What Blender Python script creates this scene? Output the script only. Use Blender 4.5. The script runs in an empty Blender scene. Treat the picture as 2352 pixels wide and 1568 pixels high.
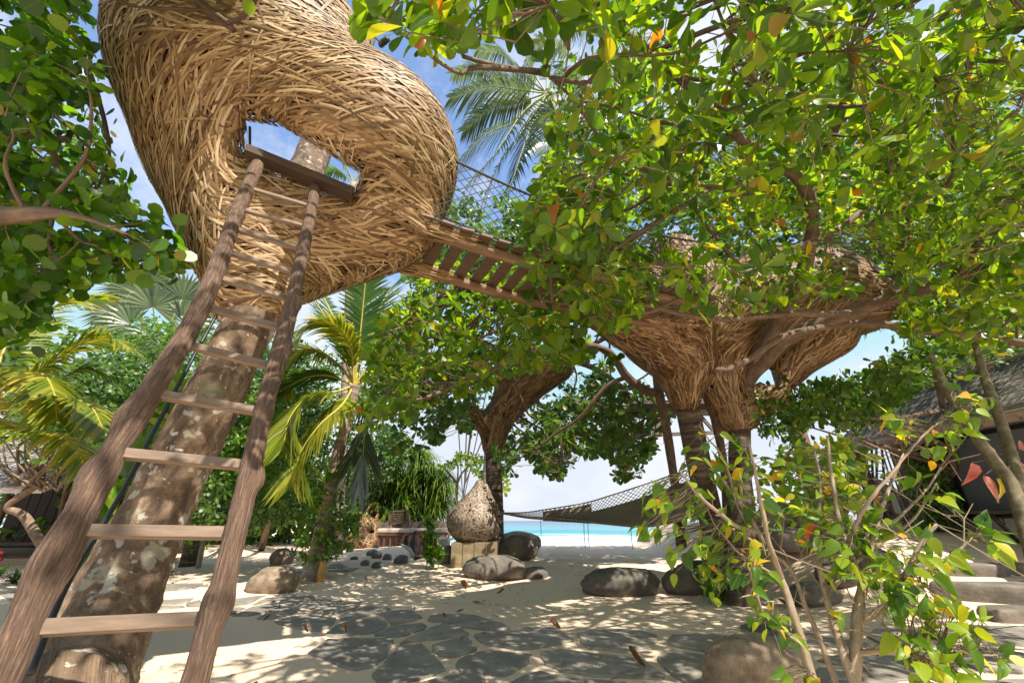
import bpy, math, random
import numpy as np
from mathutils import Vector, Matrix

rng = np.random.default_rng(7)
random.seed(7)
scene = bpy.context.scene
col = scene.collection
A = lambda *v: np.array(v, float)

# ------------------------------------------------------------------ camera
FPX, CXP, CYP, WPX, HPX = 974.0, 1176.0, 784.0, 2352.0, 1568.0     # pinhole of the photograph at 2352 px
PITCH = math.atan(411.0 / 974.0)
CT, ST = math.cos(PITCH), math.sin(PITCH)
CAM = A(0, 0, 1.3)
cam = bpy.data.cameras.new('camera')
cam.sensor_width = 36.0
cam.lens = 36.0 * FPX / WPX
cam.clip_start = 0.05
cam.clip_end = 20000
camo = bpy.data.objects.new('camera', cam)
camo.location = CAM
camo.rotation_euler = (math.pi / 2 + PITCH, 0, 0)
col.objects.link(camo)
scene.camera = camo

# ------------------------------------------------------------------ light
SUN = A(0.40, -0.42, 0.82)
SUN = SUN / np.linalg.norm(SUN)
ELEV = math.asin(SUN[2])
world = bpy.data.worlds.new('World')
scene.world = world
world.use_nodes = True
SKY_STRENGTH = 0.15
SUN_STRENGTH = 3.9
EXPOSURE = 1.25
wn = world.node_tree
wn.nodes.clear()


def nd(tree, kind, **kw):
    n = tree.nodes.new(kind)
    for k, v in kw.items():
        if k in n.inputs.keys():
            n.inputs[k].default_value = v
        else:
            setattr(n, k, v)
    return n


out = nd(wn, 'ShaderNodeOutputWorld')
sky = nd(wn, 'ShaderNodeTexSky', sky_type='NISHITA')
sky.sun_disc = False
sky.sun_elevation = ELEV
sky.sun_rotation = math.atan2(SUN[0], SUN[1])
sky.air_density = 0.9
sky.dust_density = 0.15
sky.ozone_density = 2.0
bg = nd(wn, 'ShaderNodeBackground', Strength=SKY_STRENGTH)
cl = nd(wn, 'ShaderNodeBackground', Strength=1.0)
cl.inputs['Color'].default_value = (0.42, 0.43, 0.455, 1)
tc = nd(wn, 'ShaderNodeTexCoord')
mp = nd(wn, 'ShaderNodeMapping')
mp.inputs['Scale'].default_value = (1.0, 1.0, 1.7)
mp.inputs['Location'].default_value = (0.35, 0.6, 0.1)
nz = nd(wn, 'ShaderNodeTexNoise', Scale=2.3, Detail=8.0, Roughness=0.62)
rp = nd(wn, 'ShaderNodeValToRGB')
rp.color_ramp.elements[0].position = 0.47
rp.color_ramp.elements[0].color = (0.03, 0.03, 0.03, 1)
rp.color_ramp.elements[1].position = 0.66
rp.color_ramp.elements[1].color = (0.95, 0.95, 0.95, 1)
mx = nd(wn, 'ShaderNodeMixShader')
L = wn.links.new
L(tc.outputs['Generated'], mp.inputs['Vector'])
L(mp.outputs[0], nz.inputs['Vector'])
L(nz.outputs['Fac'], rp.inputs[0])
cap = nd(wn, 'ShaderNodeMix', data_type='RGBA', blend_type='DARKEN')       # clamps the sky's brightness to hold back the horizon glow
cap.inputs[0].default_value = 1.0
cap.inputs[7].default_value = (2.25, 2.45, 2.75, 1)
L(sky.outputs[0], cap.inputs[6])
L(cap.outputs[2], bg.inputs['Color'])
L(rp.outputs[0], mx.inputs[0])
L(bg.outputs[0], mx.inputs[1])
L(cl.outputs[0], mx.inputs[2])
L(mx.outputs[0], out.inputs['Surface'])
sl = bpy.data.lights.new('sun', 'SUN')
sl.energy = SUN_STRENGTH
sl.angle = math.radians(0.55)
sl.color = (1.0, 0.93, 0.82)
so = bpy.data.objects.new('sun', sl)
so.rotation_euler = Vector(SUN).to_track_quat('Z', 'Y').to_euler()
so.location = (5, -5, 20)
col.objects.link(so)
vs = scene.view_settings
vs.view_transform = 'Standard'
vs.look = 'None'
vs.exposure = EXPOSURE
vs.gamma = 1.0
vs.use_curve_mapping = False
scene.cycles.max_bounces = 8
scene.cycles.diffuse_bounces = 4
scene.cycles.transmission_bounces = 4
scene.cycles.transparent_max_bounces = 6
scene.cycles.sample_clamp_indirect = 6.0
scene.cycles.use_denoising = True


# ------------------------------------------------------------------ geometry helpers
def fac(x, y):
    xc = (np.asarray(x, float) - CXP) / FPX
    yc = (CYP - np.asarray(y, float)) / FPX
    return xc, CT - ST * yc, ST + CT * yc          # X, Y, Z of the ray per unit of camera depth


def P(x, y, Y):
    a, b, c = fac(x, y)
    return A(a * Y / b, Y, c * Y / b) + A(0, 0, CAM[2])


def proj(p):
    p = np.asarray(p, float) - CAM
    d = p[..., 1] * CT + p[..., 2] * ST
    d = np.where(np.abs(d) < 1e-4, 1e-4, d)
    u = p[..., 2] * CT - p[..., 1] * ST
    return CXP + FPX * p[..., 0] / d, CYP - FPX * u / d, d


def sst(a, b, x):
    t = np.clip((x - a) / (b - a), 0, 1)
    return t * t * (3 - 2 * t)


def vnoise(x, y, seed=0):
    xi, yi = np.floor(x).astype(np.int64), np.floor(y).astype(np.int64)
    xf, yf = x - xi, y - yi

    def h(i, j):
        n = (i * 374761393 + j * 668265263 + seed * 974634777) & 0x7fffffff
        n = ((n ^ (n >> 13)) * 1274126177) & 0x7fffffff
        return ((n ^ (n >> 16)) & 0xffff) / 65535.0
    u, v = xf * xf * (3 - 2 * xf), yf * yf * (3 - 2 * yf)
    return (h(xi, yi) * (1 - u) + h(xi + 1, yi) * u) * (1 - v) + (h(xi, yi + 1) * (1 - u) + h(xi + 1, yi + 1) * u) * v


def noise3(p, seed=0):
    return (vnoise(p[..., 0] + 7.3 * p[..., 2], p[..., 1] - 3.1 * p[..., 2], seed) + vnoise(p[..., 1] + 11.7, p[..., 2] + 2.9 * p[..., 0], seed + 5)
            + vnoise(p[..., 2] - 4.1, p[..., 0] + 1.3 * p[..., 1], seed + 9)) / 3


def ground(x, y):
    x, y = np.asarray(x, float), np.asarray(y, float)
    ramp = np.interp(y, [6.6, 7.0, 7.25, 7.7, 7.9, 8.3, 8.5, 10, 13, 60], [0, 0, .14, .16, .42, .44, .66, .98, 1.2, 1.2])
    t = sst(4.3, 6.0, x - 0.10 * (y - 7))
    z = t * ramp
    mid = 0.22 * sst(9, 15, y) * sst(-9, -5, x)
    z = z + (1 - t) * mid
    drop = sst(21, 42, y) * sst(-9, -6, x + 0.18 * (y - 21))
    z = z - drop * 3.2
    z = z + 0.05 * (vnoise(x * .9, y * .9, 1) - .5) + 0.025 * (vnoise(x * 2.3, y * 2.3, 2) - .5)
    z = z + 0.045 * sst(9.5, 12, y) * (vnoise(x * 3.1, y * 4.5, 4) - .5) * sst(-3, 0, x)
    z = z + 0.035 * sst(8.2, 9, y) * t * (vnoise(x * 2.5, y * 4.5, 6) - .5)
    return z


def G(x, y, dz=0.0):
    a, b, c = fac(x, y)
    Ys = np.geomspace(1.5, 120, 4000)
    zz = CAM[2] + c / b * Ys
    below = zz < ground(a / b * Ys, Ys) + dz
    k = int(np.argmax(below)) if below.any() else len(Ys) - 1
    Y = Ys[k]
    return A(a / b * Y, Y, float(ground(a / b * Y, Y)))


def unit(v):
    v = np.asarray(v, float)
    return v / np.maximum(np.linalg.norm(v, axis=-1, keepdims=True), 1e-9)


class MB:
    def __init__(s):
        s.v, s.f, s.uv, s.n = [], [], [], 0

    def add(s, verts, faces, uv=None):
        verts = np.asarray(verts, float).reshape(-1, 3)
        s.v.append(verts)
        s.uv.append(np.zeros((len(verts), 2)) if uv is None else np.asarray(uv, float))
        s.f.extend([tuple(int(i) + s.n for i in q) for q in faces])
        s.n += len(verts)
        return s

    def tube(s, pts, rad, sides=8, cap=True, wob=0.0, ridge=0.0):
        pts = np.asarray(pts, float)
        n = len(pts)
        rad = np.broadcast_to(np.asarray(rad, float), (n,))
        t = unit(np.gradient(pts, axis=0))
        up = A(0, 0, 1) if abs(t[0][2]) < .9 else A(1, 0, 0)
        u = unit(np.cross(t[0], up))
        vs_, uvs, ln = [], [], 0
        ph = rng.uniform(0, 6.28, 4)
        for i in range(n):
            u = unit(u - t[i] * np.dot(u, t[i]))
            w = np.cross(t[i], u)
            if i:
                ln += np.linalg.norm(pts[i] - pts[i - 1])
            a = np.arange(sides) * 2 * math.pi / sides
            r = rad[i] * (1 + wob * (np.sin(2 * a + ph[0] + ln * 2.1) * .5 + np.sin(3 * a + ph[1] - ln * 3.7) * .35 + .4 * np.sin(ph[2] + ln * 5)))
            vs_.append(pts[i] + r[:, None] * (np.cos(a)[:, None] * u + np.sin(a)[:, None] * w))
            uvs.append(np.stack([np.full(sides, ln), np.arange(sides) / sides], 1))
        fs = []
        for i in range(n - 1):
            for j in range(sides):
                k = (j + 1) % sides
                fs.append((i * sides + j, i * sides + k, (i + 1) * sides + k, (i + 1) * sides + j))
        if cap:
            fs.append(tuple(range(sides - 1, -1, -1)))
            fs.append(tuple((n - 1) * sides + j for j in range(sides)))
        return s.add(np.concatenate(vs_), fs, np.concatenate(uvs))

    def box(s, c, half, ax=None):
        c, half = np.asarray(c, float), np.asarray(half, float)
        ax = np.eye(3) if ax is None else np.asarray(ax, float)
        b = 0.06 * min(half)
        vs_ = []
        for sz in (-1, 1):
            for sy in (-1, 1):
                for sx in (-1, 1):
                    vs_.append(c + ax[0] * sx * half[0] + ax[1] * sy * half[1] + ax[2] * sz * half[2])
        uv = [((v - c) @ ax[0], (v - c) @ ax[1] + .37 * ((v - c) @ ax[2])) for v in vs_]
        return s.add(vs_, [(0, 2, 3, 1), (4, 5, 7, 6), (0, 1, 5, 4), (2, 6, 7, 3), (0, 4, 6, 2), (1, 3, 7, 5)], uv)

    def build(s, name, mat, parent=None, smooth=True, bevel=0, **props):
        me = bpy.data.meshes.new(name)
        V = np.concatenate(s.v)
        loops = np.fromiter((i for q in s.f for i in q), np.int32)
        tot = np.fromiter((len(q) for q in s.f), np.int32, len(s.f))
        fill(me, V, loops, tot, np.concatenate(s.uv), smooth)
        me.materials.append(mat)
        o = link(name, me, parent, **props)
        if bevel:
            m = o.modifiers.new('bevel', 'BEVEL')
            m.width = bevel
            m.segments = 2
            m.limit_method = 'ANGLE'
        return o


def fill(me, V, loops, tot, uv=None, smooth=True):
    me.vertices.add(len(V))
    me.vertices.foreach_set('co', np.ascontiguousarray(V, np.float32).ravel())
    me.loops.add(len(loops))
    me.loops.foreach_set('vertex_index', loops.astype(np.int32))
    me.polygons.add(len(tot))
    st = np.zeros(len(tot), np.int32)
    st[1:] = np.cumsum(tot)[:-1]
    me.polygons.foreach_set('loop_start', st)
    me.polygons.foreach_set('use_smooth', np.full(len(tot), smooth))
    if uv is not None:
        l = me.uv_layers.new(name='UVMap')
        l.data.foreach_set('uv', np.ascontiguousarray(uv[loops], np.float32).ravel())
    me.update(calc_edges=True)


def link(name, data, parent=None, **props):
    o = bpy.data.objects.new(name, data)
    col.objects.link(o)
    if parent is not None:
        o.parent = parent
        off = Vector((0, 0, 0)) if parent.data else Vector(parent.location)   # every mesh here stands at the world origin
        o.matrix_parent_inverse = Matrix.Translation(-off)
    for k, v in props.items():
        o[k] = v
    return o


def thing(name, loc, label, category, group=None, kind=None):
    o = bpy.data.objects.new(name, None)
    o.empty_display_size = 0.1
    o.location = loc
    col.objects.link(o)
    tag(o, label, category, group, kind)
    return o


def tag(o, label=None, category=None, group=None, kind=None):
    for k, v in (('label', label), ('category', category), ('group', group), ('kind', kind)):
        if v:
            o[k] = v
    return o


def smooth_line(pts, n=6):
    """Catmull-Rom through pts (k,3 or k,4)."""
    p = np.asarray(pts, float)
    if len(p) < 3:
        t = np.linspace(0, 1, n + 1)[:, None]
        return p[0] * (1 - t) + p[-1] * t
    q = np.vstack([2 * p[0] - p[1], p, 2 * p[-1] - p[-2]])
    o = []
    for i in range(1, len(q) - 2):
        for t in np.arange(n) / n:
            a, b, c, d = q[i - 1], q[i], q[i + 1], q[i + 2]
            o.append(.5 * (2 * b + (c - a) * t + (2 * a - 5 * b + 4 * c - d) * t * t + (3 * b - a - 3 * c + d) * t ** 3))
    o.append(p[-1])
    return np.array(o)


def pix_line(pts, n=6):
    """[(x, y, Y, r)] of the photograph to a smooth world polyline with radii."""
    q = np.array([list(P(x, y, Y)) + [r] for x, y, Y, r in pts])
    s = smooth_line(q, n)
    return s[:, :3], np.maximum(s[:, 3], .002)


def in_poly(x, y, poly):
    x, y = np.asarray(x), np.asarray(y)
    c = np.zeros(x.shape, bool)
    j = len(poly) - 1
    for i in range(len(poly)):
        xi, yi = poly[i]
        xj, yj = poly[j]
        if yi != yj:
            c ^= ((yi > y) != (yj > y)) & (x < (xj - xi) * (y - yi) / (yj - yi) + xi)
        j = i
    return c


# ------------------------------------------------------------------ materials
def mat(name):
    m = bpy.data.materials.new(name)
    m.use_nodes = True
    t = m.node_tree
    b = t.nodes['Principled BSDF']
    return m, t, b


def ramp(t, pts):
    r = t.nodes.new('ShaderNodeValToRGB')
    e = r.color_ramp.elements
    while len(e) < len(pts):
        e.new(0.5)
    for q, (p, c) in zip(e, pts):
        q.position = p
        q.color = (*c, 1)
    return r


def bump(t, b, src, strength=.4, dist=.02):
    n = t.nodes.new('ShaderNodeBump')
    n.inputs['Strength'].default_value = strength
    n.inputs['Distance'].default_value = dist
    t.links.new(src, n.inputs['Height'])
    t.links.new(n.outputs[0], b.inputs['Normal'])
    return n


def island_random(t, a=1.0):
    g = t.nodes.new('ShaderNodeNewGeometry')
    oi = t.nodes.new('ShaderNodeObjectInfo')
    ad = nd(t, 'ShaderNodeMath', operation='ADD')
    fr = nd(t, 'ShaderNodeMath', operation='FRACT')
    t.links.new(g.outputs['Random Per Island'], ad.inputs[0])
    t.links.new(oi.outputs['Random'], ad.inputs[1])
    t.links.new(ad.outputs[0], fr.inputs[0])
    return fr.outputs[0]


def coords(t, scale, kind='Object'):
    c = t.nodes.new('ShaderNodeTexCoord')
    m = t.nodes.new('ShaderNodeMapping')
    m.inputs['Scale'].default_value = scale
    t.links.new(c.outputs[kind], m.inputs['Vector'])
    return m.outputs[0]


def noise(t, vec, scale, detail=4, rough=.55, dist=0):
    n = nd(t, 'ShaderNodeTexNoise', Scale=scale, Detail=detail, Roughness=rough, Distortion=dist)
    t.links.new(vec, n.inputs['Vector'])
    return n.outputs['Fac']


def mixc(t, f, a, b, mode='MIX'):
    m = t.nodes.new('ShaderNodeMix')
    m.data_type = 'RGBA'
    m.blend_type = mode
    for s, i in ((f, 0), (a, 6), (b, 7)):
        if isinstance(s, (int, float)):
            m.inputs[i].default_value = s
        elif isinstance(s, tuple):
            m.inputs[i].default_value = (*s, 1)
        else:
            t.links.new(s, m.inputs[i])
    return m.outputs[2]


def leaf_mat(name, pts, trans, tf=.5, rough=.38, spec=.5, veined=True):
    """pts: colour ramp over the leaf's own random; trans: tint of the light that comes through."""
    m, t, b = mat(name)
    r = ramp(t, pts)
    t.links.new(island_random(t), r.inputs[0])
    nzv = noise(t, coords(t, (1, 1, 1)), 23.0, 3)
    uvn = t.nodes.new('ShaderNodeTexCoord')
    sxy = t.nodes.new('ShaderNodeSeparateXYZ')
    t.links.new(uvn.outputs['UV'], sxy.inputs[0])
    ab = nd(t, 'ShaderNodeMath', operation='ABSOLUTE')
    t.links.new(sxy.outputs['X'], ab.inputs[0])
    vein = nd(t, 'ShaderNodeMath', operation='MULTIPLY_ADD')     # side veins slant forward from the midrib
    t.links.new(ab.outputs[0], vein.inputs[0])
    vein.inputs[1].default_value = -.8
    t.links.new(sxy.outputs['Y'], vein.inputs[2])
    vs1 = nd(t, 'ShaderNodeMath', operation='MULTIPLY')
    vs1.inputs[1].default_value = 75.0
    t.links.new(vein.outputs[0], vs1.inputs[0])
    vsn = nd(t, 'ShaderNodeMath', operation='SINE')
    t.links.new(vs1.outputs[0], vsn.inputs[0])
    vr = ramp(t, [(.80, (0, 0, 0)), (1, (.5, .5, .5))])
    t.links.new(vsn.outputs[0], vr.inputs[0])
    mid = ramp(t, [(.008, (1, 1, 1)), (.022, (0, 0, 0))])
    t.links.new(ab.outputs[0], mid.inputs[0])
    veins = mixc(t, 1.0, mid.outputs[0], vr.outputs[0], 'LIGHTEN') if veined else None
    c = mixc(t, .35, r.outputs[0], mixc(t, nzv, (.25, .25, .25), (1.5, 1.5, 1.4)), 'MULTIPLY')
    if veined:
        c = mixc(t, mixc(t, 1.0, veins, (.4, .4, .4), 'MULTIPLY'), c, (.22, .26, .07))
    t.links.new(c, b.inputs['Base Color'])
    b.inputs['Roughness'].default_value = rough
    b.inputs['Specular IOR Level'].default_value = spec
    tr = nd(t, 'ShaderNodeBsdfTranslucent')
    tcol = mixc(t, 1.0, r.outputs[0], trans, 'MULTIPLY')
    t.links.new(tcol, tr.inputs['Color'])
    ms = nd(t, 'ShaderNodeMixShader')
    ms.inputs[0].default_value = tf
    t.links.new(b.outputs[0], ms.inputs[1])
    t.links.new(tr.outputs[0], ms.inputs[2])
    t.links.new(ms.outputs[0], t.nodes['Material Output'].inputs['Surface'])
    return m


def wood_mat(name, c0, c1, c2, su=2.0, sv=26.0, rough=.75, bs=.5, dist=.01):
    m, t, b = mat(name)
    v = coords(t, (su, sv, 1), 'UV')
    n1 = noise(t, v, 1.0, 6, .65)
    v2 = coords(t, (1.0, 1.0, 1.0), 'Object')
    n2 = noise(t, v2, 4.0, 4)
    r = ramp(t, [(.3, c0), (.52, c1), (.72, c2)])
    t.links.new(n1, r.inputs[0])
    c = mixc(t, .5, r.outputs[0], mixc(t, n2, (.35, .33, .32), (1.45, 1.42, 1.4)), 'MULTIPLY')
    t.links.new(c, b.inputs['Base Color'])
    b.inputs['Roughness'].default_value = rough
    bump(t, b, n1, bs, dist)
    return m


M = {}
# sand
m, t, b = mat('sand')
v = coords(t, (1, 1, 1))
n1 = noise(t, v, .7, 5)
n2 = noise(t, v, 140, 2)
n3 = noise(t, v, 9, 6, .6)
c = mixc(t, n1, (.67, .515, .38), (.77, .615, .465))
c = mixc(t, .4, c, mixc(t, n2, (.55, .5, .45), (1.35, 1.35, 1.35)), 'MULTIPLY')
sp = ramp(t, [(.735, (0, 0, 0)), (.76, (1, 1, 1))])
n4 = noise(t, v, 42, 2, .5)
t.links.new(n4, sp.inputs[0])
c = mixc(t, sp.outputs[0], c, (.22, .15, .09))
t.links.new(c, b.inputs['Base Color'])
b.inputs['Roughness'].default_value = .95
b.inputs['Specular IOR Level'].default_value = .15
vo = nd(t, 'ShaderNodeTexVoronoi', Scale=2.6)
vo.feature = 'SMOOTH_F1'
t.links.new(v, vo.inputs['Vector'])
n3a = nd(t, 'ShaderNodeMath', operation='MULTIPLY_ADD')
n3a.inputs[1].default_value = .9
t.links.new(vo.outputs['Distance'], n3a.inputs[0])
t.links.new(n3, n3a.inputs[2])
n3 = n3a.outputs[0]
ad = nd(t, 'ShaderNodeMath', operation='MULTIPLY_ADD')
ad.inputs[1].default_value = .12
t.links.new(n2, ad.inputs[0])
t.links.new(n3, ad.inputs[2])
bump(t, b, ad.outputs[0], .55, .035)
M['sand'] = m


def stone_mat(name, c0, c1, c2, sc=3.0, rough=.75, sandy=None, bs=.5):
    m, t, b = mat(name)
    v = coords(t, (1, 1, 1))
    n1 = noise(t, v, sc, 7, .62)
    n2 = noise(t, v, sc * 9, 5, .65)
    r = ramp(t, [(.3, c0), (.5, c1), (.72, c2)])
    t.links.new(n1, r.inputs[0])
    c = mixc(t, .55, r.outputs[0], mixc(t, n2, (.4, .4, .4), (1.5, 1.5, 1.5)), 'MULTIPLY')
    oi = t.nodes.new('ShaderNodeObjectInfo')
    c = mixc(t, .35, c, mixc(t, oi.outputs['Random'], (.6, .62, .66), (1.35, 1.3, 1.22)), 'MULTIPLY')
    if sandy:
        n3 = noise(t, v, sc * 1.7, 8, .7)
        rr = ramp(t, [(sandy, (0, 0, 0)), (sandy + .09, (1, 1, 1))])
        t.links.new(n3, rr.inputs[0])
        c = mixc(t, mixc(t, 1.0, rr.outputs[0], (.75, .75, .75), 'MULTIPLY'), c, (.5, .39, .27))
    t.links.new(c, b.inputs['Base Color'])
    b.inputs['Roughness'].default_value = rough
    ad = nd(t, 'ShaderNodeMath', operation='MULTIPLY_ADD')
    ad.inputs[1].default_value = .3
    t.links.new(n2, ad.inputs[0])
    t.links.new(n1, ad.inputs[2])
    bump(t, b, ad.outputs[0], bs, .03)
    return m


M['slate'] = stone_mat('slate', (.17, .146, .122), (.255, .222, .186), (.38, .335, .285), 3.2, .62, .66, .6)
M['boulder'] = stone_mat('boulder', (.07, .06, .052), (.13, .11, .09), (.24, .20, .155), 2.2, .8, None, .55)
M['boulder_pale'] = stone_mat('boulder_pale', (.11, .08, .055), (.25, .185, .125), (.38, .295, .205), 5.5, .85, None, 1.0)
M['boulder_grey'] = stone_mat('boulder_grey', (.075, .078, .08), (.11, .113, .116), (.17, .168, .16), 2.4, .7, None, .4)
M['step_stone'] = stone_mat('step_stone', (.085, .07, .052), (.16, .135, .105), (.26, .22, .175), 2.6, .85, .66, .8)
M['plaster'] = stone_mat('plaster', (.62, .60, .55), (.68, .66, .61), (.74, .72, .67), 2.0, .9, None, .1)


def weathered(name, c0, c1, c2):
    m, t, b = mat(name)
    n1 = noise(t, coords(t, (9.0, 34, 1), 'UV'), 1.0, 9, .78, .5)
    n2 = noise(t, coords(t, (1, 1, 1)), 5.5, 6, .7)
    n3 = noise(t, coords(t, (22.0, 60, 1), 'UV'), 1.0, 4, .7)
    n4 = noise(t, coords(t, (1.6, 30, 1), 'UV'), 1.0, 3, .5)
    r = ramp(t, [(.33, c0), (.5, c1), (.66, c2)])
    t.links.new(n1, r.inputs[0])
    c = mixc(t, .75, r.outputs[0], mixc(t, n2, (.28, .26, .25), (1.75, 1.7, 1.65)), 'MULTIPLY')
    c = mixc(t, .45, c, mixc(t, n3, (.35, .34, .33), (1.6, 1.6, 1.6)), 'MULTIPLY')
    ck = ramp(t, [(.30, (1, 1, 1)), (.335, (0, 0, 0))])
    t.links.new(n4, ck.inputs[0])
    c = mixc(t, mixc(t, 1.0, ck.outputs[0], (.8, .8, .8), 'MULTIPLY'), c, (.025, .016, .012))
    t.links.new(c, b.inputs['Base Color'])
    b.inputs['Roughness'].default_value = .8
    ad = nd(t, 'ShaderNodeMath', operation='ADD')
    t.links.new(n1, ad.inputs[0])
    t.links.new(n4, ad.inputs[1])
    bump(t, b, ad.outputs[0], .9, .015)
    return m


M['ladder_wood'] = weathered('ladder_wood', (.05, .027, .017), (.125, .073, .047), (.30, .20, .135))
M['rung_wood'] = wood_mat('rung_wood', (.10, .066, .043), (.20, .14, .095), (.32, .235, .165), 3.0, 60, .75, .4, .004)
M['dark_wood'] = wood_mat('dark_wood', (.035, .022, .016), (.07, .042, .028), (.12, .075, .05), 2.0, 40, .6, .4, .004)
M['plank_wood'] = wood_mat('plank_wood', (.07, .04, .025), (.14, .085, .052), (.23, .15, .10), 2.0, 40, .6, .4, .004)
M['beam_wood'] = wood_mat('beam_wood', (.13, .075, .04), (.25, .15, .085), (.38, .25, .15), 2.0, 8, .8, .6, .01)
M['branch'] = wood_mat('branch', (.075, .05, .035), (.16, .105, .072), (.27, .185, .125), 5.0, 7, .85, .7, .01)
M['twig'] = wood_mat('twig', (.12, .08, .05), (.22, .15, .10), (.33, .24, .16), 9.0, 5, .8, .4, .005)
M['stem_pale'] = wood_mat('stem_pale', (.17, .125, .085), (.30, .23, .155), (.42, .34, .25), 12.0, 4, .8, .5, .005)
M['grey_wood'] = wood_mat('grey_wood', (.12, .09, .075), (.2, .16, .135), (.3, .25, .21), 1.5, 25, .8, .4, .005)
M['block_wood'] = wood_mat('block_wood', (.16, .12, .06), (.27, .21, .12), (.38, .30, .18), 1.5, 14, .8, .5, .01)
M['slim_bark'] = wood_mat('slim_bark', (.06, .05, .025), (.14, .115, .06), (.24, .20, .12), 14.0, 4, .8, .6, .008)


def flat(name, c, rough=.6, metal=0, **kw):
    m, t, b = mat(name)
    n1 = noise(t, coords(t, (1, 1, 1)), 14.0, 5)
    cc = mixc(t, .35, c, mixc(t, n1, (.55, .55, .55), (1.35, 1.35, 1.35)), 'MULTIPLY')
    t.links.new(cc, b.inputs['Base Color'])
    b.inputs['Roughness'].default_value = rough
    b.inputs['Metallic'].default_value = metal
    bump(t, b, n1, .15, .01)
    return m


M['black_hose'] = flat('black_hose', (.018, .018, .02), .45)
M['rope'] = flat('rope', (.085, .08, .07), .9)
M['hammock_cord'] = flat('hammock_cord', (.26, .21, .15), .9)
M['hammock_cloth'] = flat('hammock_cloth', (.36, .285, .215), .9)
M['cushion'] = flat('cushion', (.48, .40, .33), .95)
M['seat_cloth'] = flat('seat_cloth', (.26, .215, .18), .95)
M['dark_cloth'] = flat('dark_cloth', (.10, .10, .11), .9)
M['black_metal'] = flat('black_metal', (.02, .02, .022), .4)
M['shutter'] = flat('shutter', (.16, .18, .205), .45)
M['red_wood'] = flat('red_wood', (.16, .055, .04), .6)
M['bamboo'] = wood_mat('bamboo', (.22, .17, .12), (.36, .29, .22), (.46, .38, .29), 6.0, 10, .6, .3, .004)
M['bamboo_gold'] = wood_mat('bamboo_gold', (.38, .20, .06), (.55, .32, .10), (.62, .42, .16), 6.0, 10, .5, .3, .004)
M['hut_inner_shade'] = flat('hut_inner_shade', (.02, .014, .01), .8)  # near-black walls: the shade inside the hut is put into the colour
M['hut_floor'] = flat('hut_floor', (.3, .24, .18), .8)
M['white_box'] = flat('white_box', (.7, .7, .68), .5)
M['concrete'] = flat('concrete', (.36, .33, .29), .9)

# tree bark with rings (palm) and with lichen
def ring_bark(name, c0, c1, c2, rings=9.0):
    m, t, b = mat(name)
    v = coords(t, (rings, 1.2, 1), 'UV')
    w = nd(t, 'ShaderNodeTexNoise', Scale=1.0, Detail=4.0, Roughness=.6)
    t.links.new(v, w.inputs['Vector'])
    n2 = noise(t, coords(t, (1, 1, 1)), 11, 6, .65)
    r = ramp(t, [(.36, c0), (.5, c1), (.68, c2)])
    t.links.new(w.outputs['Fac'], r.inputs[0])
    c = mixc(t, .7, r.outputs[0], mixc(t, n2, (.25, .25, .24), (1.7, 1.65, 1.6)), 'MULTIPLY')
    t.links.new(c, b.inputs['Base Color'])
    b.inputs['Roughness'].default_value = .9
    bump(t, b, w.outputs['Fac'], .9, .03)
    return m


M['palm_bark'] = ring_bark('palm_bark', (.035, .025, .018), (.085, .062, .045), (.21, .165, .12))
M['palm_bark_pale'] = ring_bark('palm_bark_pale', (.16, .12, .09), (.28, .22, .17), (.40, .34, .28))
m, t, b = mat('lichen_bark')
v = coords(t, (1, 1, 1))
vu = coords(t, (2.4, 7.0, 1), 'UV')
n1 = noise(t, vu, 1.6, 7, .66, .4)
n2 = noise(t, v, 26, 5, .65)
r = ramp(t, [(.28, (.045, .03, .02)), (.47, (.135, .088, .055)), (.6, (.24, .165, .105)), (.75, (.36, .27, .19))])
t.links.new(n1, r.inputs[0])
c = mixc(t, .6, r.outputs[0], mixc(t, n2, (.35, .34, .33), (1.6, 1.55, 1.5)), 'MULTIPLY')
for sc, th, wd, colr, loc in ((5.0, .61, .03, (.40, .385, .29), 0), (9.0, .635, .025, (.50, .48, .41), 4), (3.2, .60, .10, (.17, .17, .09), 9), (15.0, .66, .03, (.56, .53, .46), 2)):
    mpn = nd(t, 'ShaderNodeMapping')
    mpn.inputs['Location'].default_value = (loc, loc * .7, loc * .3)
    cc0 = nd(t, 'ShaderNodeTexCoord')
    t.links.new(cc0.outputs['Object'], mpn.inputs['Vector'])
    nn = noise(t, mpn.outputs[0], sc, 3, .5, .3)
    rr = ramp(t, [(th, (0, 0, 0)), (th + wd, (1, 1, 1))])
    t.links.new(nn, rr.inputs[0])
    c = mixc(t, mixc(t, 1.0, rr.outputs[0], (.62, .62, .62), 'MULTIPLY'), c, colr)
t.links.new(c, b.inputs['Base Color'])
b.inputs['Roughness'].default_value = .92
ad = nd(t, 'ShaderNodeMath', operation='MULTIPLY_ADD')
ad.inputs[1].default_value = .35
t.links.new(n2, ad.inputs[0])
t.links.new(n1, ad.inputs[2])
bump(t, b, ad.outputs[0], 1.0, .05)
M['lichen_bark'] = m


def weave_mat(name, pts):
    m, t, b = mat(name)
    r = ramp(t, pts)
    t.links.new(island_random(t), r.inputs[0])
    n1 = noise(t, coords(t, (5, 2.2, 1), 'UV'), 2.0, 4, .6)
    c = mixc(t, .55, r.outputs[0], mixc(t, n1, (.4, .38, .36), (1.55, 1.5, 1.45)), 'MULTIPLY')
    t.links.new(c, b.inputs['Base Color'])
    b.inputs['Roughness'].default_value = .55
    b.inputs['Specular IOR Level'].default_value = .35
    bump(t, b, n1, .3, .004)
    return m


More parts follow.
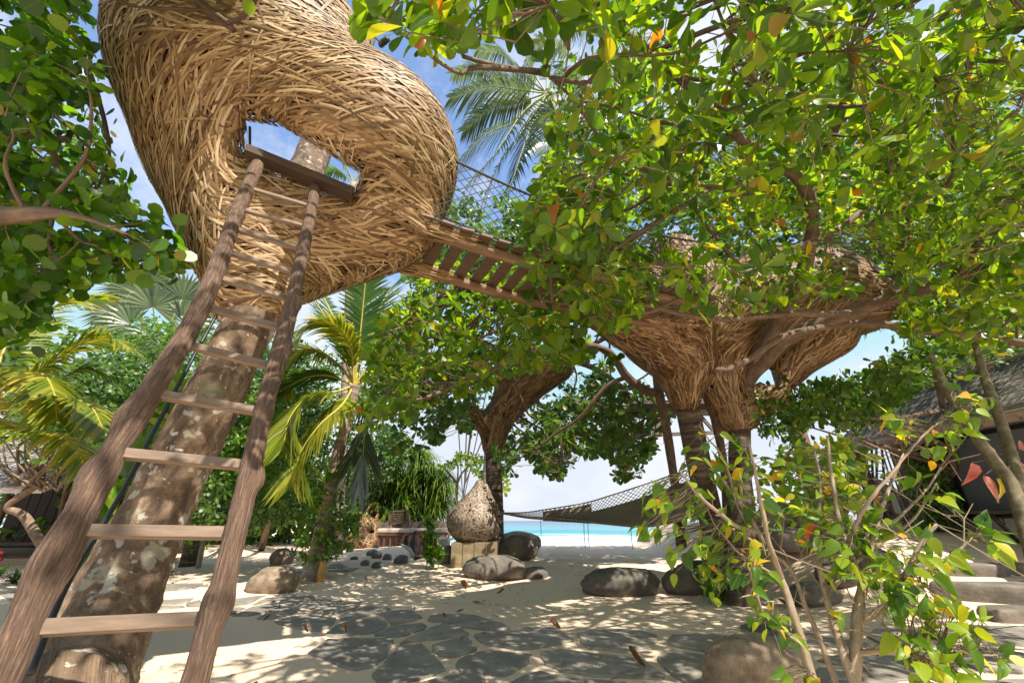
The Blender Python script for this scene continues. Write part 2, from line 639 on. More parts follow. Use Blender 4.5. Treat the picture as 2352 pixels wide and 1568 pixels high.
M['weave'] = weave_mat('weave', [(0, (.10, .055, .024)), (.25, (.20, .118, .053)), (.55, (.33, .208, .10)), (.85, (.46, .32, .175)), (1, (.58, .45, .29))])
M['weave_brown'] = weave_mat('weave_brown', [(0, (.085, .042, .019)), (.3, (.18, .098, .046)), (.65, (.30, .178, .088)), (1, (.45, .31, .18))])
M['weave_grey'] = weave_mat('weave_grey', [(0, (.14, .10, .07)), (.3, (.24, .18, .13)), (.65, (.34, .27, .20)), (1, (.46, .39, .31))])
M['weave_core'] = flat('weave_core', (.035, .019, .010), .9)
M['thatch'] = weave_mat('thatch', [(0, (.15, .13, .115)), (.3, (.25, .22, .195)), (.65, (.35, .315, .28)), (1, (.46, .42, .375))])

M['leaf_almond'] = leaf_mat('leaf_almond', [(0, (.022, .060, .005)), (.3, (.045, .108, .007)), (.6, (.078, .155, .009)), (.88, (.13, .205, .011)), (.98, (.17, .17, .014)), (.995, (.22, .12, .02)), (1, (.24, .08, .02))], (4.4, 3.7, 1.1), .52, .36)
M['leaf_almond_dark'] = leaf_mat('leaf_almond_dark', [(0, (.022, .06, .012)), (.4, (.045, .105, .015)), (.8, (.075, .145, .02)), (.97, (.12, .16, .02)), (1, (.2, .11, .02))], (2.6, 2.6, 1.3), .42, .4)
M['leaf_round'] = leaf_mat('leaf_round', [(0, (.016, .052, .005)), (.4, (.038, .105, .008)), (.8, (.075, .16, .010)), (.97, (.13, .20, .014)), (1, (.2, .14, .02))], (3.8, 3.5, 1.1), .5, .35)
M['leaf_bright'] = leaf_mat('leaf_bright', [(0, (.03, .085, .01)), (.4, (.06, .145, .014)), (.8, (.10, .20, .018)), (1, (.15, .24, .03))], (2.8, 2.6, 1.2), .45, .36)
M['leaf_hedge'] = leaf_mat('leaf_hedge', [(0, (.022, .065, .012)), (.4, (.05, .12, .018)), (.8, (.09, .175, .025)), (1, (.16, .24, .05))], (2.4, 2.4, 1.2), .4, .4)
M['leaf_bush'] = leaf_mat('leaf_bush', [(0, (.025, .075, .008)), (.3, (.06, .15, .011)), (.6, (.12, .22, .014)), (.9, (.22, .31, .02)), (.968, (.42, .36, .02)), (.992, (.5, .24, .02)), (1, (.38, .10, .02))], (2.8, 2.3, .9), .48, .42, .4)
M['leaf_palm'] = leaf_mat('leaf_palm', [(0, (.03, .085, .014)), (.5, (.06, .135, .018)), (1, (.11, .18, .025))], (2.6, 2.3, 1.0), .45, .38, veined=False)
M['leaf_palm_yellow'] = leaf_mat('leaf_palm_yellow', [(0, (.08, .15, .012)), (.4, (.17, .235, .014)), (.75, (.29, .30, .02)), (1, (.40, .37, .06))], (1.7, 1.5, .9), .42, .38, veined=False)
M['leaf_palm_grey'] = leaf_mat('leaf_palm_grey', [(0, (.05, .085, .05)), (.5, (.085, .13, .065)), (1, (.15, .18, .09))], (2.0, 2.0, 1.0), .35, .35, .7, veined=False)
M['leaf_pandan'] = leaf_mat('leaf_pandan', [(0, (.05, .11, .015)), (.5, (.10, .18, .022)), (1, (.18, .25, .04))], (2.2, 2.0, .9), .4, .36, veined=False)
M['leaf_red'] = leaf_mat('leaf_red', [(0, (.28, .03, .02)), (.5, (.42, .07, .05)), (1, (.5, .2, .17))], (1.5, 1.0, 1.0), .35, .4)
M['leaf_dry'] = leaf_mat('leaf_dry', [(0, (.12, .05, .02)), (.5, (.22, .09, .03)), (1, (.36, .15, .04))], (1.2, 1.0, .8), .15, .6)
M['frond_rib'] = flat('frond_rib', (.22, .26, .05), .5)
M['frond_rib_gold'] = flat('frond_rib_gold', (.42, .33, .05), .5)
M['flower_red'] = flat('flower_red', (.6, .02, .015), .5)
M['flower_pink'] = flat('flower_pink', (.6, .2, .2), .5)


# ------------------------------------------------------------------ leaves
def leaf_template(widths, ts, fold=.18, curl=-.16, cols=2, point=1.0):
    """Leaf of length 1 along +Y, face +Z."""
    vs_, fs = [(0, 0, 0)], []
    rows = []
    for tt, w in zip(ts, widths):
        row = []
        for x in ((-1, 0, 1) if cols == 2 else (-1, 1)):
            row.append(len(vs_))
            vs_.append((x * w, tt, abs(x) * w * fold + curl * tt * tt))
        rows.append(row)
    tip = len(vs_)
    vs_.append((0, point, curl * point * point))
    r0 = rows[0]
    for a, b in zip(r0[:-1], r0[1:]):
        fs.append((0, b, a))
    for r, q in zip(rows[:-1], rows[1:]):
        for k in range(len(r) - 1):
            fs.append((r[k], r[k + 1], q[k + 1], q[k]))
    r = rows[-1]
    for a, b in zip(r[:-1], r[1:]):
        fs.append((a, b, tip))
    return np.array(vs_, float), fs


T_ALMOND = leaf_template([.05, .14, .245, .27, .17], [.12, .35, .62, .82, .95])
T_ALMOND_LOW = leaf_template([.12, .26, .18], [.3, .68, .92], .2, -.15)
T_ROUND = leaf_template([.22, .40, .44, .34], [.12, .35, .62, .86], .1, -.1)
T_SIMPLE = leaf_template([.22, .24], [.3, .7], .2, -.15, 1)
T_HEART = leaf_template([.22, .31, .235, .085], [.10, .32, .62, .87], .26, -.30)


def leaf_basis(d, n):
    d = unit(d)
    x = unit(np.cross(d, n))
    z = np.cross(x, d)
    return np.stack([x, d, z], 1)      # rows: local x,y,z in world


def leaf_shape(n):
    """each leaf its own width and curl"""
    return np.stack([rng.uniform(.72, 1.18, n), np.ones(n), rng.uniform(-.4, 2.6, n)], 1)


def leaf_mesh(name, pos, R, size, tpl, material, parent, **props):
    tv, tf = tpl
    N = len(pos)
    V = pos[:, None, :] + size[:, None, None] * np.einsum('vk,nkj->nvj', tv, R * leaf_shape(N)[:, :, None])
    lp = np.array([i for f in tf for i in f])
    tot = np.array([len(f) for f in tf])
    loops = (lp[None, :] + (np.arange(N) * len(tv))[:, None]).ravel()
    me = bpy.data.meshes.new(name)
    fill(me, V.reshape(-1, 3), loops, np.tile(tot, N), np.tile(tv[:, :2], (N, 1)), True)
    me.materials.append(material)
    return link(name, me, parent, **props)


_leaf_cache = {}


def leaves(parent, pos, d, n, size, tpl, material, single=300, name='leaf', mass='foliage', min_px=6.0):
    """Up to `single` of the leaves that show largest become leaf objects, the rest one part."""
    R = leaf_basis(d, n)
    px, py, dep = proj(pos + unit(d) * (size * .5)[:, None])
    pxs = size * FPX / np.maximum(dep, .1)
    ok = (dep > .2) & (px > 0) & (px < WPX) & (py > 0) & (py < HPX) & (pxs > min_px)
    fc = np.abs(np.einsum('nj,nj->n', R[:, 2], unit(pos - CAM)))
    score = np.where(ok, pxs * (.35 + fc), 0)
    order = np.argsort(-score)
    pick = [i for i in order[:single] if score[i] > 0]
    rest = np.ones(len(pos), bool)
    rest[pick] = False
    if pick:
        key = (id(tpl[0]), material.name)
        if key not in _leaf_cache:
            me = bpy.data.meshes.new(name)
            fill(me, tpl[0], np.array([i for f in tpl[1] for i in f]), np.array([len(f) for f in tpl[1]]), tpl[0][:, :2], True)
            me.materials.append(material)
            _leaf_cache[key] = me
        me = _leaf_cache[key]
        for i in pick:
            o = link(name, me, parent)
            m = Matrix.Identity(4)
            B = (R[i] * leaf_shape(1)[0][:, None]).T * size[i]
            for a in range(3):
                for b_ in range(3):
                    m[a][b_] = B[a][b_]
                m[a][3] = pos[i][a]
            o.matrix_basis = m
    if rest.any():
        leaf_mesh(mass, pos[rest], R[rest], size[rest], tpl, material, parent, kind='stuff')


def rosettes(c, ax, cnt, Lr, spread=(45, 95), droop=.12, up=0.0):
    """Leaves round twig tips: returns pos, dir, normal, size."""
    k = rng.integers(cnt[0], cnt[1] + 1, len(c))
    idx = np.repeat(np.arange(len(c)), k)
    ax = unit(ax)
    h = np.where(np.abs(ax[:, 2:3]) < .9, A(0, 0, 1)[None], A(1, 0, 0)[None])
    u = unit(np.cross(ax, h))
    w = np.cross(ax, u)
    j = np.concatenate([np.arange(q) for q in k])
    ph = j * 2.39996 + rng.uniform(0, 6.28, len(c))[idx] + rng.normal(0, .25, len(idx))
    th = np.radians(rng.uniform(*spread, len(idx)))
    a = ax[idx]
    d = np.cos(th)[:, None] * a + np.sin(th)[:, None] * (np.cos(ph)[:, None] * u[idx] + np.sin(ph)[:, None] * w[idx])
    d[:, 2] -= droop * rng.uniform(.3, 1.6, len(idx))
    n = a + rng.normal(0, .35, (len(idx), 3)) + A(0, 0, up)
    sz = rng.uniform(*Lr, len(idx)) * np.repeat(rng.uniform(.8, 1.15, len(c)), k)
    pos = c[idx] + a * rng.uniform(-.02, .02, (len(idx), 1)) + unit(d) * .012
    return pos, unit(d), n, sz


def branches(limbs, tips, parent, mats, k2=None, r2=.018, r1=.0055, name='branch', sag=.06):
    """Second-order boughs from the limbs to groups of tips, and a twig to each tip. limbs: list of (pts, rad)."""
    lp = np.concatenate([p for p, r in limbs])
    n2 = k2 or max(6, len(tips) // 14)
    nodes = tips[rng.choice(len(tips), min(n2, len(tips)), replace=False)]
    mb = MB()
    bp = [lp]
    for q in nodes:
        dist = np.linalg.norm(lp - q, axis=1) + rng.uniform(0, .3, len(lp))
        s = lp[np.argmin(dist)]
        ln = np.linalg.norm(q - s)
        if ln < .05:
            continue
        md = (s + q) / 2 + rng.normal(0, .09, 3) * ln - A(0, 0, sag * ln)
        md2 = s * .25 + q * .75 + rng.normal(0, .05, 3) * ln
        pts = smooth_line([s, md, md2, q], 4)
        rr = np.linspace(r2 * (0.7 + .25 * ln), r1 * 1.3, len(pts))
        mb.tube(pts, rr, 5, False, .12)
        bp.append(pts)
    if mb.n:
        mb.build('bough', mats[0], parent, kind='stuff')
    bp = np.concatenate(bp)
    tw = MB()
    ax = np.zeros_like(tips)
    for i, q in enumerate(tips):
        dd = np.linalg.norm(bp - q, axis=1)
        dd[dd < .05] = 9
        s = bp[np.argmin(dd)]
        v = q - s
        ln = np.linalg.norm(v)
        ax[i] = unit(v)
        if ln > 1.3:
            s = q - v / ln * .45
            v = q - s
        md = (s + q) / 2 + rng.normal(0, .1, 3) * np.linalg.norm(v)
        tw.tube([s, md, q], [r1, r1 * .8, r1 * .5], 4, False)
    tw.build('twig', mats[1], parent, kind='stuff')
    return ax


def scatter(n, lo, hi, polys, clump=.0, seed=0, cs=1.0, extra=None):
    """n points uniform in a world box, kept where the crown shows in the photograph and where the clump noise is high."""
    got = []
    tot = 0
    for _ in range(60):
        p = rng.uniform(lo, hi, (n * 3, 3))
        x, y, d = proj(p)
        k = np.zeros(len(p), bool)
        for poly in polys:
            k |= in_poly(x, y, poly)
        k &= d > .3
        if clump:
            k &= noise3(p * cs, seed) > clump
        if extra is not None:
            k &= extra(p, x, y)
        got.append(p[k])
        tot += k.sum()
        if tot >= n:
            break
    return np.concatenate(got)[:n]


# ------------------------------------------------------------------ woven surfaces
def surface_nets(f, lo, hi, step):
    lo, hi = np.asarray(lo, float), np.asarray(hi, float)
    n = np.ceil((hi - lo) / step).astype(int) + 1
    ax = [lo[i] + step * np.arange(n[i]) for i in range(3)]
    g = np.stack(np.meshgrid(*ax, indexing='ij'), -1)
    v = f(g.reshape(-1, 3)).reshape(n)
    s = v < 0
    acc = np.zeros((*(n - 1), 3))
    cnt = np.zeros(n - 1)
    sh = lambda a, d: a[d[0]:n[0] - 1 + d[0], d[1]:n[1] - 1 + d[1], d[2]:n[2] - 1 + d[2]]
    for a in range(3):
        for i in (0, 1):
            for j in (0, 1):
                d0 = [0, 0, 0]
                d0[(a + 1) % 3], d0[(a + 2) % 3] = i, j
                d1 = list(d0)
                d1[a] = 1
                v0, v1 = sh(v, d0), sh(v, d1)
                k = (v0 < 0) != (v1 < 0)
                t = np.where(k, v0 / np.where(k, v0 - v1, 1), 0)
                p = sh(g, d0) + 0
                p[..., a] += t * step
                acc += np.where(k[..., None], p, 0)
                cnt += k
    act = cnt > 0
    ids = -np.ones(n - 1, int)
    ids[act] = np.arange(act.sum())
    V = acc[act] / cnt[act][:, None]
    F = []
    for a in range(3):
        b_, c_ = (a + 1) % 3, (a + 2) % 3
        v0 = np.take(s, range(0, n[a] - 1), a)
        v1 = np.take(s, range(1, n[a]), a)
        idx = np.argwhere(v0 != v1)
        idx = idx[(idx[:, b_] > 0) & (idx[:, c_] > 0) & (idx[:, b_] < n[b_] - 1) & (idx[:, c_] < n[c_] - 1)]
        flip = v1[tuple(idx.T)]
        q = []
        for db, dc in ((-1, -1), (0, -1), (0, 0), (-1, 0)):
            e = idx.copy()
            e[:, b_] += db
            e[:, c_] += dc
            q.append(ids[tuple(e.T)])
        q = np.stack(q, 1)
        q[flip] = q[flip][:, ::-1]
        F.append(q)
    F = np.concatenate(F)
    F = F[(F >= 0).all(1)]
    return V, F


def smin(a, b, k):
    h = np.clip(.5 + .5 * (b - a) / k, 0, 1)
    return b * (1 - h) + a * h - k * h * (1 - h)


def smax(a, b, k):
    return -smin(-a, -b, k)


def capsule(p, a, b, ra, rb):
    ba = b - a
    t = np.clip(((p - a) @ ba) / (ba @ ba), 0, 1)
    return np.linalg.norm(p - a - t[:, None] * ba, axis=1) - (ra + (rb - ra) * t)


def ellipsoid(p, c, r, R=None):
    q = p - c
    if R is not None:
        q = q @ np.asarray(R).T
    k0 = np.linalg.norm(q / r, axis=1)
    k1 = np.linalg.norm(q / (np.asarray(r) ** 2), axis=1)
    return k0 * (k0 - 1) / np.maximum(k1, 1e-6)


def sdf_grad(f, p, e=.012):
    g = np.stack([f(p + e * np.eye(3)[i]) - f(p - e * np.eye(3)[i]) for i in range(3)], 1) / (2 * e)
    return g


def weave(root, f, lo, hi, step, n, length, width, dirf, material, core_mat, seed=1, jit=16, single=300, thick=.012, part='strip', cross=.05, keep=None, segs=9, lift=1.0):
    """A woven body: a dark inner shell, the largest strips as parts, the rest of the weave as one part."""
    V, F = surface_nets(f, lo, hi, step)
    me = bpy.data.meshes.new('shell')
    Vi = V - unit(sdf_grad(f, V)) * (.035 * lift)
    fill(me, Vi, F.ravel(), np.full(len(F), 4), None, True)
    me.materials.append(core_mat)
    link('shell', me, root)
    r = np.random.default_rng(seed)
    a, b_, c = V[F[:, 0]], V[F[:, 1]], V[F[:, 2]]
    ar = np.linalg.norm(np.cross(b_ - a, c - a), axis=1)
    pick = r.choice(len(F), n, p=ar / ar.sum())
    w = r.dirichlet((1, 1, 1), n)
    p = (a[pick] * w[:, :1] + b_[pick] * w[:, 1:2] + c[pick] * w[:, 2:])
    if keep is not None:
        p = p[keep(p)]
        n = len(p)
    g = sdf_grad(f, p)
    nn = unit(g)
    ang = np.radians(r.normal(0, 7, n) + r.choice([-1, 1], n) * r.uniform(.35, 1.25, n) * jit)
    cr = r.random(n) < cross
    ang[cr] += np.radians(r.uniform(40, 100, cr.sum()))
    Ls = r.uniform(*length, n)
    W = r.uniform(*width, n)
    K = segs
    pts = np.zeros((K, n, 3))
    nor = np.zeros((K, n, 3))
    for sgn, rng_ in ((1, range(K // 2, K)), (-1, range(K // 2 - 1, -1, -1))):
        q = p.copy()
        for s_i, k in enumerate(rng_):
            g = sdf_grad(f, q)
            nn = unit(g)
            d = dirf(q, nn)
            d = unit(d - nn * (d * nn).sum(1, keepdims=True))
            sd = np.cross(nn, d)
            d = np.cos(ang)[:, None] * d + np.sin(ang)[:, None] * sd
            if not (sgn == 1 and s_i == 0):
                q = q + sgn * d * (Ls / (K - 1))[:, None]
                for _ in range(2):
                    g = sdf_grad(f, q)
                    q = q - g * (f(q) / np.maximum((g * g).sum(1), .05))[:, None]
                nn = unit(sdf_grad(f, q))
            pts[k], nor[k] = q, nn
    t = np.gradient(pts, axis=0)
    side = unit(np.cross(nor, t))
    ph = r.uniform(0, 6.28, n)
    lay = r.uniform(0, 1, n)
    kk = np.arange(K)[:, None]
    h = (lay[None] * 3.0 + .45 * np.sin(kk * 1.3 + ph[None])) * thick * lift
    end = np.abs(kk / (K - 1) - .5) * 2
    loose = r.random(n) < .06
    h = h - .030 * lift * np.maximum(end - .72, 0) / .28 * (~loose)[None] + .05 * lift * np.maximum(end - .6, 0) * loose[None] * r.uniform(0, 1, n)[None]
    ctr = pts + nor * h[..., None]
    hw = (W / 2)[None, :, None] * (1 - .35 * np.maximum(end - .7, 0) / .3)[..., None]
    l, m_, rr = ctr - side * hw, ctr + nor * (W * .07)[None, :, None], ctr + side * hw
    ver = np.stack([l, m_, rr], 2)                  # K, n, 3, 3
    ver = ver.transpose(1, 0, 2, 3).reshape(n, K * 3, 3)
    arc = (kk / (K - 1)) * Ls[None]
    uv = np.stack([np.repeat((arc.T + ph[:, None])[:, :, None], 3, 2), np.broadcast_to(A(0, .5, 1)[None, None] + ph[:, None, None], (n, K, 3))], -1).reshape(n, K * 3, 2)
    q = []
    for k in range(K - 1):
        for j in (0, 1):
            q.append((k * 3 + j, k * 3 + j + 1, k * 3 + j + 4, k * 3 + j + 3))
    q = np.array(q)
    mid = ctr[K // 2]
    x, y, dep = proj(mid)
    px = Ls * FPX / np.maximum(dep, .1)
    facing = -(nor[K // 2] * unit(mid - CAM)).sum(1)
    sc = np.where((x > 0) & (x < WPX) & (y > 0) & (y < HPX) & (facing > .1), px * facing * (.4 + lay), 0)
    order = np.argsort(-sc)[:single]
    order = order[sc[order] > 0]
    rest = np.ones(n, bool)
    rest[order] = False

    def mk(name, sel, **props):
        me = bpy.data.meshes.new(name)
        N = len(sel)
        fill(me, ver[sel].reshape(-1, 3), (q.ravel()[None] + (np.arange(N) * K * 3)[:, None]).ravel(), np.full(N * len(q), 4), uv[sel].reshape(-1, 2), True)
        me.materials.append(material)
        return link(name, me, root, **props)
    for i in order:
        mk(part, np.array([i]))
    mk('weave', np.where(rest)[0], kind='stuff')


# ------------------------------------------------------------------ ground, sea
def nonuni(lo, hi, mid, n, pw):
    t = np.linspace(-1, 1, n)
    s = np.sign(t) * np.abs(t) ** pw
    return np.where(s < 0, mid + s * (mid - lo), mid + s * (hi - mid))


xs = nonuni(-130, 130, 1.5, 420, 2.4)
ys = np.concatenate([np.linspace(-14, 2, 40)[:-1], np.geomspace(2, 140, 330)])
X, Y = np.meshgrid(xs, ys)
Z = ground(X, Y)
Z = np.where(Y < 1.5, ground(X, np.full_like(Y, 1.5)) * 1.0, Z)
nx, ny = len(xs), len(ys)
ii = np.arange(nx * ny).reshape(ny, nx)
F = np.stack([ii[:-1, :-1], ii[:-1, 1:], ii[1:, 1:], ii[1:, :-1]], -1).reshape(-1, 4)
me = bpy.data.meshes.new('sand_ground')
fill(me, np.stack([X, Y, Z], -1).reshape(-1, 3), F.ravel(), np.full(len(F), 4), None, True)
me.materials.append(M['sand'])
tag(link('sand_ground', me), 'pale sand ground of the beach garden, dappled with leaf shade', kind='structure')

m, t, b = mat('sea')
v = coords(t, (1, 1, 1))
sx = t.nodes.new('ShaderNodeSeparateXYZ')
t.links.new(v, sx.inputs[0])
mr = nd(t, 'ShaderNodeMapRange')
mr.inputs['From Min'].default_value = 40
mr.inputs['From Max'].default_value = 900
t.links.new(sx.outputs['Y'], mr.inputs['Value'])
r = ramp(t, [(0, (.10, .30, .33)), (.12, (.05, .24, .30)), (.35, (.022, .15, .24)), (1, (.012, .075, .17))])
t.links.new(mr.outputs[0], r.inputs[0])
fm = noise(t, coords(t, (.035, .16, 1)), 1.0, 7, .68)
mr2 = nd(t, 'ShaderNodeMapRange')
for k, vv in (('From Min', 78), ('From Max', 112), ('To Min', 0.22), ('To Max', -.13)):
    mr2.inputs[k].default_value = vv
t.links.new(sx.outputs['Y'], mr2.inputs['Value'])
ad = nd(t, 'ShaderNodeMath', operation='ADD')
t.links.new(fm, ad.inputs[0])
t.links.new(mr2.outputs[0], ad.inputs[1])
fr = ramp(t, [(.60, (0, 0, 0)), (.66, (1, 1, 1))])
t.links.new(ad.outputs[0], fr.inputs[0])
c = mixc(t, fr.outputs[0], r.outputs[0], (.40, .47, .54))
t.links.new(c, b.inputs['Base Color'])
mrr = nd(t, 'ShaderNodeMapRange')
mrr.inputs['To Min'].default_value = .22
mrr.inputs['To Max'].default_value = .9
t.links.new(fr.outputs[0], mrr.inputs['Value'])
t.links.new(mrr.outputs[0], b.inputs['Roughness'])
b.inputs['Specular IOR Level'].default_value = .25
bump(t, b, noise(t, coords(t, (.25, .9, 1)), 1.0, 5, .6), .5, .5)
M['sea'] = m
mb = MB()
sy = np.concatenate([np.linspace(26, 140, 90), np.geomspace(145, 12000, 30)])
sxx = np.linspace(-1, 1, 40)
Xs, Ys_ = np.meshgrid(sxx, sy)
Xs = Xs * (60 + Ys_ * 3) + 20
swell = .16 * np.sin(Ys_ * .42 + 1.3 * vnoise(Xs * .05, Ys_ * .02, 3)) * (Ys_ < 140) + .5 * np.exp(-((Ys_ - 104 - 3 * vnoise(Xs * .04, Xs * 0, 8)) / 1.6) ** 2)
Zs = -1.25 + swell
jj = np.arange(Xs.size).reshape(Xs.shape)
mb.add(np.stack([Xs, Ys_, Zs], -1).reshape(-1, 3), np.stack([jj[:-1, :-1], jj[:-1, 1:], jj[1:, 1:], jj[1:, :-1]], -1).reshape(-1, 4))
tag(mb.build('sea', M['sea']), 'turquoise sea with white surf running in to the beach', kind='structure')

# ------------------------------------------------------------------ stone path
z1 = lambda q: [(490 + .2865 * x, 1323 + .2865 * y) for x, y in q]
z2 = lambda q: [(1041.2 + .3125 * x, 1384.2 + .3125 * y) for x, y in q]
z3 = lambda q: [(1653.75 + .2969 * x, 1384.2 + .2969 * y) for x, y in q]
z4 = lambda q: [(245 + .3385 * x, 1225 + .3385 * y) for x, y in q]
FLAGS = [
    z1([(735, 628), (915, 505), (1100, 500), (1300, 500), (1460, 505), (1465, 530), (1400, 650), (1280, 745), (1150, 770), (1000, 740), (930, 690), (820, 655)]),
    z1([(1250, 800), (1440, 600), (1480, 565), (1680, 535), (1760, 620), (1895, 762), (1700, 830), (1600, 865), (1300, 890)]),
    z1([(860, 480), (1000, 385), (1150, 350), (1320, 337), (1390, 370), (1405, 405), (1300, 460), (1180, 475), (1000, 495), (930, 498)]),
    z1([(1275, 480), (1400, 410), (1560, 390), (1690, 378), (1720, 400), (1700, 430), (1560, 480), (1450, 497), (1330, 490)]),
    z1([(1480, 558), (1520, 525), (1660, 460), (1850, 385), (1950, 400), (2060, 470), (1900, 500), (1640, 528)]),
    z1([(1320, 310), (1420, 280), (1590, 272), (1640, 310), (1690, 335), (1600, 365), (1430, 397), (1390, 350)]),
    z1([(985, 330), (1090, 290), (1250, 240), (1350, 240), (1445, 265), (1340, 300), (1200, 330), (1120, 355), (1020, 360)]),
    z1([(1690, 360), (1720, 330), (1800, 315), (1950, 310), (2120, 325), (2250, 365), (2350, 400), (2390, 430), (2352, 437), (2200, 442), (2000, 418), (1850, 372), (1740, 375)]),
    z1([(1745, 570), (1800, 545), (2040, 485), (2120, 600), (2050, 630), (1900, 664), (1820, 650), (1745, 600)]),
    z2([(125, 245), (200, 220), (400, 212), (520, 185), (740, 183), (800, 210), (850, 240), (900, 285), (760, 320), (600, 345), (450, 352), (250, 322), (170, 287)]),
    z2([(0, 470), (40, 410), (150, 367), (280, 350), (585, 382), (560, 460), (470, 510), (360, 555), (250, 540), (40, 525)]),
    z2([(618, 362), (780, 344), (930, 362), (1100, 385), (1300, 402), (1420, 427), (1480, 470), (1595, 550), (1550, 575), (1300, 562), (1000, 550), (800, 518), (645, 465)]),
    z2([(905, 230), (1000, 205), (1200, 195), (1400, 212), (1510, 240), (1520, 280), (1460, 335), (1280, 375), (1100, 358), (960, 345), (935, 300)]),
    z2([(1545, 285), (1600, 245), (1740, 240), (1900, 240), (2100, 270), (2352, 305), (2480, 345), (2400, 405), (2060, 412), (1850, 373), (1700, 342), (1580, 320)]),
    z2([(1485, 410), (1560, 378), (1700, 374), (1900, 404), (2060, 434), (2300, 480), (2300, 640), (1750, 640), (1610, 545), (1525, 470)]),
    z2([(400, 595), (520, 537), (630, 508), (800, 558), (1300, 592), (1300, 690), (350, 690)]),
    z2([(0, 545), (240, 548), (265, 590), (220, 690), (-150, 690), (-250, 615), (-150, 580)]),
    z2([(2110, 205), (2160, 192), (2352, 200), (2640, 262), (2430, 300), (2250, 275)]),
    z3([(520, 225), (700, 235), (960, 290), (1150, 320), (1150, 350), (900, 330), (640, 320)]),
    z3([(1200, 210), (1500, 215), (1800, 260), (1780, 320), (1500, 335), (1230, 325), (1110, 270)]),
    z3([(1860, 355), (1950, 342), (2352, 400), (2600, 480), (2352, 560), (2000, 535), (1800, 450)]),
    z3([(1800, 175), (2352, 182), (2600, 190), (2600, 330), (2352, 345), (1950, 300)]),
    z3([(720, 455), (900, 400), (1300, 400), (1700, 430), (1890, 520), (1700, 590), (1300, 630), (1030, 510)]),
    z3([(760, 520), (980, 530), (1230, 570), (1450, 660), (1000, 720), (720, 640)]),
    z3([(1750, 650), (2000, 605), (2352, 595), (2600, 605), (2600, 740), (1750, 740)]),
    z1([(145, 325), (300, 255), (480, 218), (550, 240), (520, 265), (400, 300), (270, 325)]),
    z1([(345, 350), (400, 310), (560, 255), (680, 255), (710, 270), (640, 308), (450, 353)]),
    z1([(470, 370), (600, 335), (790, 315), (990, 340), (960, 400), (870, 450), (740, 440), (580, 405)]),
    z1([(295, 240), (420, 182), (610, 147), (685, 165), (600, 190), (430, 213)]),
    z1([(150, 250), (180, 185), (415, 157), (295, 223)]),
    z1([(515, 215), (620, 180), (790, 153), (830, 183), (740, 210), (640, 235), (560, 230)]),
    z1([(665, 245), (750, 215), (860, 187), (1000, 190), (1040, 205), (950, 243), (870, 268), (780, 273)]),
    z1([(770, 290), (900, 260), (1050, 223), (1200, 217), (1140, 262), (1000, 298), (880, 318)]),
    z1([(60, 300), (60, 270), (200, 258), (255, 265), (135, 318)]),
    z4([(270, 496), (300, 465), (600, 440), (560, 468), (450, 486)]),
    z4([(260, 518), (350, 497), (520, 492), (530, 505), (300, 522)]),
    z4([(320, 385), (380, 362), (590, 360), (560, 380), (330, 400)]),
    z4([(530, 480), (640, 455), (640, 500), (550, 500)]),
    z4([(1240, 275), (1300, 258), (1350, 262), (1330, 282)]),
    z4([(1510, 215), (1590, 202), (1610, 218), (1540, 224)]),
    z4([(1470, 240), (1490, 227), (1640, 223), (1600, 238)]),
    z4([(1500, 258), (1620, 242), (1715, 239), (1640, 262)]),
    z4([(620, 362), (690, 345), (690, 364)]),
    [(0, 1368), (40, 1352), (110, 1350), (90, 1372), (20, 1382)],
    [(330, 1350), (370, 1342), (470, 1341), (450, 1352)],
]
path = thing('stone_path', A(1, 5, 0), 'path of dark grey slate flagstones set in the sand', 'path', kind='structure')
for fl in FLAGS:
    wpts = np.array([G(x, y) for x, y in fl])
    c0 = wpts.mean(0)
    wpts = c0 + (wpts - c0) * .95
    # uneven chipped edge
    e = []
    n = len(wpts)
    for i in range(n):
        a_, b_ = wpts[i], wpts[(i + 1) % n]
        ln = np.linalg.norm(b_ - a_)
        k = max(1, int(ln / .09))
        for j in range(k):
            q = a_ + (b_ - a_) * j / k
            e.append(q + rng.normal(0, .010, 3) * A(1, 1, 0))
    e = np.array(e)
    top = ground(e[:, 0], e[:, 1])
    lift = rng.uniform(.014, .030)
    rings = [(1.0, -.05), (1.0, lift * .55), (.985, lift), (.6, lift + .002)]
    mbf = MB()
    vv = []
    for sc_, dz in rings:
        q = c0 + (e - c0) * sc_
        q[:, 2] = ground(q[:, 0], q[:, 1]) + dz + .004 * (vnoise(q[:, 0] * 7, q[:, 1] * 7, 12) - .5)
        vv.append(q)
    cc_ = c0.copy()
    cc_[2] = float(ground(c0[0], c0[1])) + lift + .003
    ne = len(e)
    fs = []
    ccw = np.sum(e[:, 0] * np.roll(e[:, 1], -1) - np.roll(e[:, 0], -1) * e[:, 1]) > 0
    for r_ in range(len(rings) - 1):
        for i in range(ne):
            j = (i + 1) % ne
            q = (r_ * ne + i, r_ * ne + j, (r_ + 1) * ne + j, (r_ + 1) * ne + i)
            fs.append(q if ccw else q[::-1])
    for i in range(ne):
        j = (i + 1) % ne
        q = ((len(rings) - 1) * ne + i, (len(rings) - 1) * ne + j, len(rings) * ne)
        fs.append(q if ccw else q[::-1])
    mbf.add(np.concatenate(vv + [cc_[None]]), fs)
    mbf.build('flagstone', M['slate'], path, smooth=False)


# ------------------------------------------------------------------ boulders
def ico(sub):
    import bmesh
    bm = bmesh.new()
    bmesh.ops.create_icosphere(bm, subdivisions=sub, radius=1)
    v = np.array([x.co[:] for x in bm.verts])
    f = [tuple(q.index for q in x.verts) for x in bm.faces]
    bm.free()
    return v, f


ICO4, ICO3, ICO5 = ico(4), ico(3), ico(5)


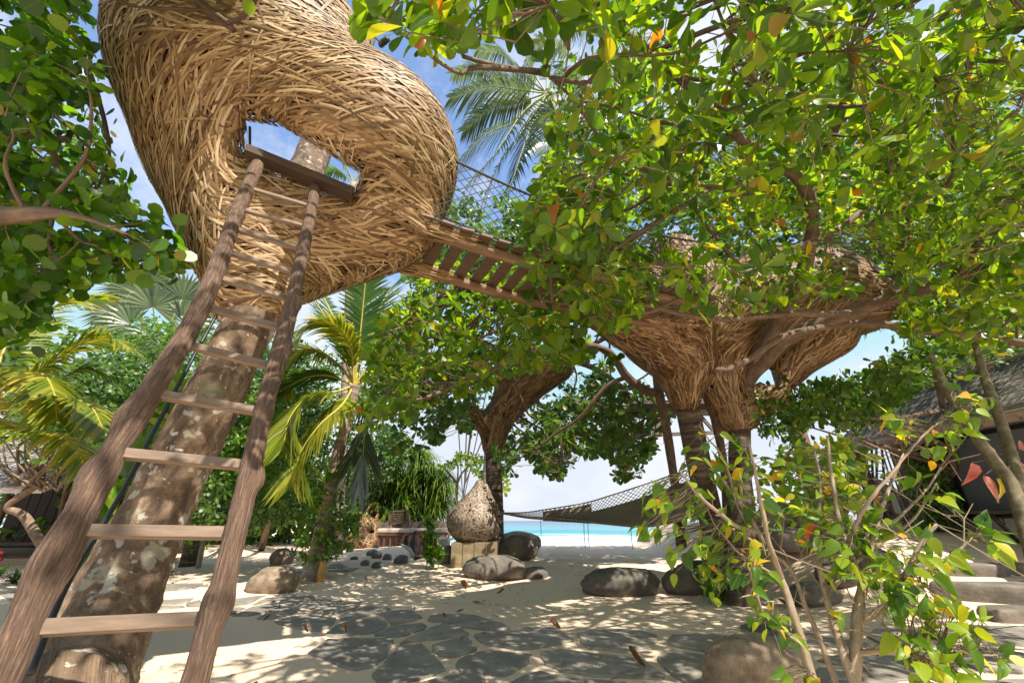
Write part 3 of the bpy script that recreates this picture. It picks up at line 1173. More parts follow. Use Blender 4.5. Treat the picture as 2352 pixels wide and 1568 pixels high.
def boulder(x0, x1, yt, yb, label, material='boulder', depth=.8, seed=0, tilt=0.0, bury=.25, flatten=0.0, rough=.16, group=None, name='boulder', cat='boulder', sub=ICO4):
    base = G((x0 + x1) / 2, yb)
    _, b_, _ = fac((x0 + x1) / 2, yb)
    sc = base[1] / b_ / FPX
    w = (x1 - x0) * sc * .5
    hgt = (yb - yt) * sc * .96
    v, f = sub
    v = v.copy()
    v[:, 2] = np.where(v[:, 2] > 0, np.abs(v[:, 2]) ** (1 + flatten * -.4), v[:, 2])
    nn = noise3(v * 1.3 + seed * 3.1, seed) - .5
    n2 = noise3(v * 3.4 + seed * 1.7, seed + 3) - .5
    n5 = noise3(v * 9 + seed, seed + 6) - .5
    v = v * (1 + rough * 1.6 * nn + rough * .7 * n2 + rough * .32 * n5)[:, None]
    v[:, 2] += tilt * v[:, 0]
    full = hgt / (2 - 2 * bury) * 2
    q = v * A(w, w * depth, full / 2)
    ctr = base + A(0, w * depth * .8, full / 2 - bury * full)
    mbq = MB()
    mbq.add(q + ctr, f)
    return tag(mbq.build(name, M[material]), label, cat, group)


boulder(548, 667, 1307, 1363, 'long rounded brown boulder lying on the sand beside the golden palm', 'boulder_pale', .62, 3, .12)
boulder(609, 662, 1261, 1298, 'pale round boulder half behind the variegated plant', 'boulder_pale', .9, 5)
boulder(1058, 1212, 1281, 1334, 'wide dark boulder in front of the wooden block under the pod seat', 'boulder', .6, 7, -.02, .2, .5)
boulder(1200, 1262, 1303, 1329, 'low small boulder beside the wide dark boulder', 'boulder', .8, 8, 0, .35)
boulder(1137, 1238, 1233, 1288, 'tall dark boulder at the foot of the ringed tree trunk', 'boulder', .8, 11, .08, .2)
boulder(1142, 1246, 1222, 1262, 'pale smooth boulder behind the trunk towards the sea', 'boulder_pale', .5, 12, -.05, .2, .5, .08)
boulder(1342, 1532, 1310, 1370, 'wide domed brown boulder alone on the middle of the sand', 'boulder', .55, 14, 0, .22, .3)
boulder(1534, 1640, 1310, 1367, 'dark boulder beside the wide domed one, half hidden by the bush', 'boulder', .7, 15, 0, .22)
boulder(1655, 1905, 1492, 1640, 'big round brown boulder at the front edge under the bush', 'boulder_pale', .8, 17, 0, .3, .2, .14, sub=ICO5)
boulder(1752, 1800, 1215, 1250, 'small brown boulder beside the left bean bag seat', 'boulder', .9, 18)
boulder(1990, 2090, 1262, 1322, 'rounded brown boulder behind the bush stems at the steps', 'boulder', .8, 19, 0, .25)
boulder(1008, 1046, 1255, 1295, 'grey boulder behind the wooden block beside the climbing plant', 'boulder_grey', .8, 21)
boulder(2082, 2120, 1200, 1222, 'small smooth boulder below the creeper covered posts', 'boulder_grey', .8, 22)
boulder(2186, 2352, 1192, 1222, 'long flat grey boulder under the dark shutter', 'boulder_grey', .45, 23, 0, .2, .5, .1)
boulder(805, 880, 1198, 1221, 'flat pale boulder in front of the cone shaped pod', 'boulder_pale', .6, 24, 0, .25)
boulder(1560, 1680, 1292, 1330, 'dark boulder at the foot of the slanting ringed trunk', 'boulder', .7, 25)
boulder(1835, 1960, 1345, 1392, 'mossy dark boulder behind the bush stems', 'boulder', .7, 26)
boulder(1905, 2010, 1292, 1345, 'broad dark boulder between the bean bags and the bush', 'boulder', .8, 27)
boulder(2300, 2420, 1290, 1320, 'low sandy boulder at the right end of the top step', 'boulder_pale', .7, 29, 0, .4)
MOUND = [(1670, 178, 54, 22), (1790, 150, 80, 38), (1822, 168, 70, 42), (1895, 178, 60, 40), (1985, 205, 100, 56), (1742, 218, 60, 36), (1825, 235, 80, 40), (1615, 98, 56, 32), (1700, 92, 70, 40), (1640, 124, 50, 34), (1832, 100, 22, 28)]
for i, (x, y, w, h) in enumerate(MOUND):
    (cx_, cy_), = z4([(x, y)])
    w, h = w * .3385, h * .3385
    lab = ['low grey stone lowest on the left of the sand mound', 'thin grey stone at the top left of the sand mound', 'thick grey stone below the top one on the sand mound', 'long grey stone in the middle of the sand mound',
           'broad dark stone jutting from the right of the sand mound', 'small dark stone at the foot of the sand mound', 'mottled stone lowest at the front of the sand mound', 'dark round stone beside the shrub at the mound',
           'dark round stone on top of the pile by the shrub', 'dark stone at the bottom of the pile by the shrub', 'small upright stone near the pool edge'][i]
    boulder(cx_ - w / 2, cx_ + w / 2, cy_ - h, cy_, lab, 'boulder_grey', 1.1, 40 + i, .1, .35, .6, .12, 'dark stones bedded in the sand mound', 'stone', 'stone', ICO3)

# stone steps up to the terrace
STEPS = [([(2245, 1398), (2300, 1392), (2500, 1398), (2500, 1432), (2330, 1432), (2262, 1420)], .13, .17, 'lowest long stone step up to the terrace'),
         ([(2142, 1350), (2190, 1338), (2352, 1336), (2520, 1345), (2520, 1395), (2352, 1390), (2240, 1382), (2150, 1366)], .20, .26, 'middle stone step, the thickest, below the terrace'),
         ([(2085, 1300), (2130, 1290), (2250, 1294), (2310, 1305), (2308, 1325), (2230, 1324), (2110, 1312)], .13, .17, 'topmost stone step at the edge of the terrace'),
         ([(1700, 1442), (1740, 1434), (1800, 1440), (1850, 1460), (1800, 1466), (1730, 1456)], .05, .08, 'flat stone slab between the big front boulder and the steps')]
for fl, lo_, hi_, lab in STEPS:
    w = np.array([G(x, y) for x, y in fl])
    c0 = w.mean(0)
    q = smooth_line(np.vstack([w, w[:1]]), 5)[:-1]
    zt = c0[2] + hi_ * .55
    rg = []
    for s_, z_ in ((1.0, zt - .5), (1.02, zt - .1), (1.0, zt - .03), (.96, zt), (.55, zt + .012)):
        p_ = c0 + (q - c0) * s_
        p_[:, 2] = z_ + .03 * (vnoise(p_[:, 0] * 3, p_[:, 1] * 3, 3) - .5)
        rg.append(p_)
    ne = len(q)
    ccw = np.sum(q[:, 0] * np.roll(q[:, 1], -1) - np.roll(q[:, 0], -1) * q[:, 1]) > 0
    fs = []
    for r_ in range(4):
        for i in range(ne):
            j = (i + 1) % ne
            f4 = (r_ * ne + i, r_ * ne + j, (r_ + 1) * ne + j, (r_ + 1) * ne + i)
            fs.append(f4 if ccw else f4[::-1])
    fs.append(tuple(range(4 * ne, 5 * ne)) if ccw else tuple(range(5 * ne - 1, 4 * ne - 1, -1)))
    mbs = MB()
    mbs.add(np.concatenate(rg), fs)
    tag(mbs.build('stone_step', M['step_stone']), lab, 'step', 'stone steps up to the terrace')

# ------------------------------------------------------------------ the leaning tree behind the ladder, its hose and lamp
tp = smooth_line([P(60, 1700, 2.2), P(175, 1560, 2.55), P(350, 1190, 3.0), P(590, 700, 3.5), P(713, 370, 5.6), P(846, 60, 6.9), P(905, -120, 7.5)], 8)
tp[0, 2] = min(tp[0, 2], -.1)
tree0 = thing('leaning_tree', A(tp[0][0], tp[0][1], 0), 'leaning lichen spotted tree trunk that carries the near woven nest behind the ladder', 'tree')
mb = MB()
n0 = len(tp)
rad = np.interp(np.linspace(0, 1, n0), [0, .1, .22, .36, .5, .66, 1], [.29, .27, .225, .20, .205, .28, .24])
# finer rings and relief of its own
tp2 = np.stack([np.interp(np.linspace(0, n0 - 1, 160), range(n0), tp[:, k]) for k in range(3)], 1)
mb.tube(tp2, np.interp(np.linspace(0, n0 - 1, 160), range(n0), rad), 40, True, .05)
V = mb.v[0]
V += unit(V - np.repeat(tp2, 40, 0)) * ((.035 * (noise3(V * 5.5, 2) - .5) + .03 * (noise3(V * 13, 4) - .5))[:, None])
mb.build('trunk', M['lichen_bark'], tree0)
mb = MB()
for pl in ([(905, -120, 7.5, .12), (980, -300, 7.2, .09), (1020, -520, 6.6, .05)], [(890, -60, 7.2, .09), (800, -300, 6.4, .07), (700, -520, 5.6, .04)]):
    p_, r_ = pix_line(pl)
    mb.tube(p_, r_, 8, True, .1)
mb.build('limb', M['branch'], tree0)
hose, hr = pix_line([(70, 1545, 1.9, .013), (160, 1330, 2.2, .013), (280, 1130, 2.5, .013), (385, 930, 2.85, .013), (455, 800, 3.1, .013), (510, 700, 3.3, .013), (545, 640, 3.5, .013)], 8)
mb = MB()
mb.tube(hose, hr, 8, True)
tag(mb.build('hose', M['black_hose']), 'black hose running up the side of the leaning trunk', 'hose')
lamp = thing('spot_lamp', P(880, 98, 6.3), 'small dark spot lamp clamped high on the leaning trunk', 'lamp')
mb = MB()
mb.tube([P(856, 82, 6.6), P(872, 96, 6.25)], .018, 8)
mb.build('bracket', M['black_metal'], lamp)
mb = MB()
q0, q1 = P(872, 106, 6.25), P(891, 88, 6.1)
mb.tube([q0, q0 + (q1 - q0) * .1, q1], [.045, .068, .072], 14)
mb.build('lamp_head', M['black_metal'], lamp)

# ------------------------------------------------------------------ ladder
def Pd(x, y, d):
    a, b, c = fac(x, y)
    return A(a * d, b * d, c * d) + CAM


lad = thing('ladder', A(-1.2, 1.1, 0), 'rustic wooden ladder of two crooked poles leaning up to the near nest', 'ladder')


def pole(pix, y0, d0, y1, d1, r, bumps, name):
    ys_ = np.array([q[1] for q in pix], float)
    inv = 1 / d0 + (ys_ - y0) / (y1 - y0) * (1 / d1 - 1 / d0)
    pts = np.array([Pd(x, y, 1 / v) for (x, y), v in zip(pix, inv)])
    # straight on down to the sand
    e = pts[-1] - pts[-3]
    k = pts[-1][2] / -e[2]
    for s_ in (.33, .66, 1.03):
        pts = np.vstack([pts, (pts[-1] if s_ == .33 else base_) + e * k * (s_ if s_ == .33 else s_)])
        if s_ == .33:
            base_ = pts[-2]
    pts[-3:] = [base_ + e * k * q for q in (.33, .66, 1.03)]
    ln = smooth_line(pts, 10)
    t = np.linspace(0, 1, len(ln))
    rr = np.interp(t, *r)
    mb = MB()
    mb.tube(ln, rr, 24, True, .045)
    V = mb.v[0]
    cen = np.repeat(ln, 24, 0)
    dirv = unit(V - cen)
    V += dirv * (.010 * (noise3(V * 9, 3) - .5) + .006 * (noise3(V * 31, 8) - .5))[:, None]
    for (bx, by, amp, wd) in bumps:
        v_ = 1 / d0 + (by - y0) / (y1 - y0) * (1 / d1 - 1 / d0)
        c_ = Pd(bx, by, 1 / v_)
        V += dirv * (amp * np.exp(-(np.linalg.norm(V - c_, axis=1) / wd) ** 2))[:, None]
    mb.build(name, M['ladder_wood'], lad)
    return lambda x, y: Pd(x, y, 1 / (1 / d0 + (y - y0) / (y1 - y0) * (1 / d1 - 1 / d0)))


PL = pole([(592, 378), (565, 440), (538, 505), (512, 580), (484, 652), (447, 735), (408, 805), (366, 868), (312, 955), (268, 1030), (232, 1092), (182, 1180), (140, 1262), (90, 1360), (44, 1462), (0, 1560)],
          390, 3.84, 1440, 1.22, ([0, .3, .7, 1], [.050, .047, .045, .044]),
          [(250, 962, .04, .08), (168, 1100, .035, .08), (275, 1150, .02, .07), (300, 1025, -.015, .06), (110, 1290, .02, .1), (580, 395, .012, .08)], 'rail')
PR = pole([(724, 432), (712, 500), (698, 570), (680, 650), (661, 735), (643, 805), (622, 880), (601, 965), (584, 1040), (563, 1130), (541, 1225), (515, 1330), (490, 1420), (468, 1490), (446, 1568)],
          440, 4.04, 1425, 1.33, ([0, .3, .7, 1], [.046, .041, .036, .037]),
          [(690, 695, .02, .06), (672, 795, .02, .06), (605, 1095, .03, .05), (500, 1390, .02, .05)], 'rail')
RUNGS = [(84, 1436, 462, 1417), (191, 1213, 519, 1218), (283, 1035, 560, 1062), (366, 900, 587, 937), (428, 785, 618, 834), (468, 697, 640, 746), (504, 633, 660, 679), (523, 573, 676, 621), (541, 521, 688, 566), (563, 478, 700, 515), (584, 431, 711, 469)]
along = unit(PL(312, 955) - PL(90, 1360))
for i, (a_, b_, c_, d_) in enumerate(RUNGS):
    q0, q1 = PL(a_, b_), PR(c_, d_)
    ax0 = unit(q1 - q0)
    fwd = unit(np.cross(ax0, along))
    up_ = np.cross(fwd, ax0)
    mb = MB()
    mb.box((q0 + q1) / 2 - fwd * .02, (np.linalg.norm(q1 - q0) / 2 + .02, .014, .0215), [ax0, fwd, up_])
    mb.build('rung', M['rung_wood'], lad, smooth=False, bevel=.003)

# ------------------------------------------------------------------ near nest
VD = unit(Pd(700, 372, 1) - CAM)
E1, E2 = Pd(600, 195, 5.4), Pd(825, 365, 5.0)
N0, N1 = Pd(600, 420, 5.15), Pd(578, 688, 3.93)
R1 = unit(np.array([[.84, -.05, -.54], [.1, 1, .05], [.54, 0, .84]]))
B0 = Pd(942, 528, 4.7)


def pod_outer(p):
    f = ellipsoid(p, E1, A(1.42, 1.5, 1.55))
    f = smin(f, ellipsoid(p, E2, A(1.13, 1.12, 1.05)), .7)
    f = smin(f, capsule(p, N0, N1, 1.05, .31), .5)
    f = smin(f, capsule(p, Pd(900, 470, 4.9), B0, .55, .25), .35)
    f = smin(f, capsule(p, Pd(680, 560, 4.75), Pd(860, 525, 4.9), .62, .52), .35)
    return f


QUAD = [(572, 288), (655, 296), (745, 352), (822, 402), (806, 452), (690, 408), (572, 356)]


def door_sd(p):
    """signed distance-like, in metres, of the doorway cut (inside negative)."""
    x, y, d = proj(p)
    sd = np.full(len(p), -1e9)
    n = len(QUAD)
    hull = [(576, 290), (640, 300), (816, 402), (803, 448), (576, 352)]
    n = len(hull)
    for i in range(n):
        ax_, ay_ = hull[i]
        bx_, by_ = hull[(i + 1) % n]
        ln = math.hypot(bx_ - ax_, by_ - ay_)
        nx_, ny_ = (by_ - ay_) / ln, -(bx_ - ax_) / ln
        sd = np.maximum(sd, ((x - ax_) * nx_ + (y - ay_) * ny_) * d / FPX)
    return sd


DOORC = Pd(695, 372, 3.6)


def pod(p):
    o = pod_outer(p)
    f = smax(o, -(o + .34), .08)
    f = smax(f, -door_sd(p), .42)
    f = smax(f, -capsule(p, Pd(668, 455, 3.25), Pd(622, 640, 2.95), .42, .36), .4)
    f = smax(f, -capsule(p, Pd(700, 350, 6.3), Pd(720, 300, 9), 1.45, 2.4), .2)
    return f


def pod_dir(p, n):
    x, y, d = proj(p)
    rel = p - (CAM + np.outer((p - CAM) @ VD, VD))
    conc = unit(np.cross(VD[None], rel))
    hz = unit(np.cross(n, unit(A(-.12, .0, 1.0))[None]))
    hz = hz * np.sign((hz * conc).sum(1, keepdims=True) + 1e-6)
    w = sst(640, 470, x) * sst(20, 160, y)
    w = np.maximum(w, .8 * sst(120, 40, np.hypot((x - 700) * .8, y - 372)))
    return hz * (1 - w)[:, None] + conc * w[:, None]


nest = thing('woven_nest', N1, 'huge woven bamboo strip nest with a doorway hatch at the top of the ladder', 'nest')
weave(nest, pod, A(-5.2, 1.2, 2.5), A(0.2, 6.4, 8.4), .08, 13500, (.5, 1.1), (.014, .030), pod_dir, M['weave'], M['weave_core'], 3, 23, 300, .010, keep=lambda p: pod_outer(p) > -.22)
# doorway sill
sill_a, sill_b = Pd(568, 350, 3.98), Pd(812, 448, 4.22)
axs = unit(sill_b - sill_a)
axn = unit(np.cross(axs, A(0, 0, 1)))
mb = MB()
mb.box((sill_a + sill_b) / 2, (np.linalg.norm(sill_b - sill_a) / 2, .075, .04), [axs, axn, np.cross(axn, axs)])
mb.build('door_sill', M['dark_wood'], nest, smooth=False, bevel=.004)
mb = MB()
mb.tube([Pd(574, 292, 4.2), Pd(574, 350, 4.02)], .012, 6)
mb.build('door_rail', M['black_metal'], nest)

# ------------------------------------------------------------------ rope bridge
bd = unit(A(1.23, .57, 0.0))
bs = A(bd[1], -bd[0], 0)                       # towards the camera side
near0 = A(-1.05, 3.72, 4.20)
br = thing('plank_bridge', near0, 'hanging plank bridge with rope net rails between the two woven nests', 'bridge')
LB = 4.4
W_ = .80


def sag(t):
    return -.10 * math.sin(math.pi * t)


for k, off in enumerate((0.0, -W_)):
    pts = [near0 + bd * (LB * t) + bs * off + A(0, 0, sag(t)) for t in np.linspace(0, 1, 14)]
    mb = MB()
    mb.tube(pts, .062, 14, True, .08)
    mb.build('beam', M['beam_wood'], br)
npl = 20
for i in range(npl):
    t = (i + .5) / npl
    c = near0 + bd * (LB * t) - bs * (W_ / 2) + A(0, 0, sag(t) + .083)
    a0 = unit(bd + A(0, 0, rng.normal(0, .03)))
    s0 = unit(bs + bd * rng.normal(0, .02))
    mb = MB()
    mb.box(c + bs * .02, (.072, W_ / 2 + .14, .015), [a0, s0, unit(np.cross(a0, s0))])
    mb.build('plank', M['plank_wood'], br, smooth=False, bevel=.003)
for k, off in enumerate((.10, -W_ - .10)):
    rl = lambda t, h: near0 + bd * (LB * t) + bs * off + A(0, 0, sag(t) * 1.5 + h)
    for h, r_ in ((.98, .016), (.12, .014)):
        mb = MB()
        mb.tube([rl(t, h + (.10 * (2 * t - 1) ** 2 if h > .5 else 0)) for t in np.linspace(-.04, 1, 20)], r_, 7)
        mb.build('hand_rope' if h > .5 else 'foot_rope', M['rope'], br)
    mb = MB()
    nd_ = 30
    for i in range(-8, nd_):
        for sgn in (1, -1):
            pts = []
            for j in range(7):
                u = j / 6
                tt = (i + (u if sgn > 0 else 1 - u) * 7) / nd_
                if 0 <= tt <= 1:
                    pts.append(rl(tt, .13 + u * (.85 + .10 * (2 * tt - 1) ** 2)))
            if len(pts) > 1:
                mb.tube(pts, .0055, 4, False)
    mb.build('net', M['rope'], br, kind='stuff')
# loose bamboo wrapped round the beam ends
for off in (0.0, -W_):
    mb = MB()
    for i in range(46):
        t0 = rng.uniform(-.02, .05)
        a_ = rng.uniform(0, 6.28)
        tw_ = rng.uniform(-1.2, 1.2)
        pts = []
        for j in range(5):
            u = j / 4
            aa = a_ + tw_ * u
            pts.append(near0 + bd * (LB * t0 + .55 * u) + bs * off + (.10 - .03 * u) * (math.cos(aa) * bs + math.sin(aa) * A(0, 0, 1)))
        mb.tube(pts, .011, 4)
    mb.build('wrapping', M['weave'], br, kind='stuff')

# ------------------------------------------------------------------ far nests
def chain(*caps, k=.35):
    def f(p):
        o = None
        for pts in caps:
            for (x0, y0, Y0, r0), (x1, y1, Y1, r1) in zip(pts[:-1], pts[1:]):
                c = capsule(p, P(x0, y0, Y0), P(x1, y1, Y1), r0, r1)
                o = c if o is None else smin(o, c, k)
        return o
    f.box = [P(x, y, Y) + s * A(1, 1, 1) * (r + .5) for pts in caps for x, y, Y, r in pts for s in (-1, 1)]
    return f


def chain_dir(axis_pts, amt=1.0):
    """direction round the limb-like body: mostly along it, as if brushed, with a twist."""
    seg = [(P(*a[:3]), P(*b[:3])) for q in axis_pts for a, b in zip(q[:-1], q[1:])]

    def g(p, n):
        best = np.full(len(p), 1e9)
        d = np.zeros_like(p)
        for a, b in seg:
            ba = b - a
            t = np.clip(((p - a) @ ba) / (ba @ ba), 0, 1)
            ds = np.linalg.norm(p - a - t[:, None] * ba, axis=1)
            k = ds < best
            best = np.where(k, ds, best)
            d[k] = unit(ba)
        rnd = unit(np.cross(n, d))
        return unit(amt * d + (1 - amt) * rnd)
    return g


c1 = [(1572, 905, 8.1, .30), (1566, 830, 7.9, .55), (1530, 760, 7.5, .80), (1460, 705, 6.6, .70), (1375, 685, 5.9, .45)]
c1b = [(1560, 780, 7.8, .6), (1660, 720, 8.1, .85), (1770, 665, 8.3, .9)]
c2 = [(1680, 955, 8.25, .34), (1648, 850, 8.2, .42), (1690, 770, 8.3, .6), (1800, 700, 8.3, .95), (1890, 680, 8.1, .95), (1965, 690, 7.9, .68)]
c3 = [(1706, 950, 8.25, .26), (1768, 905, 8.2, .22), (1812, 845, 8.2, .26), (1900, 765, 8.0, .5)]
c4 = [(1555, 590, 9.4, .55), (1600, 680, 9.0, .9)]
f2 = chain(c1, c1b, c2, c3, c4, k=.22)
HOLE = [(P(1768, 868, 6.0), P(1768, 868, 11.0))]


def far_nest(p):
    f = f2(p)
    h = capsule(p, HOLE[0][0], HOLE[0][1], .15, .24)
    return smax(f, -h, .06)


bx = np.array(f2.box)
n2 = thing('woven_nest', P(1680, 955, 8.25), 'sprawling brown woven nest carried on the two dark trunks under the big almond canopy', 'nest')
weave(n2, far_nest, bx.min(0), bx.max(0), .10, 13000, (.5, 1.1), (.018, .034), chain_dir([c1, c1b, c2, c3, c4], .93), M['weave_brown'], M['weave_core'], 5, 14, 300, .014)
d1 = [(1132, 1025, 15.3, .34), (1145, 960, 15.2, .46), (1190, 890, 14.8, .72), (1275, 835, 14.0, .66)]
d2 = [(1134, 1000, 15.3, .34), (1083, 945, 15.0, .24)]
f3 = chain(d1, d2, k=.3)
bx = np.array(f3.box)
n3 = thing('woven_nest', P(1134, 1020, 15.3), 'slender brown woven nest wrapped round the fork of the tree behind the hammock', 'nest')
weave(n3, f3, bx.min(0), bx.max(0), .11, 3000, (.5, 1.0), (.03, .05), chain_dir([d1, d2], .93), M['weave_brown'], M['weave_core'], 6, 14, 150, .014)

# ------------------------------------------------------------------ big almond tree (near right canopy)
LIMBS = [
    [(1700, 1000, 8.2, .17), (1712, 880, 8.1, .15), (1760, 780, 7.4, .13), (1850, 620, 6.0, .11), (1852, 440, 4.9, .085), (1700, 320, 4.0, .06), (1560, 180, 3.2, .045), (1430, 70, 2.7, .035), (1300, -20, 2.3, .022), (1150, -120, 2.0, .012)],
    [(1852, 440, 4.9, .07), (1905, 330, 4.3, .055), (1960, 160, 3.5, .045), (1995, -40, 2.9, .03), (2020, -250, 2.4, .02)],
    [(1712, 880, 8.1, .15), (1790, 790, 7.4, .14), (1880, 745, 7.0, .13), (2040, 692, 6.3, .11), (2200, 635, 5.5, .085), (2352, 585, 4.8, .07), (2560, 540, 4.0, .04)],
    [(1640, 852, 6.6, .04), (1700, 838, 6.7, .05), (1800, 775, 6.8, .06), (1960, 745, 6.9, .07), (2200, 765, 6.5, .08), (2420, 800, 6.0, .05)],
    [(1250, 690, 4.2, .012), (1330, 700, 4.5, .02), (1470, 700, 4.9, .028), (1640, 735, 5.4, .035), (1800, 722, 5.9, .045), (1950, 720, 6.4, .06)],
    [(1990, 480, 4.8, .05), (1900, 540, 4.6, .035), (1760, 590, 4.4, .03), (1640, 640, 4.3, .024), (1480, 720, 4.3, .018), (1380, 690, 4.2, .012)],
    [(2060, 640, 6.2, .06), (2080, 590, 5.6, .05), (2000, 520, 5.0, .045), (2120, 460, 4.5, .04), (2190, 400, 4.1, .035), (2192, 255, 3.5, .028), (2250, 100, 3.0, .018)],
    [(1250, 165, 2.6, .010), (1312, 225, 2.9, .013), (1400, 340, 3.4, .018), (1500, 400, 3.9, .022), (1640, 430, 4.4, .03), (1790, 450, 4.9, .05)],
    [(2200, 640, 5.5, .05), (2270, 520, 4.6, .04), (2352, 430, 3.9, .03), (2480, 330, 3.3, .018)],
    [(1905, 330, 4.3, .035), (1800, 250, 3.8, .028), (1700, 140, 3.3, .02), (1640, 0, 2.8, .014)],
    [(1700, 320, 4.0, .03), (1560, 290, 3.7, .02), (1420, 250, 3.4, .014), (1310, 230, 3.2, .01)],
    [(1640, 430, 4.4, .03), (1540, 490, 4.1, .024), (1430, 560, 3.8, .019), (1340, 640, 3.5, .013), (1270, 680, 3.3, .008)],
    [(1500, 400, 3.9, .02), (1400, 450, 3.6, .016), (1300, 500, 3.3, .011), (1250, 560, 3.1, .007)],
    [(1765, 770, 7.4, .08), (1770, 720, 7.2, .06), (1720, 640, 6.8, .05), (1640, 540, 6.2, .035), (1560, 430, 5.4, .02)],
]
base = G(1695, 1388)
tA = thing('almond_tree', base, 'big spreading almond tree whose bright leafy canopy fills the upper right', 'tree')
mb = MB()
tk = smooth_line([base - A(0, 0, .2), (base * .5 + P(1700, 1000, 8.2) * .5) + A(.03, 0, 0), P(1700, 1000, 8.2), P(1712, 860, 8.1)], 12)
mb.tube(tk, np.linspace(.235, .165, len(tk)), 18, True, .13)
mb.build('trunk', M['palm_bark'], tA)
lims = []
for q in LIMBS:
    p_, r_ = pix_line(q, 8)
    lims.append((p_, r_))
    mb = MB()
    p2 = p_ + np.stack([.03 * (vnoise(np.arange(len(p_)) * .45, np.zeros(len(p_)), 17 + k) - .5) for k in range(3)], 1) * (r_[:, None] * 18).clip(0, 1.5)
    mb.tube(p2, r_, 9, True, .12)
    mb.build('limb', M['branch'], tA)
ov = smooth_line([P(1430, 70, 2.7), A(.55, .9, 5.9), A(.7, -.6, 6.3), A(.9, -2.2, 6.6)], 8)  # unseen bough added to carry the dappling leaves overhead
lims.append((ov, None))
mb = MB()
mb.tube(ov, np.linspace(.04, .02, len(ov)), 8, True, .1)
mb.build('limb', M['branch'], tA)

POLY_A = [(830, -700), (835, 40), (1010, 130), (1190, 90), (1215, 160), (1275, 200), (1265, 330), (1235, 420), (1245, 520), (1300, 560), (1400, 520), (1560, 480), (1700, 540), (1960, 520), (2045, 600), (2070, 740), (2110, 790), (2360, 800), (3000, 820), (3000, -700)]
POLY_A2 = [(1230, 440), (1400, 520), (1480, 600), (1500, 700), (1400, 760), (1290, 700), (1220, 610)]
POLY_A3 = [(1480, 560), (1750, 560), (1960, 600), (2000, 660), (1700, 720), (1560, 720)]


def slabA(p, x, y):
    hi = 4.3 + 2.9 * sst(.0, 2.0, p[:, 0] + .2 * p[:, 1])
    return p[:, 2] < hi




def overhead():
    """unseen leaves added above and behind the camera to dapple the ladder and the leaning trunk"""
    p = rng.uniform((-1.5, -2.4, 5.4), (3.0, 1.5, 7.6), (900, 3))
    x, y, d = proj(p)
    k = (noise3(p * .9, 44) > .47) & ((d < 0) | (y < -90))
    return p[k][:210]


tips = np.concatenate([
    scatter(2300, (-.6, .35, 3.75), (8.5, 8.2, 7.2), [POLY_A], .40, 3, .9, slabA),
    scatter(240, (-.2, 2.2, 3.0), (3.0, 5.4, 5.0), [POLY_A2]),
    scatter(90, (.8, 2.6, 3.0), (5.0, 6.6, 5.0), [POLY_A3]),
    overhead(),
    scatter(34, (-.9, .9, 3.0), (.3, 2.0, 4.4), [[(825, -120), (850, 30), (960, 105), (1060, 85), (1190, 100), (1200, -120)]]),
])
ax = branches(lims, tips, tA, (M['branch'], M['twig']), 190, .022, .006)
ax = unit(ax + A(0, 0, .55) + rng.normal(0, .25, ax.shape))
pos, d, n, sz = rosettes(tips, ax, (6, 10), (.085, .205), (45, 105), .18)
leaves(tA, pos, d, n, sz, T_ALMOND, M['leaf_almond'])

# leaves over the top edge, seen large from below (another bough of the same crown)
# ------------------------------------------------------------------ dark ringed palm trunk in the far nest
tB2 = thing('palm_tree', G(1660, 1310), 'ringed palm trunk slanting up into the far woven nest', 'tree')
b2 = G(1660, 1310)
mb = MB()
pt = smooth_line([b2 - A(0, 0, .2), P(1615, 1110, 8.9), P(1573, 905, 8.15), P(1560, 780, 7.9), P(1552, 640, 7.9)], 10)
mb.tube(pt, np.linspace(.25, .19, len(pt)), 18, True, .03)
mb.build('trunk', M['palm_bark'], tB2)
hb, hbr = pix_line([(1768, 1250, 8.6, .012), (1755, 1100, 8.5, .012), (1752, 1000, 8.4, .012)], 4)

# ------------------------------------------------------------------ tree with the slender nest
bB = G(1137, 1284)
tB = thing('ringed_tree', bB, 'dark ringed tree trunk standing behind the pod seat and holding the hammock', 'tree')
mb = MB()
pt = smooth_line([bB - A(0, 0, .2), bB * .4 + P(1134, 1020, 15.3) * .6, P(1134, 1020, 15.3), P(1150, 940, 15.2)], 10)
mb.tube(pt, np.linspace(.30, .26, len(pt)), 18, True, .03)
mb.build('trunk', M['palm_bark'], tB)
limsB = []
for q in ([(1150, 950, 15.2, .16), (1220, 880, 14.6, .13), (1310, 830, 13.6, .10), (1420, 880, 12.6, .07), (1480, 960, 12.0, .04)],
          [(1083, 945, 15.0, .10), (1060, 900, 14.6, .07), (1000, 870, 14, .05), (950, 850, 13.5, .03)],
          [(1220, 880, 14.6, .10), (1250, 960, 14.0, .06), (1290, 1020, 13.5, .04)],
          [(1220, 880, 14.6, .1), (1400, 770, 14.2, .09), (1560, 700, 13.8, .08), (1740, 650, 13.5, .06), (1930, 610, 13.2, .04)],
          [(1400, 770, 14.2, .06), (1500, 680, 13.8, .05), (1600, 590, 13.4, .03)],
          [(1150, 950, 15.2, .1), (1180, 860, 15.2, .08), (1150, 760, 15, .05), (1100, 680, 14.5, .03)]):
    p_, r_ = pix_line(q, 6)
    limsB.append((p_, r_))
    mb = MB()
    mb.tube(p_, r_, 8, True, .1)
    mb.build('limb', M['branch'], tB)
POLY_B = [(850, 860), (1000, 800), (1250, 820), (1500, 900), (1540, 960), (1500, 1020), (1470, 1085), (1420, 1100), (1395, 1040), (1330, 1045), (1270, 1105), (1225, 1050), (1195, 1030), (1180, 1090), (1150, 1060), (1090, 1000), (1040, 960), (1000, 1010), (930, 1040), (860, 1000), (840, 930)]
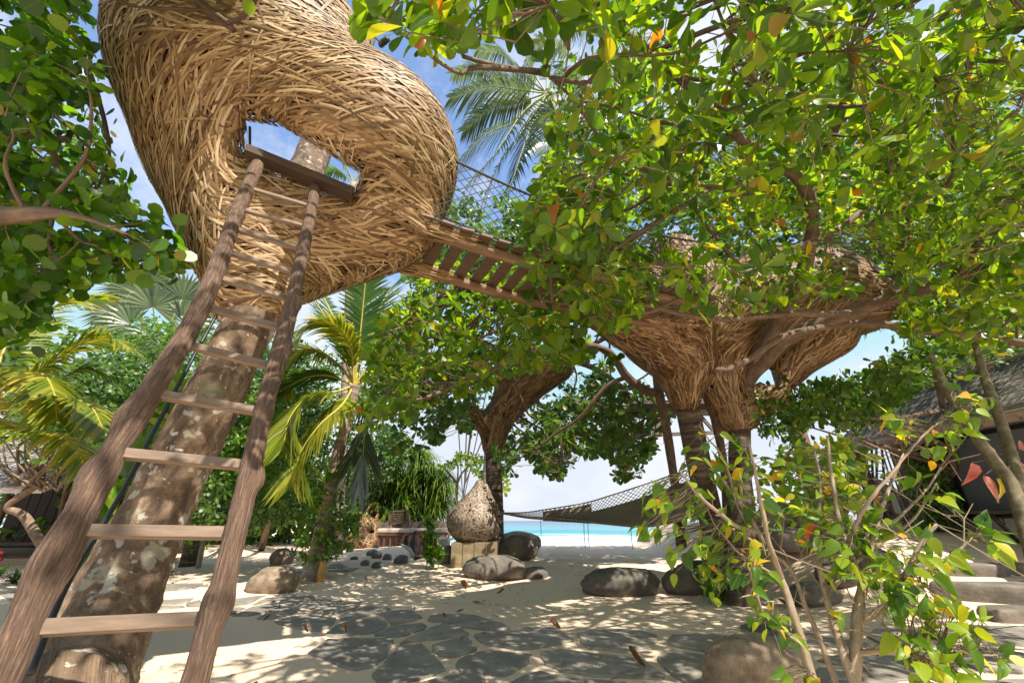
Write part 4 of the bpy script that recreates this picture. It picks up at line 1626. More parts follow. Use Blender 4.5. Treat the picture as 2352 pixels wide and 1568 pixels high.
EXCB = [(1075, 930), (1110, 840), (1200, 825), (1260, 780), (1360, 760), (1370, 870), (1250, 940), (1180, 1020), (1090, 1030)]
tips = np.concatenate([scatter(1000, (-3.2, 10.5, 2.0), (6.0, 17.5, 8), [POLY_B], .36, 11, .8, lambda p, x, y: ~in_poly(x, y, EXCB) | (p[:, 1] > 16.2)),
                       scatter(650, (-1, 11.5, 5.5), (10, 17, 10), [[(1290, 480), (2000, 480), (2000, 680), (1900, 760), (1500, 790), (1330, 740)]], .3, 12, .7)])  # crown spread behind the far nest, added to shade the middle sand
ax = branches(limsB, tips, tB, (M['branch'], M['twig']), 80, .03, .009)
ax = unit(ax + A(0, 0, .3) + rng.normal(0, .3, ax.shape))
pos, d, n, sz = rosettes(tips, ax, (6, 10), (.18, .30), (45, 110), .25)
leaves(tB, pos, d, n, sz, T_ALMOND, M['leaf_almond_dark'])

# ------------------------------------------------------------------ slim forked tree between (its bough arches left over the sand)
bD = P(1556, 1180, 11.0)
bD[2] = .1
tD = thing('forked_tree', bD, 'slim grey forked tree whose bough arches left across the middle of the garden', 'tree')
limsD = []
for nm, q in (('trunk', [(1566, 1255, 11.0, .12), (1550, 1110, 10.6, .11), (1530, 980, 10.2, .105), (1512, 890, 9.8, .10), (1500, 800, 9.6, .08)]),
              ('trunk', [(1672, 1255, 11.2, .11), (1664, 1080, 10.8, .10), (1642, 960, 10.5, .10), (1630, 900, 10.2, .08)]),
              ('limb', [(1515, 905, 9.8, .10), (1480, 895, 9.6, .10), (1440, 865, 9.2, .095), (1400, 810, 8.6, .085), (1330, 790, 8.0, .07), (1250, 800, 7.5, .06), (1180, 830, 7.1, .05), (1100, 860, 6.8, .04), (1000, 905, 6.5, .03), (930, 925, 6.2, .018)]),
              ('limb', [(1440, 865, 9.2, .06), (1390, 890, 9.3, .05), (1330, 960, 9.6, .04), (1270, 1000, 10, .03), (1210, 1055, 10.3, .015)]),
              ('limb', [(1250, 800, 7.5, .04), (1150, 800, 6.9, .035), (1060, 760, 6.3, .03), (960, 740, 5.8, .02), (900, 760, 5.5, .012)]),
              ('limb', [(1330, 790, 8.0, .04), (1240, 740, 7.4, .03), (1140, 690, 6.8, .025), (1060, 650, 6.4, .015)]),
              ('limb', [(1512, 890, 9.8, .06), (1490, 780, 9.4, .05), (1430, 700, 9, .03)])):
    p_, r_ = pix_line(q, 7)
    if nm == 'limb':
        limsD.append((p_, r_))
    mb = MB()
    mb.tube(p_, r_, 9, True, .12)
    mb.build(nm, M['branch'], tD)
POLY_D = [(845, 810), (870, 745), (920, 700), (940, 640), (1010, 600), (1110, 600), (1230, 620), (1330, 700), (1330, 770), (1420, 830), (1380, 850), (1250, 830), (1130, 870), (1000, 930), (900, 960), (850, 980), (825, 930), (850, 880)]
EXC = [(1085, 940), (1120, 890), (1180, 865), (1250, 850), (1260, 890), (1220, 940), (1175, 1015), (1100, 1015)]
tips = scatter(560, (-3.6, 5.0, 2.6), (3.4, 9.6, 6.5), [POLY_D], .30, 21, .9, lambda p, x, y: ~in_poly(x, y, EXC))
ax = branches(limsD, tips, tD, (M['branch'], M['twig']), 70, .02, .006)
ax = unit(ax + A(0, 0, .45) + rng.normal(0, .3, ax.shape))
pos, d, n, sz = rosettes(tips, ax, (6, 10), (.14, .24), (45, 105), .18)
leaves(tD, pos, d, n, sz, T_ALMOND, M['leaf_almond'])

# ------------------------------------------------------------------ left tree with round leaves
bC = A(-5.6, 2.6, 0)
tC = thing('sea_grape_tree', bC, 'shady tree with round green leaves reaching in from the left edge', 'tree')
mb = MB()
mb.tube(smooth_line([bC - A(0, 0, .2), bC + A(.1, 0, 1.5), bC + A(.2, 0, 3.0), bC + A(.6, .1, 4.4)], 8), np.linspace(.24, .13, 25), 16, True, .08)
mb.build('trunk', M['branch'], tC)
limsC = []
for q in ([(-420, 520, 2.6, .09), (-80, 500, 2.55, .075), (60, 492, 2.5, .06), (120, 490, 2.48, .045), (190, 500, 2.45, .02), (300, 540, 2.5, .008)],
          [(-420, 380, 2.6, .08), (-100, 330, 2.7, .05), (60, 310, 2.8, .03), (160, 320, 3.0, .02)],
          [(110, 560, 2.9, .012), (130, 430, 3.0, .02), (120, 340, 3.1, .025), (60, 200, 3.1, .03), (-60, 80, 3, .04)],
          [(230, 420, 3.4, .01), (250, 330, 3.4, .018), (200, 150, 3.2, .025), (120, 0, 2.9, .03), (60, -150, 2.6, .04)],
          [(-420, 700, 3.0, .06), (-100, 620, 3.2, .04), (60, 600, 3.4, .025), (220, 590, 3.8, .015), (400, 580, 4.2, .008)],
          [(300, -420, 2.2, .06), (400, -90, 2.35, .05), (455, 5, 2.4, .045), (500, 40, 2.42, .04), (538, 66, 2.45, .034)],
          [(520, 55, 2.42, .02), (560, 35, 2.3, .02), (590, -10, 2.2, .02), (640, -150, 2.0, .016)],
          [(100, -200, 2.3, .05), (250, -120, 2.2, .045), (400, -90, 2.35, .05)],
          [(-420, 380, 2.6, .09), (-200, -100, 2.5, .08), (100, -500, 2.3, .06), (400, -900, 2.0, .04)]):
    p_, r_ = pix_line(q, 7)
    limsC.append((p_, r_))
    mb = MB()
    mb.tube(p_, r_, 9, True, .12)
    mb.build('limb', M['branch'], tC)
POLY_C = [(-700, -600), (200, -600), (222, -20), (215, 120), (212, 230), (255, 360), (305, 455), (370, 535), (420, 590), (425, 605), (400, 620), (340, 615), (300, 585), (255, 640), (205, 630), (175, 670), (105, 680), (100, 740), (35, 775), (-60, 780), (-700, 800)]
POLY_C2 = [(-700, -3000), (240, -3000), (700, -2500), (700, -140), (240, -140), (-700, -140)]
tips = np.concatenate([scatter(1200, (-8.5, 1.2, 2.2), (-1.0, 6.5, 6.8), [POLY_C], .37, 31, .9, lambda p, x, y: proj(p)[2] > 3.0),
                       scatter(160, (-4, .6, 4.2), (.2, 3.2, 6.2), [[(250, -900), (620, -900), (600, -60), (250, -60)]]),
                       scatter(190, (-5.0, .5, 7.0), (-1.9, 2.6, 8.8), [[(-900, -2500), (900, -2500), (900, -60), (-900, -60)]], .4, 35, .9)])  # last group: unseen leaves added overhead to shade the near nest's left side
ax = branches(limsC, tips, tC, (M['branch'], M['twig']), 120, .018, .005)
ax = unit(ax + rng.normal(0, .5, ax.shape))
pos, d, n, sz = rosettes(tips, ax, (6, 11), (.09, .155), (35, 110), .15, up=.4)
pos = pos + rng.normal(0, .06, pos.shape)
leaves(tC, pos, d, n, sz, T_ROUND, M['leaf_round'])


# ------------------------------------------------------------------ palms
def frond(root, pts, n=46, Lm=.75, w=.022, material='leaf_palm', rib='frond_rib', droop=.35, r0=.022, name='frond', fwd=.55, start=.16, twist=0.0):
    ln = smooth_line(pts, 10)
    sl_ = np.concatenate([[0], np.cumsum(np.linalg.norm(np.diff(ln, axis=0), axis=1))])
    u = np.linspace(0, 1, n)
    p = np.stack([np.interp(u * sl_[-1], sl_, ln[:, k]) for k in range(3)], 1)
    t = unit(np.gradient(p, axis=0))
    up = np.tile(A(0, 0, 1), (n, 1))
    s = unit(np.cross(t, up))
    for i in range(1, n):
        if s[i] @ s[i - 1] < 0:
            s[i] = -s[i]
    if twist:
        nn = np.cross(s, t)
        s = math.cos(twist) * s + math.sin(twist) * nn
    V, Fq, Ft = [], [], []
    k = np.arange(n)[u >= start]
    vs_, fs, base_ = [], [], 0
    for sg in (1, -1):
        for i in k:
            uu = (u[i] - start) / (1 - start)
            l = Lm * (math.sin(math.pi * (.12 + .80 * uu)) ** .7) * rng.uniform(.88, 1.08)
            d = unit(sg * s[i] * .9 + t[i] * (fwd + .5 * uu) + A(0, 0, .10) + rng.normal(0, .05, 3))
            wv = unit(t[i] - d * (t[i] @ d)) * w * rng.uniform(.8, 1.15)
            dr = droop * rng.uniform(.6, 1.4)
            prof = [(0, .5), (.3, 1.0), (.65, .75), (1.0, 0)]
            for q, ww in prof:
                c = p[i] + d * (l * q) - A(0, 0, 1) * (dr * l * q * q)
                if ww > 0:
                    vs_ += [c - wv * ww / 2, c + wv * ww / 2]
                else:
                    vs_ += [c]
            b_ = base_
            fs += [(b_, b_ + 1, b_ + 3, b_ + 2), (b_ + 2, b_ + 3, b_ + 5, b_ + 4), (b_ + 4, b_ + 5, b_ + 6)]
            base_ += 7
    mb = MB()
    mb.add(vs_, fs)
    o = mb.build(name, M[material], root)
    mb = MB()
    mb.tube(ln, np.linspace(r0, r0 * .2, len(ln)), 5, False)
    mb.build('frond_rib', M[rib], o)
    return o


def pl(*q):
    return [P(*a) for a in q]


gp_base = G(706, 1336)
gp = thing('golden_palm', gp_base, 'young golden coconut palm with yellow ribs on a slanting trunk wrapped in vines', 'palm tree')
mb = MB()
pt = smooth_line([gp_base - A(0, 0, .2), P(735, 1230, 11.2), P(772, 1060, 11.2), P(800, 960, 11.2), P(814, 885, 11.2)], 14)
mb.tube(pt, np.interp(np.linspace(0, 1, len(pt)), [0, .1, 1], [.24, .17, .14]), 14, True, .05)
mb.build('trunk', M['palm_bark_pale'], gp)
C0 = (813, 885, 11.2)
for q, mt, rb in (
        ([C0, (826, 780, 11.1), (838, 660, 10.9), (848, 560, 10.6)], 'leaf_palm', 'frond_rib_gold'),
        ([C0, (775, 780, 11.4), (722, 690, 11.5), (668, 640, 11.4)], 'leaf_palm', 'frond_rib_gold'),
        ([C0, (806, 800, 11.0), (770, 748, 10.5), (715, 742, 10.1), (680, 780, 9.9)], 'leaf_palm_yellow', 'frond_rib_gold'),
        ([C0, (775, 835, 11.3), (715, 800, 11.3), (660, 830, 11.2), (640, 890, 11.1)], 'leaf_palm_yellow', 'frond_rib_gold'),
        ([C0, (755, 862, 11.0), (700, 868, 10.8), (640, 900, 10.6)], 'leaf_palm', 'frond_rib_gold'),
        ([C0, (770, 900, 10.8), (710, 910, 10.4), (665, 960, 10.1), (650, 1030, 10.0)], 'leaf_palm_yellow', 'frond_rib_gold'),
        ([C0, (785, 930, 10.7), (735, 975, 10.3), (690, 1040, 10.1), (672, 1110, 10.0)], 'leaf_palm_yellow', 'frond_rib_gold'),
        ([C0, (880, 800, 11.4), (940, 740, 11.6), (1000, 740, 11.7)], 'leaf_palm', 'frond_rib_gold'),
        ([C0, (890, 850, 11.2), (950, 850, 11.0), (990, 920, 10.8)], 'leaf_palm', 'frond_rib_gold'),
        ([C0, (836, 940, 11.5), (834, 1040, 11.5), (824, 1130, 11.5)], 'leaf_palm_grey', 'frond_rib'),
        ([C0, (850, 760, 12.0), (900, 660, 12.6), (960, 620, 13.0)], 'leaf_palm', 'frond_rib_gold'),
        ([C0, (770, 740, 12.0), (720, 640, 12.4), (680, 560, 12.6)], 'leaf_palm', 'frond_rib_gold')):
    frond(gp, pl(*q), 84, 1.1, .078, mt, rb, .2 if mt == 'leaf_palm' else .4, .04)

lp_base = G(-130, 1330)
lp = thing('golden_palm', lp_base, 'golden coconut palm with long yellow fronds reaching in at the left edge', 'palm tree')
mb = MB()
mb.tube(smooth_line([lp_base - A(0, 0, .2), lp_base * .5 + P(-60, 960, 7) * .5, P(-50, 950, 7)], 8), .14, 12, True, .04)
mb.build('trunk', M['palm_bark_pale'], lp)
C1 = (-40, 945, 7.0)
for q, mt in (
        ([C1, (30, 872, 6.9), (95, 858, 6.7), (125, 905, 6.6), (130, 960, 6.5)], 'leaf_palm_yellow'),
        ([C1, (90, 850, 7.2), (180, 792, 7.4), (245, 775, 7.5), (300, 800, 7.5)], 'leaf_palm_yellow'),
        ([C1, (60, 935, 6.7), (150, 918, 6.6), (205, 930, 6.5), (240, 990, 6.4)], 'leaf_palm_yellow'),
        ([C1, (60, 985, 6.6), (130, 995, 6.5), (185, 1040, 6.4), (205, 1100, 6.4)], 'leaf_palm_yellow'),
        ([C1, (40, 780, 7.4), (130, 700, 7.8), (250, 680, 8.1)], 'leaf_palm_yellow'),
        ([C1, (10, 800, 7.2), (40, 720, 7.4), (110, 660, 7.5)], 'leaf_palm'),
        ([C1, (100, 890, 7.5), (190, 850, 7.8), (270, 870, 8.0)], 'leaf_palm')):
    frond(lp, pl(*q), 80, .78, .052, mt, 'frond_rib_gold', .38, .03)
mb = MB()
for i in range(30):
    q = P(rng.uniform(-20, 30), rng.uniform(905, 960), 6.9)
    mb.tube([P(-30, 940, 7), q], [.008, .004], 4)
mb.build('flower_spray', flat('flower_orange', (.5, .16, .02), .6), lp)

# tall coconut palms behind the bridge
def coco(crown, trunk, fr, label, material='leaf_palm_grey', Lm=.85, r=.16, w=.05):
    b_ = P(*trunk[-1])
    b_[2] = float(ground(b_[0], b_[1])) - .2
    root = thing('coconut_palm', A(b_[0], b_[1], 0), label, 'palm tree')
    mb = MB()
    pts = [P(*crown)] + [P(*q) for q in trunk[:-1]] + [b_]
    mb.tube(smooth_line(pts[::-1], 8), r, 12, True, .04)
    mb.build('trunk', M['palm_bark_pale'], root)
    for q in fr:
        frond(root, pl(crown, *q), 66, Lm * 1.2, w * 1.4, material, 'frond_rib', .6, .035)
    return root


cp = (1255, 215, 11.0)
coco(cp, [(1285, 330, 11), (1300, 480, 11.4), (1270, 640, 12), (1165, 750, 13), (1140, 1000, 15.6), (1138, 1180, 17)],
     [[(1180, 205, 10.6), (1120, 200, 10.2), (1035, 225, 9.9)], [(1190, 160, 11.3), (1150, 120, 11.6), (1095, 115, 11.8)], [(1180, 280, 10.4), (1115, 310, 10.0), (1045, 380, 9.7)],
      [(1215, 150, 11.0), (1200, 100, 11.2), (1170, 50, 11.4)], [(1280, 170, 11.0), (1330, 200, 10.8), (1375, 290, 10.6)], [(1280, 260, 10.6), (1320, 320, 10.3), (1345, 420, 10.2)],
      [(1200, 300, 10.2), (1150, 370, 9.9), (1110, 460, 9.8)], [(1250, 310, 10.4), (1265, 390, 10.2), (1270, 480, 10.1)], [(1180, 240, 11.5), (1130, 250, 11.8), (1065, 300, 12)], [(1260, 150, 11.4), (1290, 90, 11.7), (1340, 60, 12)], [(1200, 260, 10.0), (1140, 350, 9.5), (1075, 425, 9.2)], [(1160, 180, 11.6), (1100, 160, 12), (1040, 170, 12.4)], [(1220, 290, 10.1), (1185, 390, 9.7), (1160, 480, 9.6)]],
     'tall grey green coconut palm behind the bridge, fronds tossed by wind')
cp2 = (1330, 150, 14.0)
coco(cp2, [(1325, 300, 14), (1290, 500, 14.5), (1220, 780, 16), (1142, 1000, 18), (1134, 1180, 19)],
     [[(1380, 150, 13.6), (1430, 220, 13.3), (1450, 320, 13.1)], [(1300, 230, 13.4), (1290, 300, 13.2), (1290, 390, 13.1)], [(1360, 240, 13.3), (1370, 330, 13.1), (1370, 430, 13.0)], [(1420, 90, 14), (1500, 110, 14), (1560, 190, 14)], [(1340, 60, 14.2), (1350, -20, 14.5), (1400, -80, 14.8)], [(1270, 100, 14), (1230, 110, 14), (1200, 160, 14)]],
     'second coconut palm with hanging fronds behind the almond leaves')
cp3 = (812, 420, 17.0)
coco(cp3, [(806, 520, 17), (800, 700, 17), (790, 1190, 17)],
     [[(770, 390, 17), (730, 400, 17), (690, 440, 17)], [(790, 370, 17), (770, 330, 17), (740, 310, 17)], [(850, 380, 17), (900, 400, 17), (930, 460, 17)], [(830, 350, 17), (860, 310, 17), (910, 300, 17)], [(850, 440, 16.6), (890, 490, 16.3), (920, 560, 16)], [(770, 440, 16.6), (740, 480, 16.4), (720, 540, 16.2)]],
     'far coconut palm whose crown shows through the nest doorway', 'leaf_palm', .8)
cp4 = (2120, 610, 15.0)
coco(cp4, [(2115, 700, 15), (2090, 900, 15), (2050, 1150, 15)],
     [[(2060, 560, 15), (2000, 570, 15), (1950, 640, 15)], [(2180, 540, 15), (2250, 560, 15), (2330, 620, 15)], [(2100, 530, 15), (2080, 470, 15), (2040, 440, 15)], [(2190, 610, 14.5), (2260, 650, 14), (2300, 730, 13.8)], [(2150, 520, 15), (2200, 460, 15.3), (2260, 440, 15.5)], [(2060, 620, 14.6), (2020, 680, 14.4), (2000, 750, 14.2)]],
     'far coconut palm behind the right end of the far nest', 'leaf_palm', .8)

# fan palm
fb = P(372, 900, 13.5)
fan = thing('fan_palm', A(fb[0], fb[1], 0), 'fan palm with stiff pleated grey green fans above the left hedge', 'palm tree')
mb = MB()
mb.tube(smooth_line([A(fb[0], fb[1], -.2), P(365, 1000, 13.5), P(362, 800, 13.5)], 8), .14, 12, True)
mb.build('trunk', M['palm_bark'], fan)
for (x, y, Y, rad_, rot, tilt) in ((352, 705, 13.0, 1.35, 95, .2), (300, 668, 13.6, 1.1, 130, .1), (418, 688, 13.4, 1.35, 60, .15), (300, 745, 12.6, 1.0, 190, .3), (420, 740, 12.8, 1.1, 10, .3), (345, 648, 14.2, 1.0, 80, 0), (255, 720, 13.5, .95, 150, .2), (465, 700, 14, 1.0, 60, .2), (350, 770, 12.4, .9, 250, .4)):
    c = P(x, y, Y)
    vr = unit(c - CAM)
    ex = unit(np.cross(vr, A(0, 0, 1)))
    ey = unit(np.cross(ex, vr) + vr * tilt)
    nr = np.cross(ex, ey)
    vs_, fs = [], []
    ns = 34
    for i in range(ns):
        a_ = math.radians(rot - 128 + 256 * (i + .5) / ns)
        dirn = math.cos(a_) * ex + math.sin(a_) * ey
        sd = -math.sin(a_) * ex + math.cos(a_) * ey
        l = rad_ * rng.uniform(.88, 1.06) * (1 - .15 * abs(i / ns - .5) * 2)
        b_ = len(vs_)
        hw = rad_ * .60 * math.radians(256) / ns / 2 * .95
        zz = nr * .012 * (1 if i % 2 else -1)
        vs_ += [c, c + dirn * l * .58 - sd * hw + zz, c + dirn * l * .58 + sd * hw - zz, c + dirn * l - A(0, 0, .12 * l) + rng.normal(0, .02, 3)]
        fs += [(b_, b_ + 1, b_ + 2), (b_ + 1, b_ + 3, b_ + 2)]
    mb = MB()
    mb.add(vs_, fs)
    mb.build('fan_leaf', M['leaf_palm_grey'], fan, smooth=False)
    mb = MB()
    mb.tube([P(362, 800, 13.5), c], .018, 5)
    mb.build('leaf_stalk', M['frond_rib'], fan)


# ------------------------------------------------------------------ trees and hedges behind
def bushy(name, label, base, polys, lo, hi, n, material, L_=(.10, .17), cnt=(6, 9), tpl=T_SIMPLE, clump=.42, seed=0, cs=.8, trunk_r=.16, cat='tree', extra=None, single=300, min_px=6.0, top=None):
    root = thing(name, base, label, cat)
    tips = scatter(n, lo, hi, polys, clump, seed, cs, extra)
    c = tips.mean(0) if top is None else top
    p_ = smooth_line([base - A(0, 0, .2), base * .6 + c * .4 + A(.1, 0, 0), c], 8)
    mb = MB()
    mb.tube(p_, np.linspace(trunk_r, trunk_r * .35, len(p_)), 10, True, .1)
    mb.build('trunk', M['branch'], root)
    lims = [(p_, None)]
    for k in range(6):
        q = tips[rng.integers(len(tips))]
        s_ = p_[rng.integers(len(p_) // 2, len(p_))]
        l_ = smooth_line([s_, (s_ + q) / 2 + A(0, 0, -.1), q], 6)
        mb = MB()
        mb.tube(l_, np.linspace(trunk_r * .4, .012, len(l_)), 7, True, .1)
        mb.build('limb', M['branch'], root)
        lims.append((l_, None))
    ax = unit(tips - c + A(0, 0, .8) + rng.normal(0, .6, tips.shape))
    pos, d, nn, sz = rosettes(tips, ax, cnt, L_, (35, 100), .2)
    pos = pos + rng.normal(0, .07, pos.shape)
    leaves(root, pos, d, nn, sz, tpl, M[material], single, min_px=min_px)
    return root


rect = lambda x0, y0, x1, y1: [(x0, y0), (x1, y0), (x1, y1), (x0, y1)]
bushy('hedge_tree', 'dense small leaved tree behind the ladder, under the fan palm', G(390, 1290), [[(235, 760), (300, 730), (420, 740), (500, 730), (500, 1230), (330, 1260), (230, 1000)]], (-12, 10, .1), (-5, 13.5, 6.5), 1500, 'leaf_hedge', (.09, .15), clump=.40, seed=51)
bushy('hedge_tree', 'glossy green tree behind the right rail of the ladder', G(600, 1262), [[(540, 860), (600, 790), (680, 760), (740, 900), (740, 1190), (540, 1200)]], (-9.5, 11.5, .3), (-3.5, 16, 6.5), 1500, 'leaf_hedge', (.10, .17), clump=.40, seed=53)
bushy('hedge_tree', 'yellow green young tree between the ladder rails', G(540, 1240), [[(470, 880), (560, 850), (640, 900), (640, 1100), (480, 1120)]], (-9.5, 11, .3), (-4.5, 14, 5.5), 500, 'leaf_bright', (.12, .2), clump=.40, seed=54)
bushy('shade_tree', 'dark round tree beside the spiky pandanus', G(880, 1240), [[(840, 1010), (900, 985), (950, 1010), (930, 1060), (880, 1120), (860, 1180), (810, 1180), (800, 1080)]], (-11.5, 21.8, .3), (-4, 27, 8.5), 900, 'leaf_hedge', (.14, .24), clump=.38, seed=55)
bushy('shade_tree', 'dark leafy tree far behind the golden palm', G(700, 1235), [[(620, 800), (760, 760), (1000, 860), (920, 1000), (830, 1020), (800, 1190), (600, 1210)]], (-16, 22, .3), (-3.5, 28, 11), 1300, 'leaf_hedge', (.18, .3), clump=.36, seed=56)
bushy('almond_tree', 'bright leaved tree beyond the bridge, under the coconut palms', G(1050, 1240), [[(1020, 470), (1080, 445), (1180, 450), (1260, 520), (1290, 620), (1200, 650), (1000, 640), (930, 640), (950, 600)]], (-3.5, 7.5, 4), (3.0, 11.5, 9.5), 900, 'leaf_bright', (.13, .22), clump=.38, seed=57, tpl=T_ALMOND_LOW)
bushy('shade_tree', 'dark tree rising behind the left golden palm', G(120, 1270), [[(60, 860), (300, 820), (330, 1000), (250, 1080), (60, 1000), (0, 900)]], (-16, 9.5, .5), (-8, 13, 6), 900, 'leaf_hedge', (.12, .2), clump=.40, seed=58)
bushy('shade_tree', 'deep green tree closing the view behind the big almond canopy', G(1900, 1220), [[(1260, -200), (3000, -200), (3000, 760), (2060, 800), (2040, 660), (1900, 620), (1400, 600), (1250, 520), (1270, 420)]], (.5, 9.5, 4.8), (20, 15, 16), 3200, 'leaf_almond_dark', (.2, .32), clump=.36, seed=59, cs=.5, tpl=T_ALMOND_LOW, trunk_r=.3, top=A(8, 12.5, 8))
bushy('shade_tree', 'dark leafy bough hanging across the sky right of the far nest', G(2200, 1215), [[(1745, 900), (1850, 890), (1960, 865), (2040, 830), (2120, 790), (2360, 740), (2500, 740), (2500, 820), (2340, 810), (2200, 830), (2100, 890), (2030, 960), (1960, 985), (1900, 950), (1830, 1000), (1755, 1000), (1730, 950)]], (3.8, 7.2, 2.2), (12, 10.5, 6), 620, 'leaf_almond_dark', (.12, .2), clump=.38, seed=60, tpl=T_ALMOND, trunk_r=.14, top=P(2150, 850, 9))
bushy('shade_tree', 'dark hedge of leaves far behind the left hut', G(260, 1235), [[(-400, 500), (60, 640), (300, 700), (520, 740), (640, 760), (640, 1230), (-400, 1230)]], (-40, 20, .5), (-8, 27, 13), 1500, 'leaf_hedge', (.3, .5), clump=.3, seed=61, trunk_r=.3)

bushy('hedge', 'low dark undergrowth closing the garden behind the golden palm', G(620, 1238), [[(380, 1060), (620, 1080), (800, 1110), (870, 1150), (880, 1235), (380, 1240)]], (-34, 26.5, .1), (-7.5, 33, 5), 1300, 'leaf_almond_dark', (.28, .5), clump=.3, seed=63, trunk_r=.1, cat='hedge')
# pandanus
pb = A(P(965, 1200, 25)[0], 25.0, 0.2)
pan = thing('pandanus', pb, 'spiky pale green pandanus thicket on stilted stems behind the bench', 'shrub')
for (x, y) in ((900, 1170), (935, 1165), (965, 1160), (995, 1160), (960, 1150)):
    mb = MB()
    q = P(x, y - 50, 25.0)
    g_ = A(q[0] + rng.uniform(-.8, .8), q[1], 0)
    mb.tube(smooth_line([g_, (g_ + q) / 2 + A(rng.uniform(-.4, .4), 0, 0), q], 6), .08, 8, True, .1)
    mb.build('stem', M['branch'], pan)
for i in range(170):
    x, y = rng.uniform(870, 1030), rng.uniform(1020, 1192)
    if not in_poly(np.array([x]), np.array([y]), [(880, 1120), (905, 1045), (950, 1025), (990, 1060), (1020, 1085), (1032, 1150), (1015, 1192), (870, 1192), (868, 1150)])[0]:
        continue
    c = P(x, y, rng.uniform(24, 26.5))
    vs_, fs = [], []
    for k in range(42):
        az = rng.uniform(0, 6.28)
        el = rng.uniform(-.3, 1.35)
        d_ = A(math.cos(az) * math.cos(el), math.sin(az) * math.cos(el), math.sin(el))
        l = rng.uniform(.9, 1.55)
        wv = unit(np.cross(d_, A(0, 0, 1))) * .036
        b_ = len(vs_)
        for q, ww in ((0, .7), (.35, 1), (.7, .8)):
            cc_ = c + d_ * l * q - A(0, 0, .55 * l * q * q)
            vs_ += [cc_ - wv * ww, cc_ + wv * ww]
        vs_ += [c + d_ * l - A(0, 0, .75 * l)]
        fs += [(b_, b_ + 1, b_ + 3, b_ + 2), (b_ + 2, b_ + 3, b_ + 5, b_ + 4), (b_ + 4, b_ + 5, b_ + 6)]
    mb = MB()
    mb.add(vs_, fs)
    mb.build('leaf_tuft', M['leaf_pandan'], pan)

# bare seaside tree and far trunk
sb = P(1046, 1215, 24)
sb[2] = float(ground(sb[0], sb[1]))
st_ = thing('seaside_tree', sb, 'thin seaside tree with forked grey limbs and sparse yellowing leaves', 'tree')
for q in ([(1046, 1215, 24, .10), (1048, 1150, 24, .09), (1050, 1110, 24, .08)], [(1050, 1110, 24, .07), (1030, 1085, 24, .05), (1015, 1072, 24, .03)], [(1050, 1110, 24, .07), (1062, 1085, 24, .05), (1080, 1068, 24, .03)], [(1050, 1112, 24, .05), (1052, 1080, 24, .04), (1048, 1055, 24, .02)]):
    p_, r_ = pix_line(q, 5)
    mb = MB()
    mb.tube(p_, r_, 7)
    mb.build('trunk' if q[0][1] > 1200 else 'limb', M['branch'], st_)
tips = scatter(130, (-8, 23, 2), (4, 26, 6), [[(1005, 1080), (1060, 1040), (1120, 1045), (1175, 1100), (1160, 1130), (1120, 1090), (1090, 1095), (1060, 1070)]])
pos, d, n, sz = rosettes(tips, unit(rng.normal(0, 1, tips.shape) + A(0, 0, 1)), (4, 7), (.18, .32))
leaves(st_, pos, d, n, sz, T_ALMOND_LOW, M['leaf_bush'], 200)
fb_ = P(1108, 1215, 23)
ft = thing('palm_tree', A(fb_[0], fb_[1], 0), 'bare leaning palm trunk just left of the ringed tree', 'tree')
mb = MB()
p_, r_ = pix_line([(1104, 1262, 23, .26), (1112, 1150, 23, .20), (1118, 1060, 23, .17), (1122, 960, 23, .16)], 6)
mb.tube(p_, r_, 10)
mb.build('trunk', M['palm_bark_pale'], ft)


# ------------------------------------------------------------------ woven pods
def hz_dir(p, n):
    return unit(np.cross(n, A(.05, .02, 1)[None]))


pb_ = G(1087, 1304)
blk = thing('wooden_block', pb_, 'square mossy timber block under the dark pod seat', 'block')
mb = MB()
mb.box(pb_ + A(.0, .55, .29), (.62, .5, .32))
mb.build('core', M['block_wood'], blk, smooth=False, bevel=.015)
for i in range(4):
    mb = MB()
    mb.box(pb_ + A(-.465 + .31 * i, .035, .29), (.148, .02, .325))
    mb.build('board', M['block_wood'], blk, smooth=False, bevel=.008)
pc = pb_ + A(-.05, .5, .62)


def pod2(p):
    f = ellipsoid(p, pc + A(0, 0, .52), A(.76, .62, .56))
    f = smin(f, capsule(p, pc + A(0, 0, .6), pc + A(.12, 0, 1.52), .62, .13), .35)
    s = ellipsoid(p, pc + A(.70, -.12, .72), A(.20, .6, .42))
    f = smax(f, -s, .06)
    return smin(f, capsule(p, pc + A(.28, -.1, 1.45), pc + A(.74, -.05, .55), .09, .09), .06)


pod_t = thing('pod_seat', pc, 'dark pear shaped woven pod seat standing on the timber block', 'pod seat')
weave(pod_t, pod2, pc + A(-1.1, -1, -.3), pc + A(1.1, 1, 2.0), .05, 2600, (.22, .42), (.014, .024), hz_dir, M['weave_grey'], M['weave_core'], 8, 80, 300, .008, cross=.5, segs=6, lift=.5)

kb = P(846, 1229, 23)
kb[2] = float(ground(kb[0], kb[1]))


def pod3(p):
    f = capsule(p, kb + A(-.15, 0, .35), kb + A(.05, 0, 1.75), .72, .30)
    f = smin(f, ellipsoid(p, kb + A(-.35, 0, .3), A(.75, .6, .5)), .3)
    f = smax(f, -ellipsoid(p, kb + A(.12, -.5, 1.62), A(.24, .8, .38)), .05)
    return smax(f, -ellipsoid(p, kb + A(.25, -.6, .75), A(.13, .6, .12)), .04)


p3 = thing('cone_pod', kb, 'pale cone shaped woven pod with a round mouth near its tip at the garden edge', 'pod seat')
weave(p3, pod3, kb + A(-1.5, -1.2, -.4), kb + A(1.3, 1.2, 2.6), .07, 1500, (.25, .5), (.02, .035), hz_dir, M['weave'], M['weave_core'], 9, 60, 120, .01, cross=.4, segs=6, lift=.5)
rb_ = P(2066, 1217, 14)
rb_[2] = float(ground(rb_[0], rb_[1]))


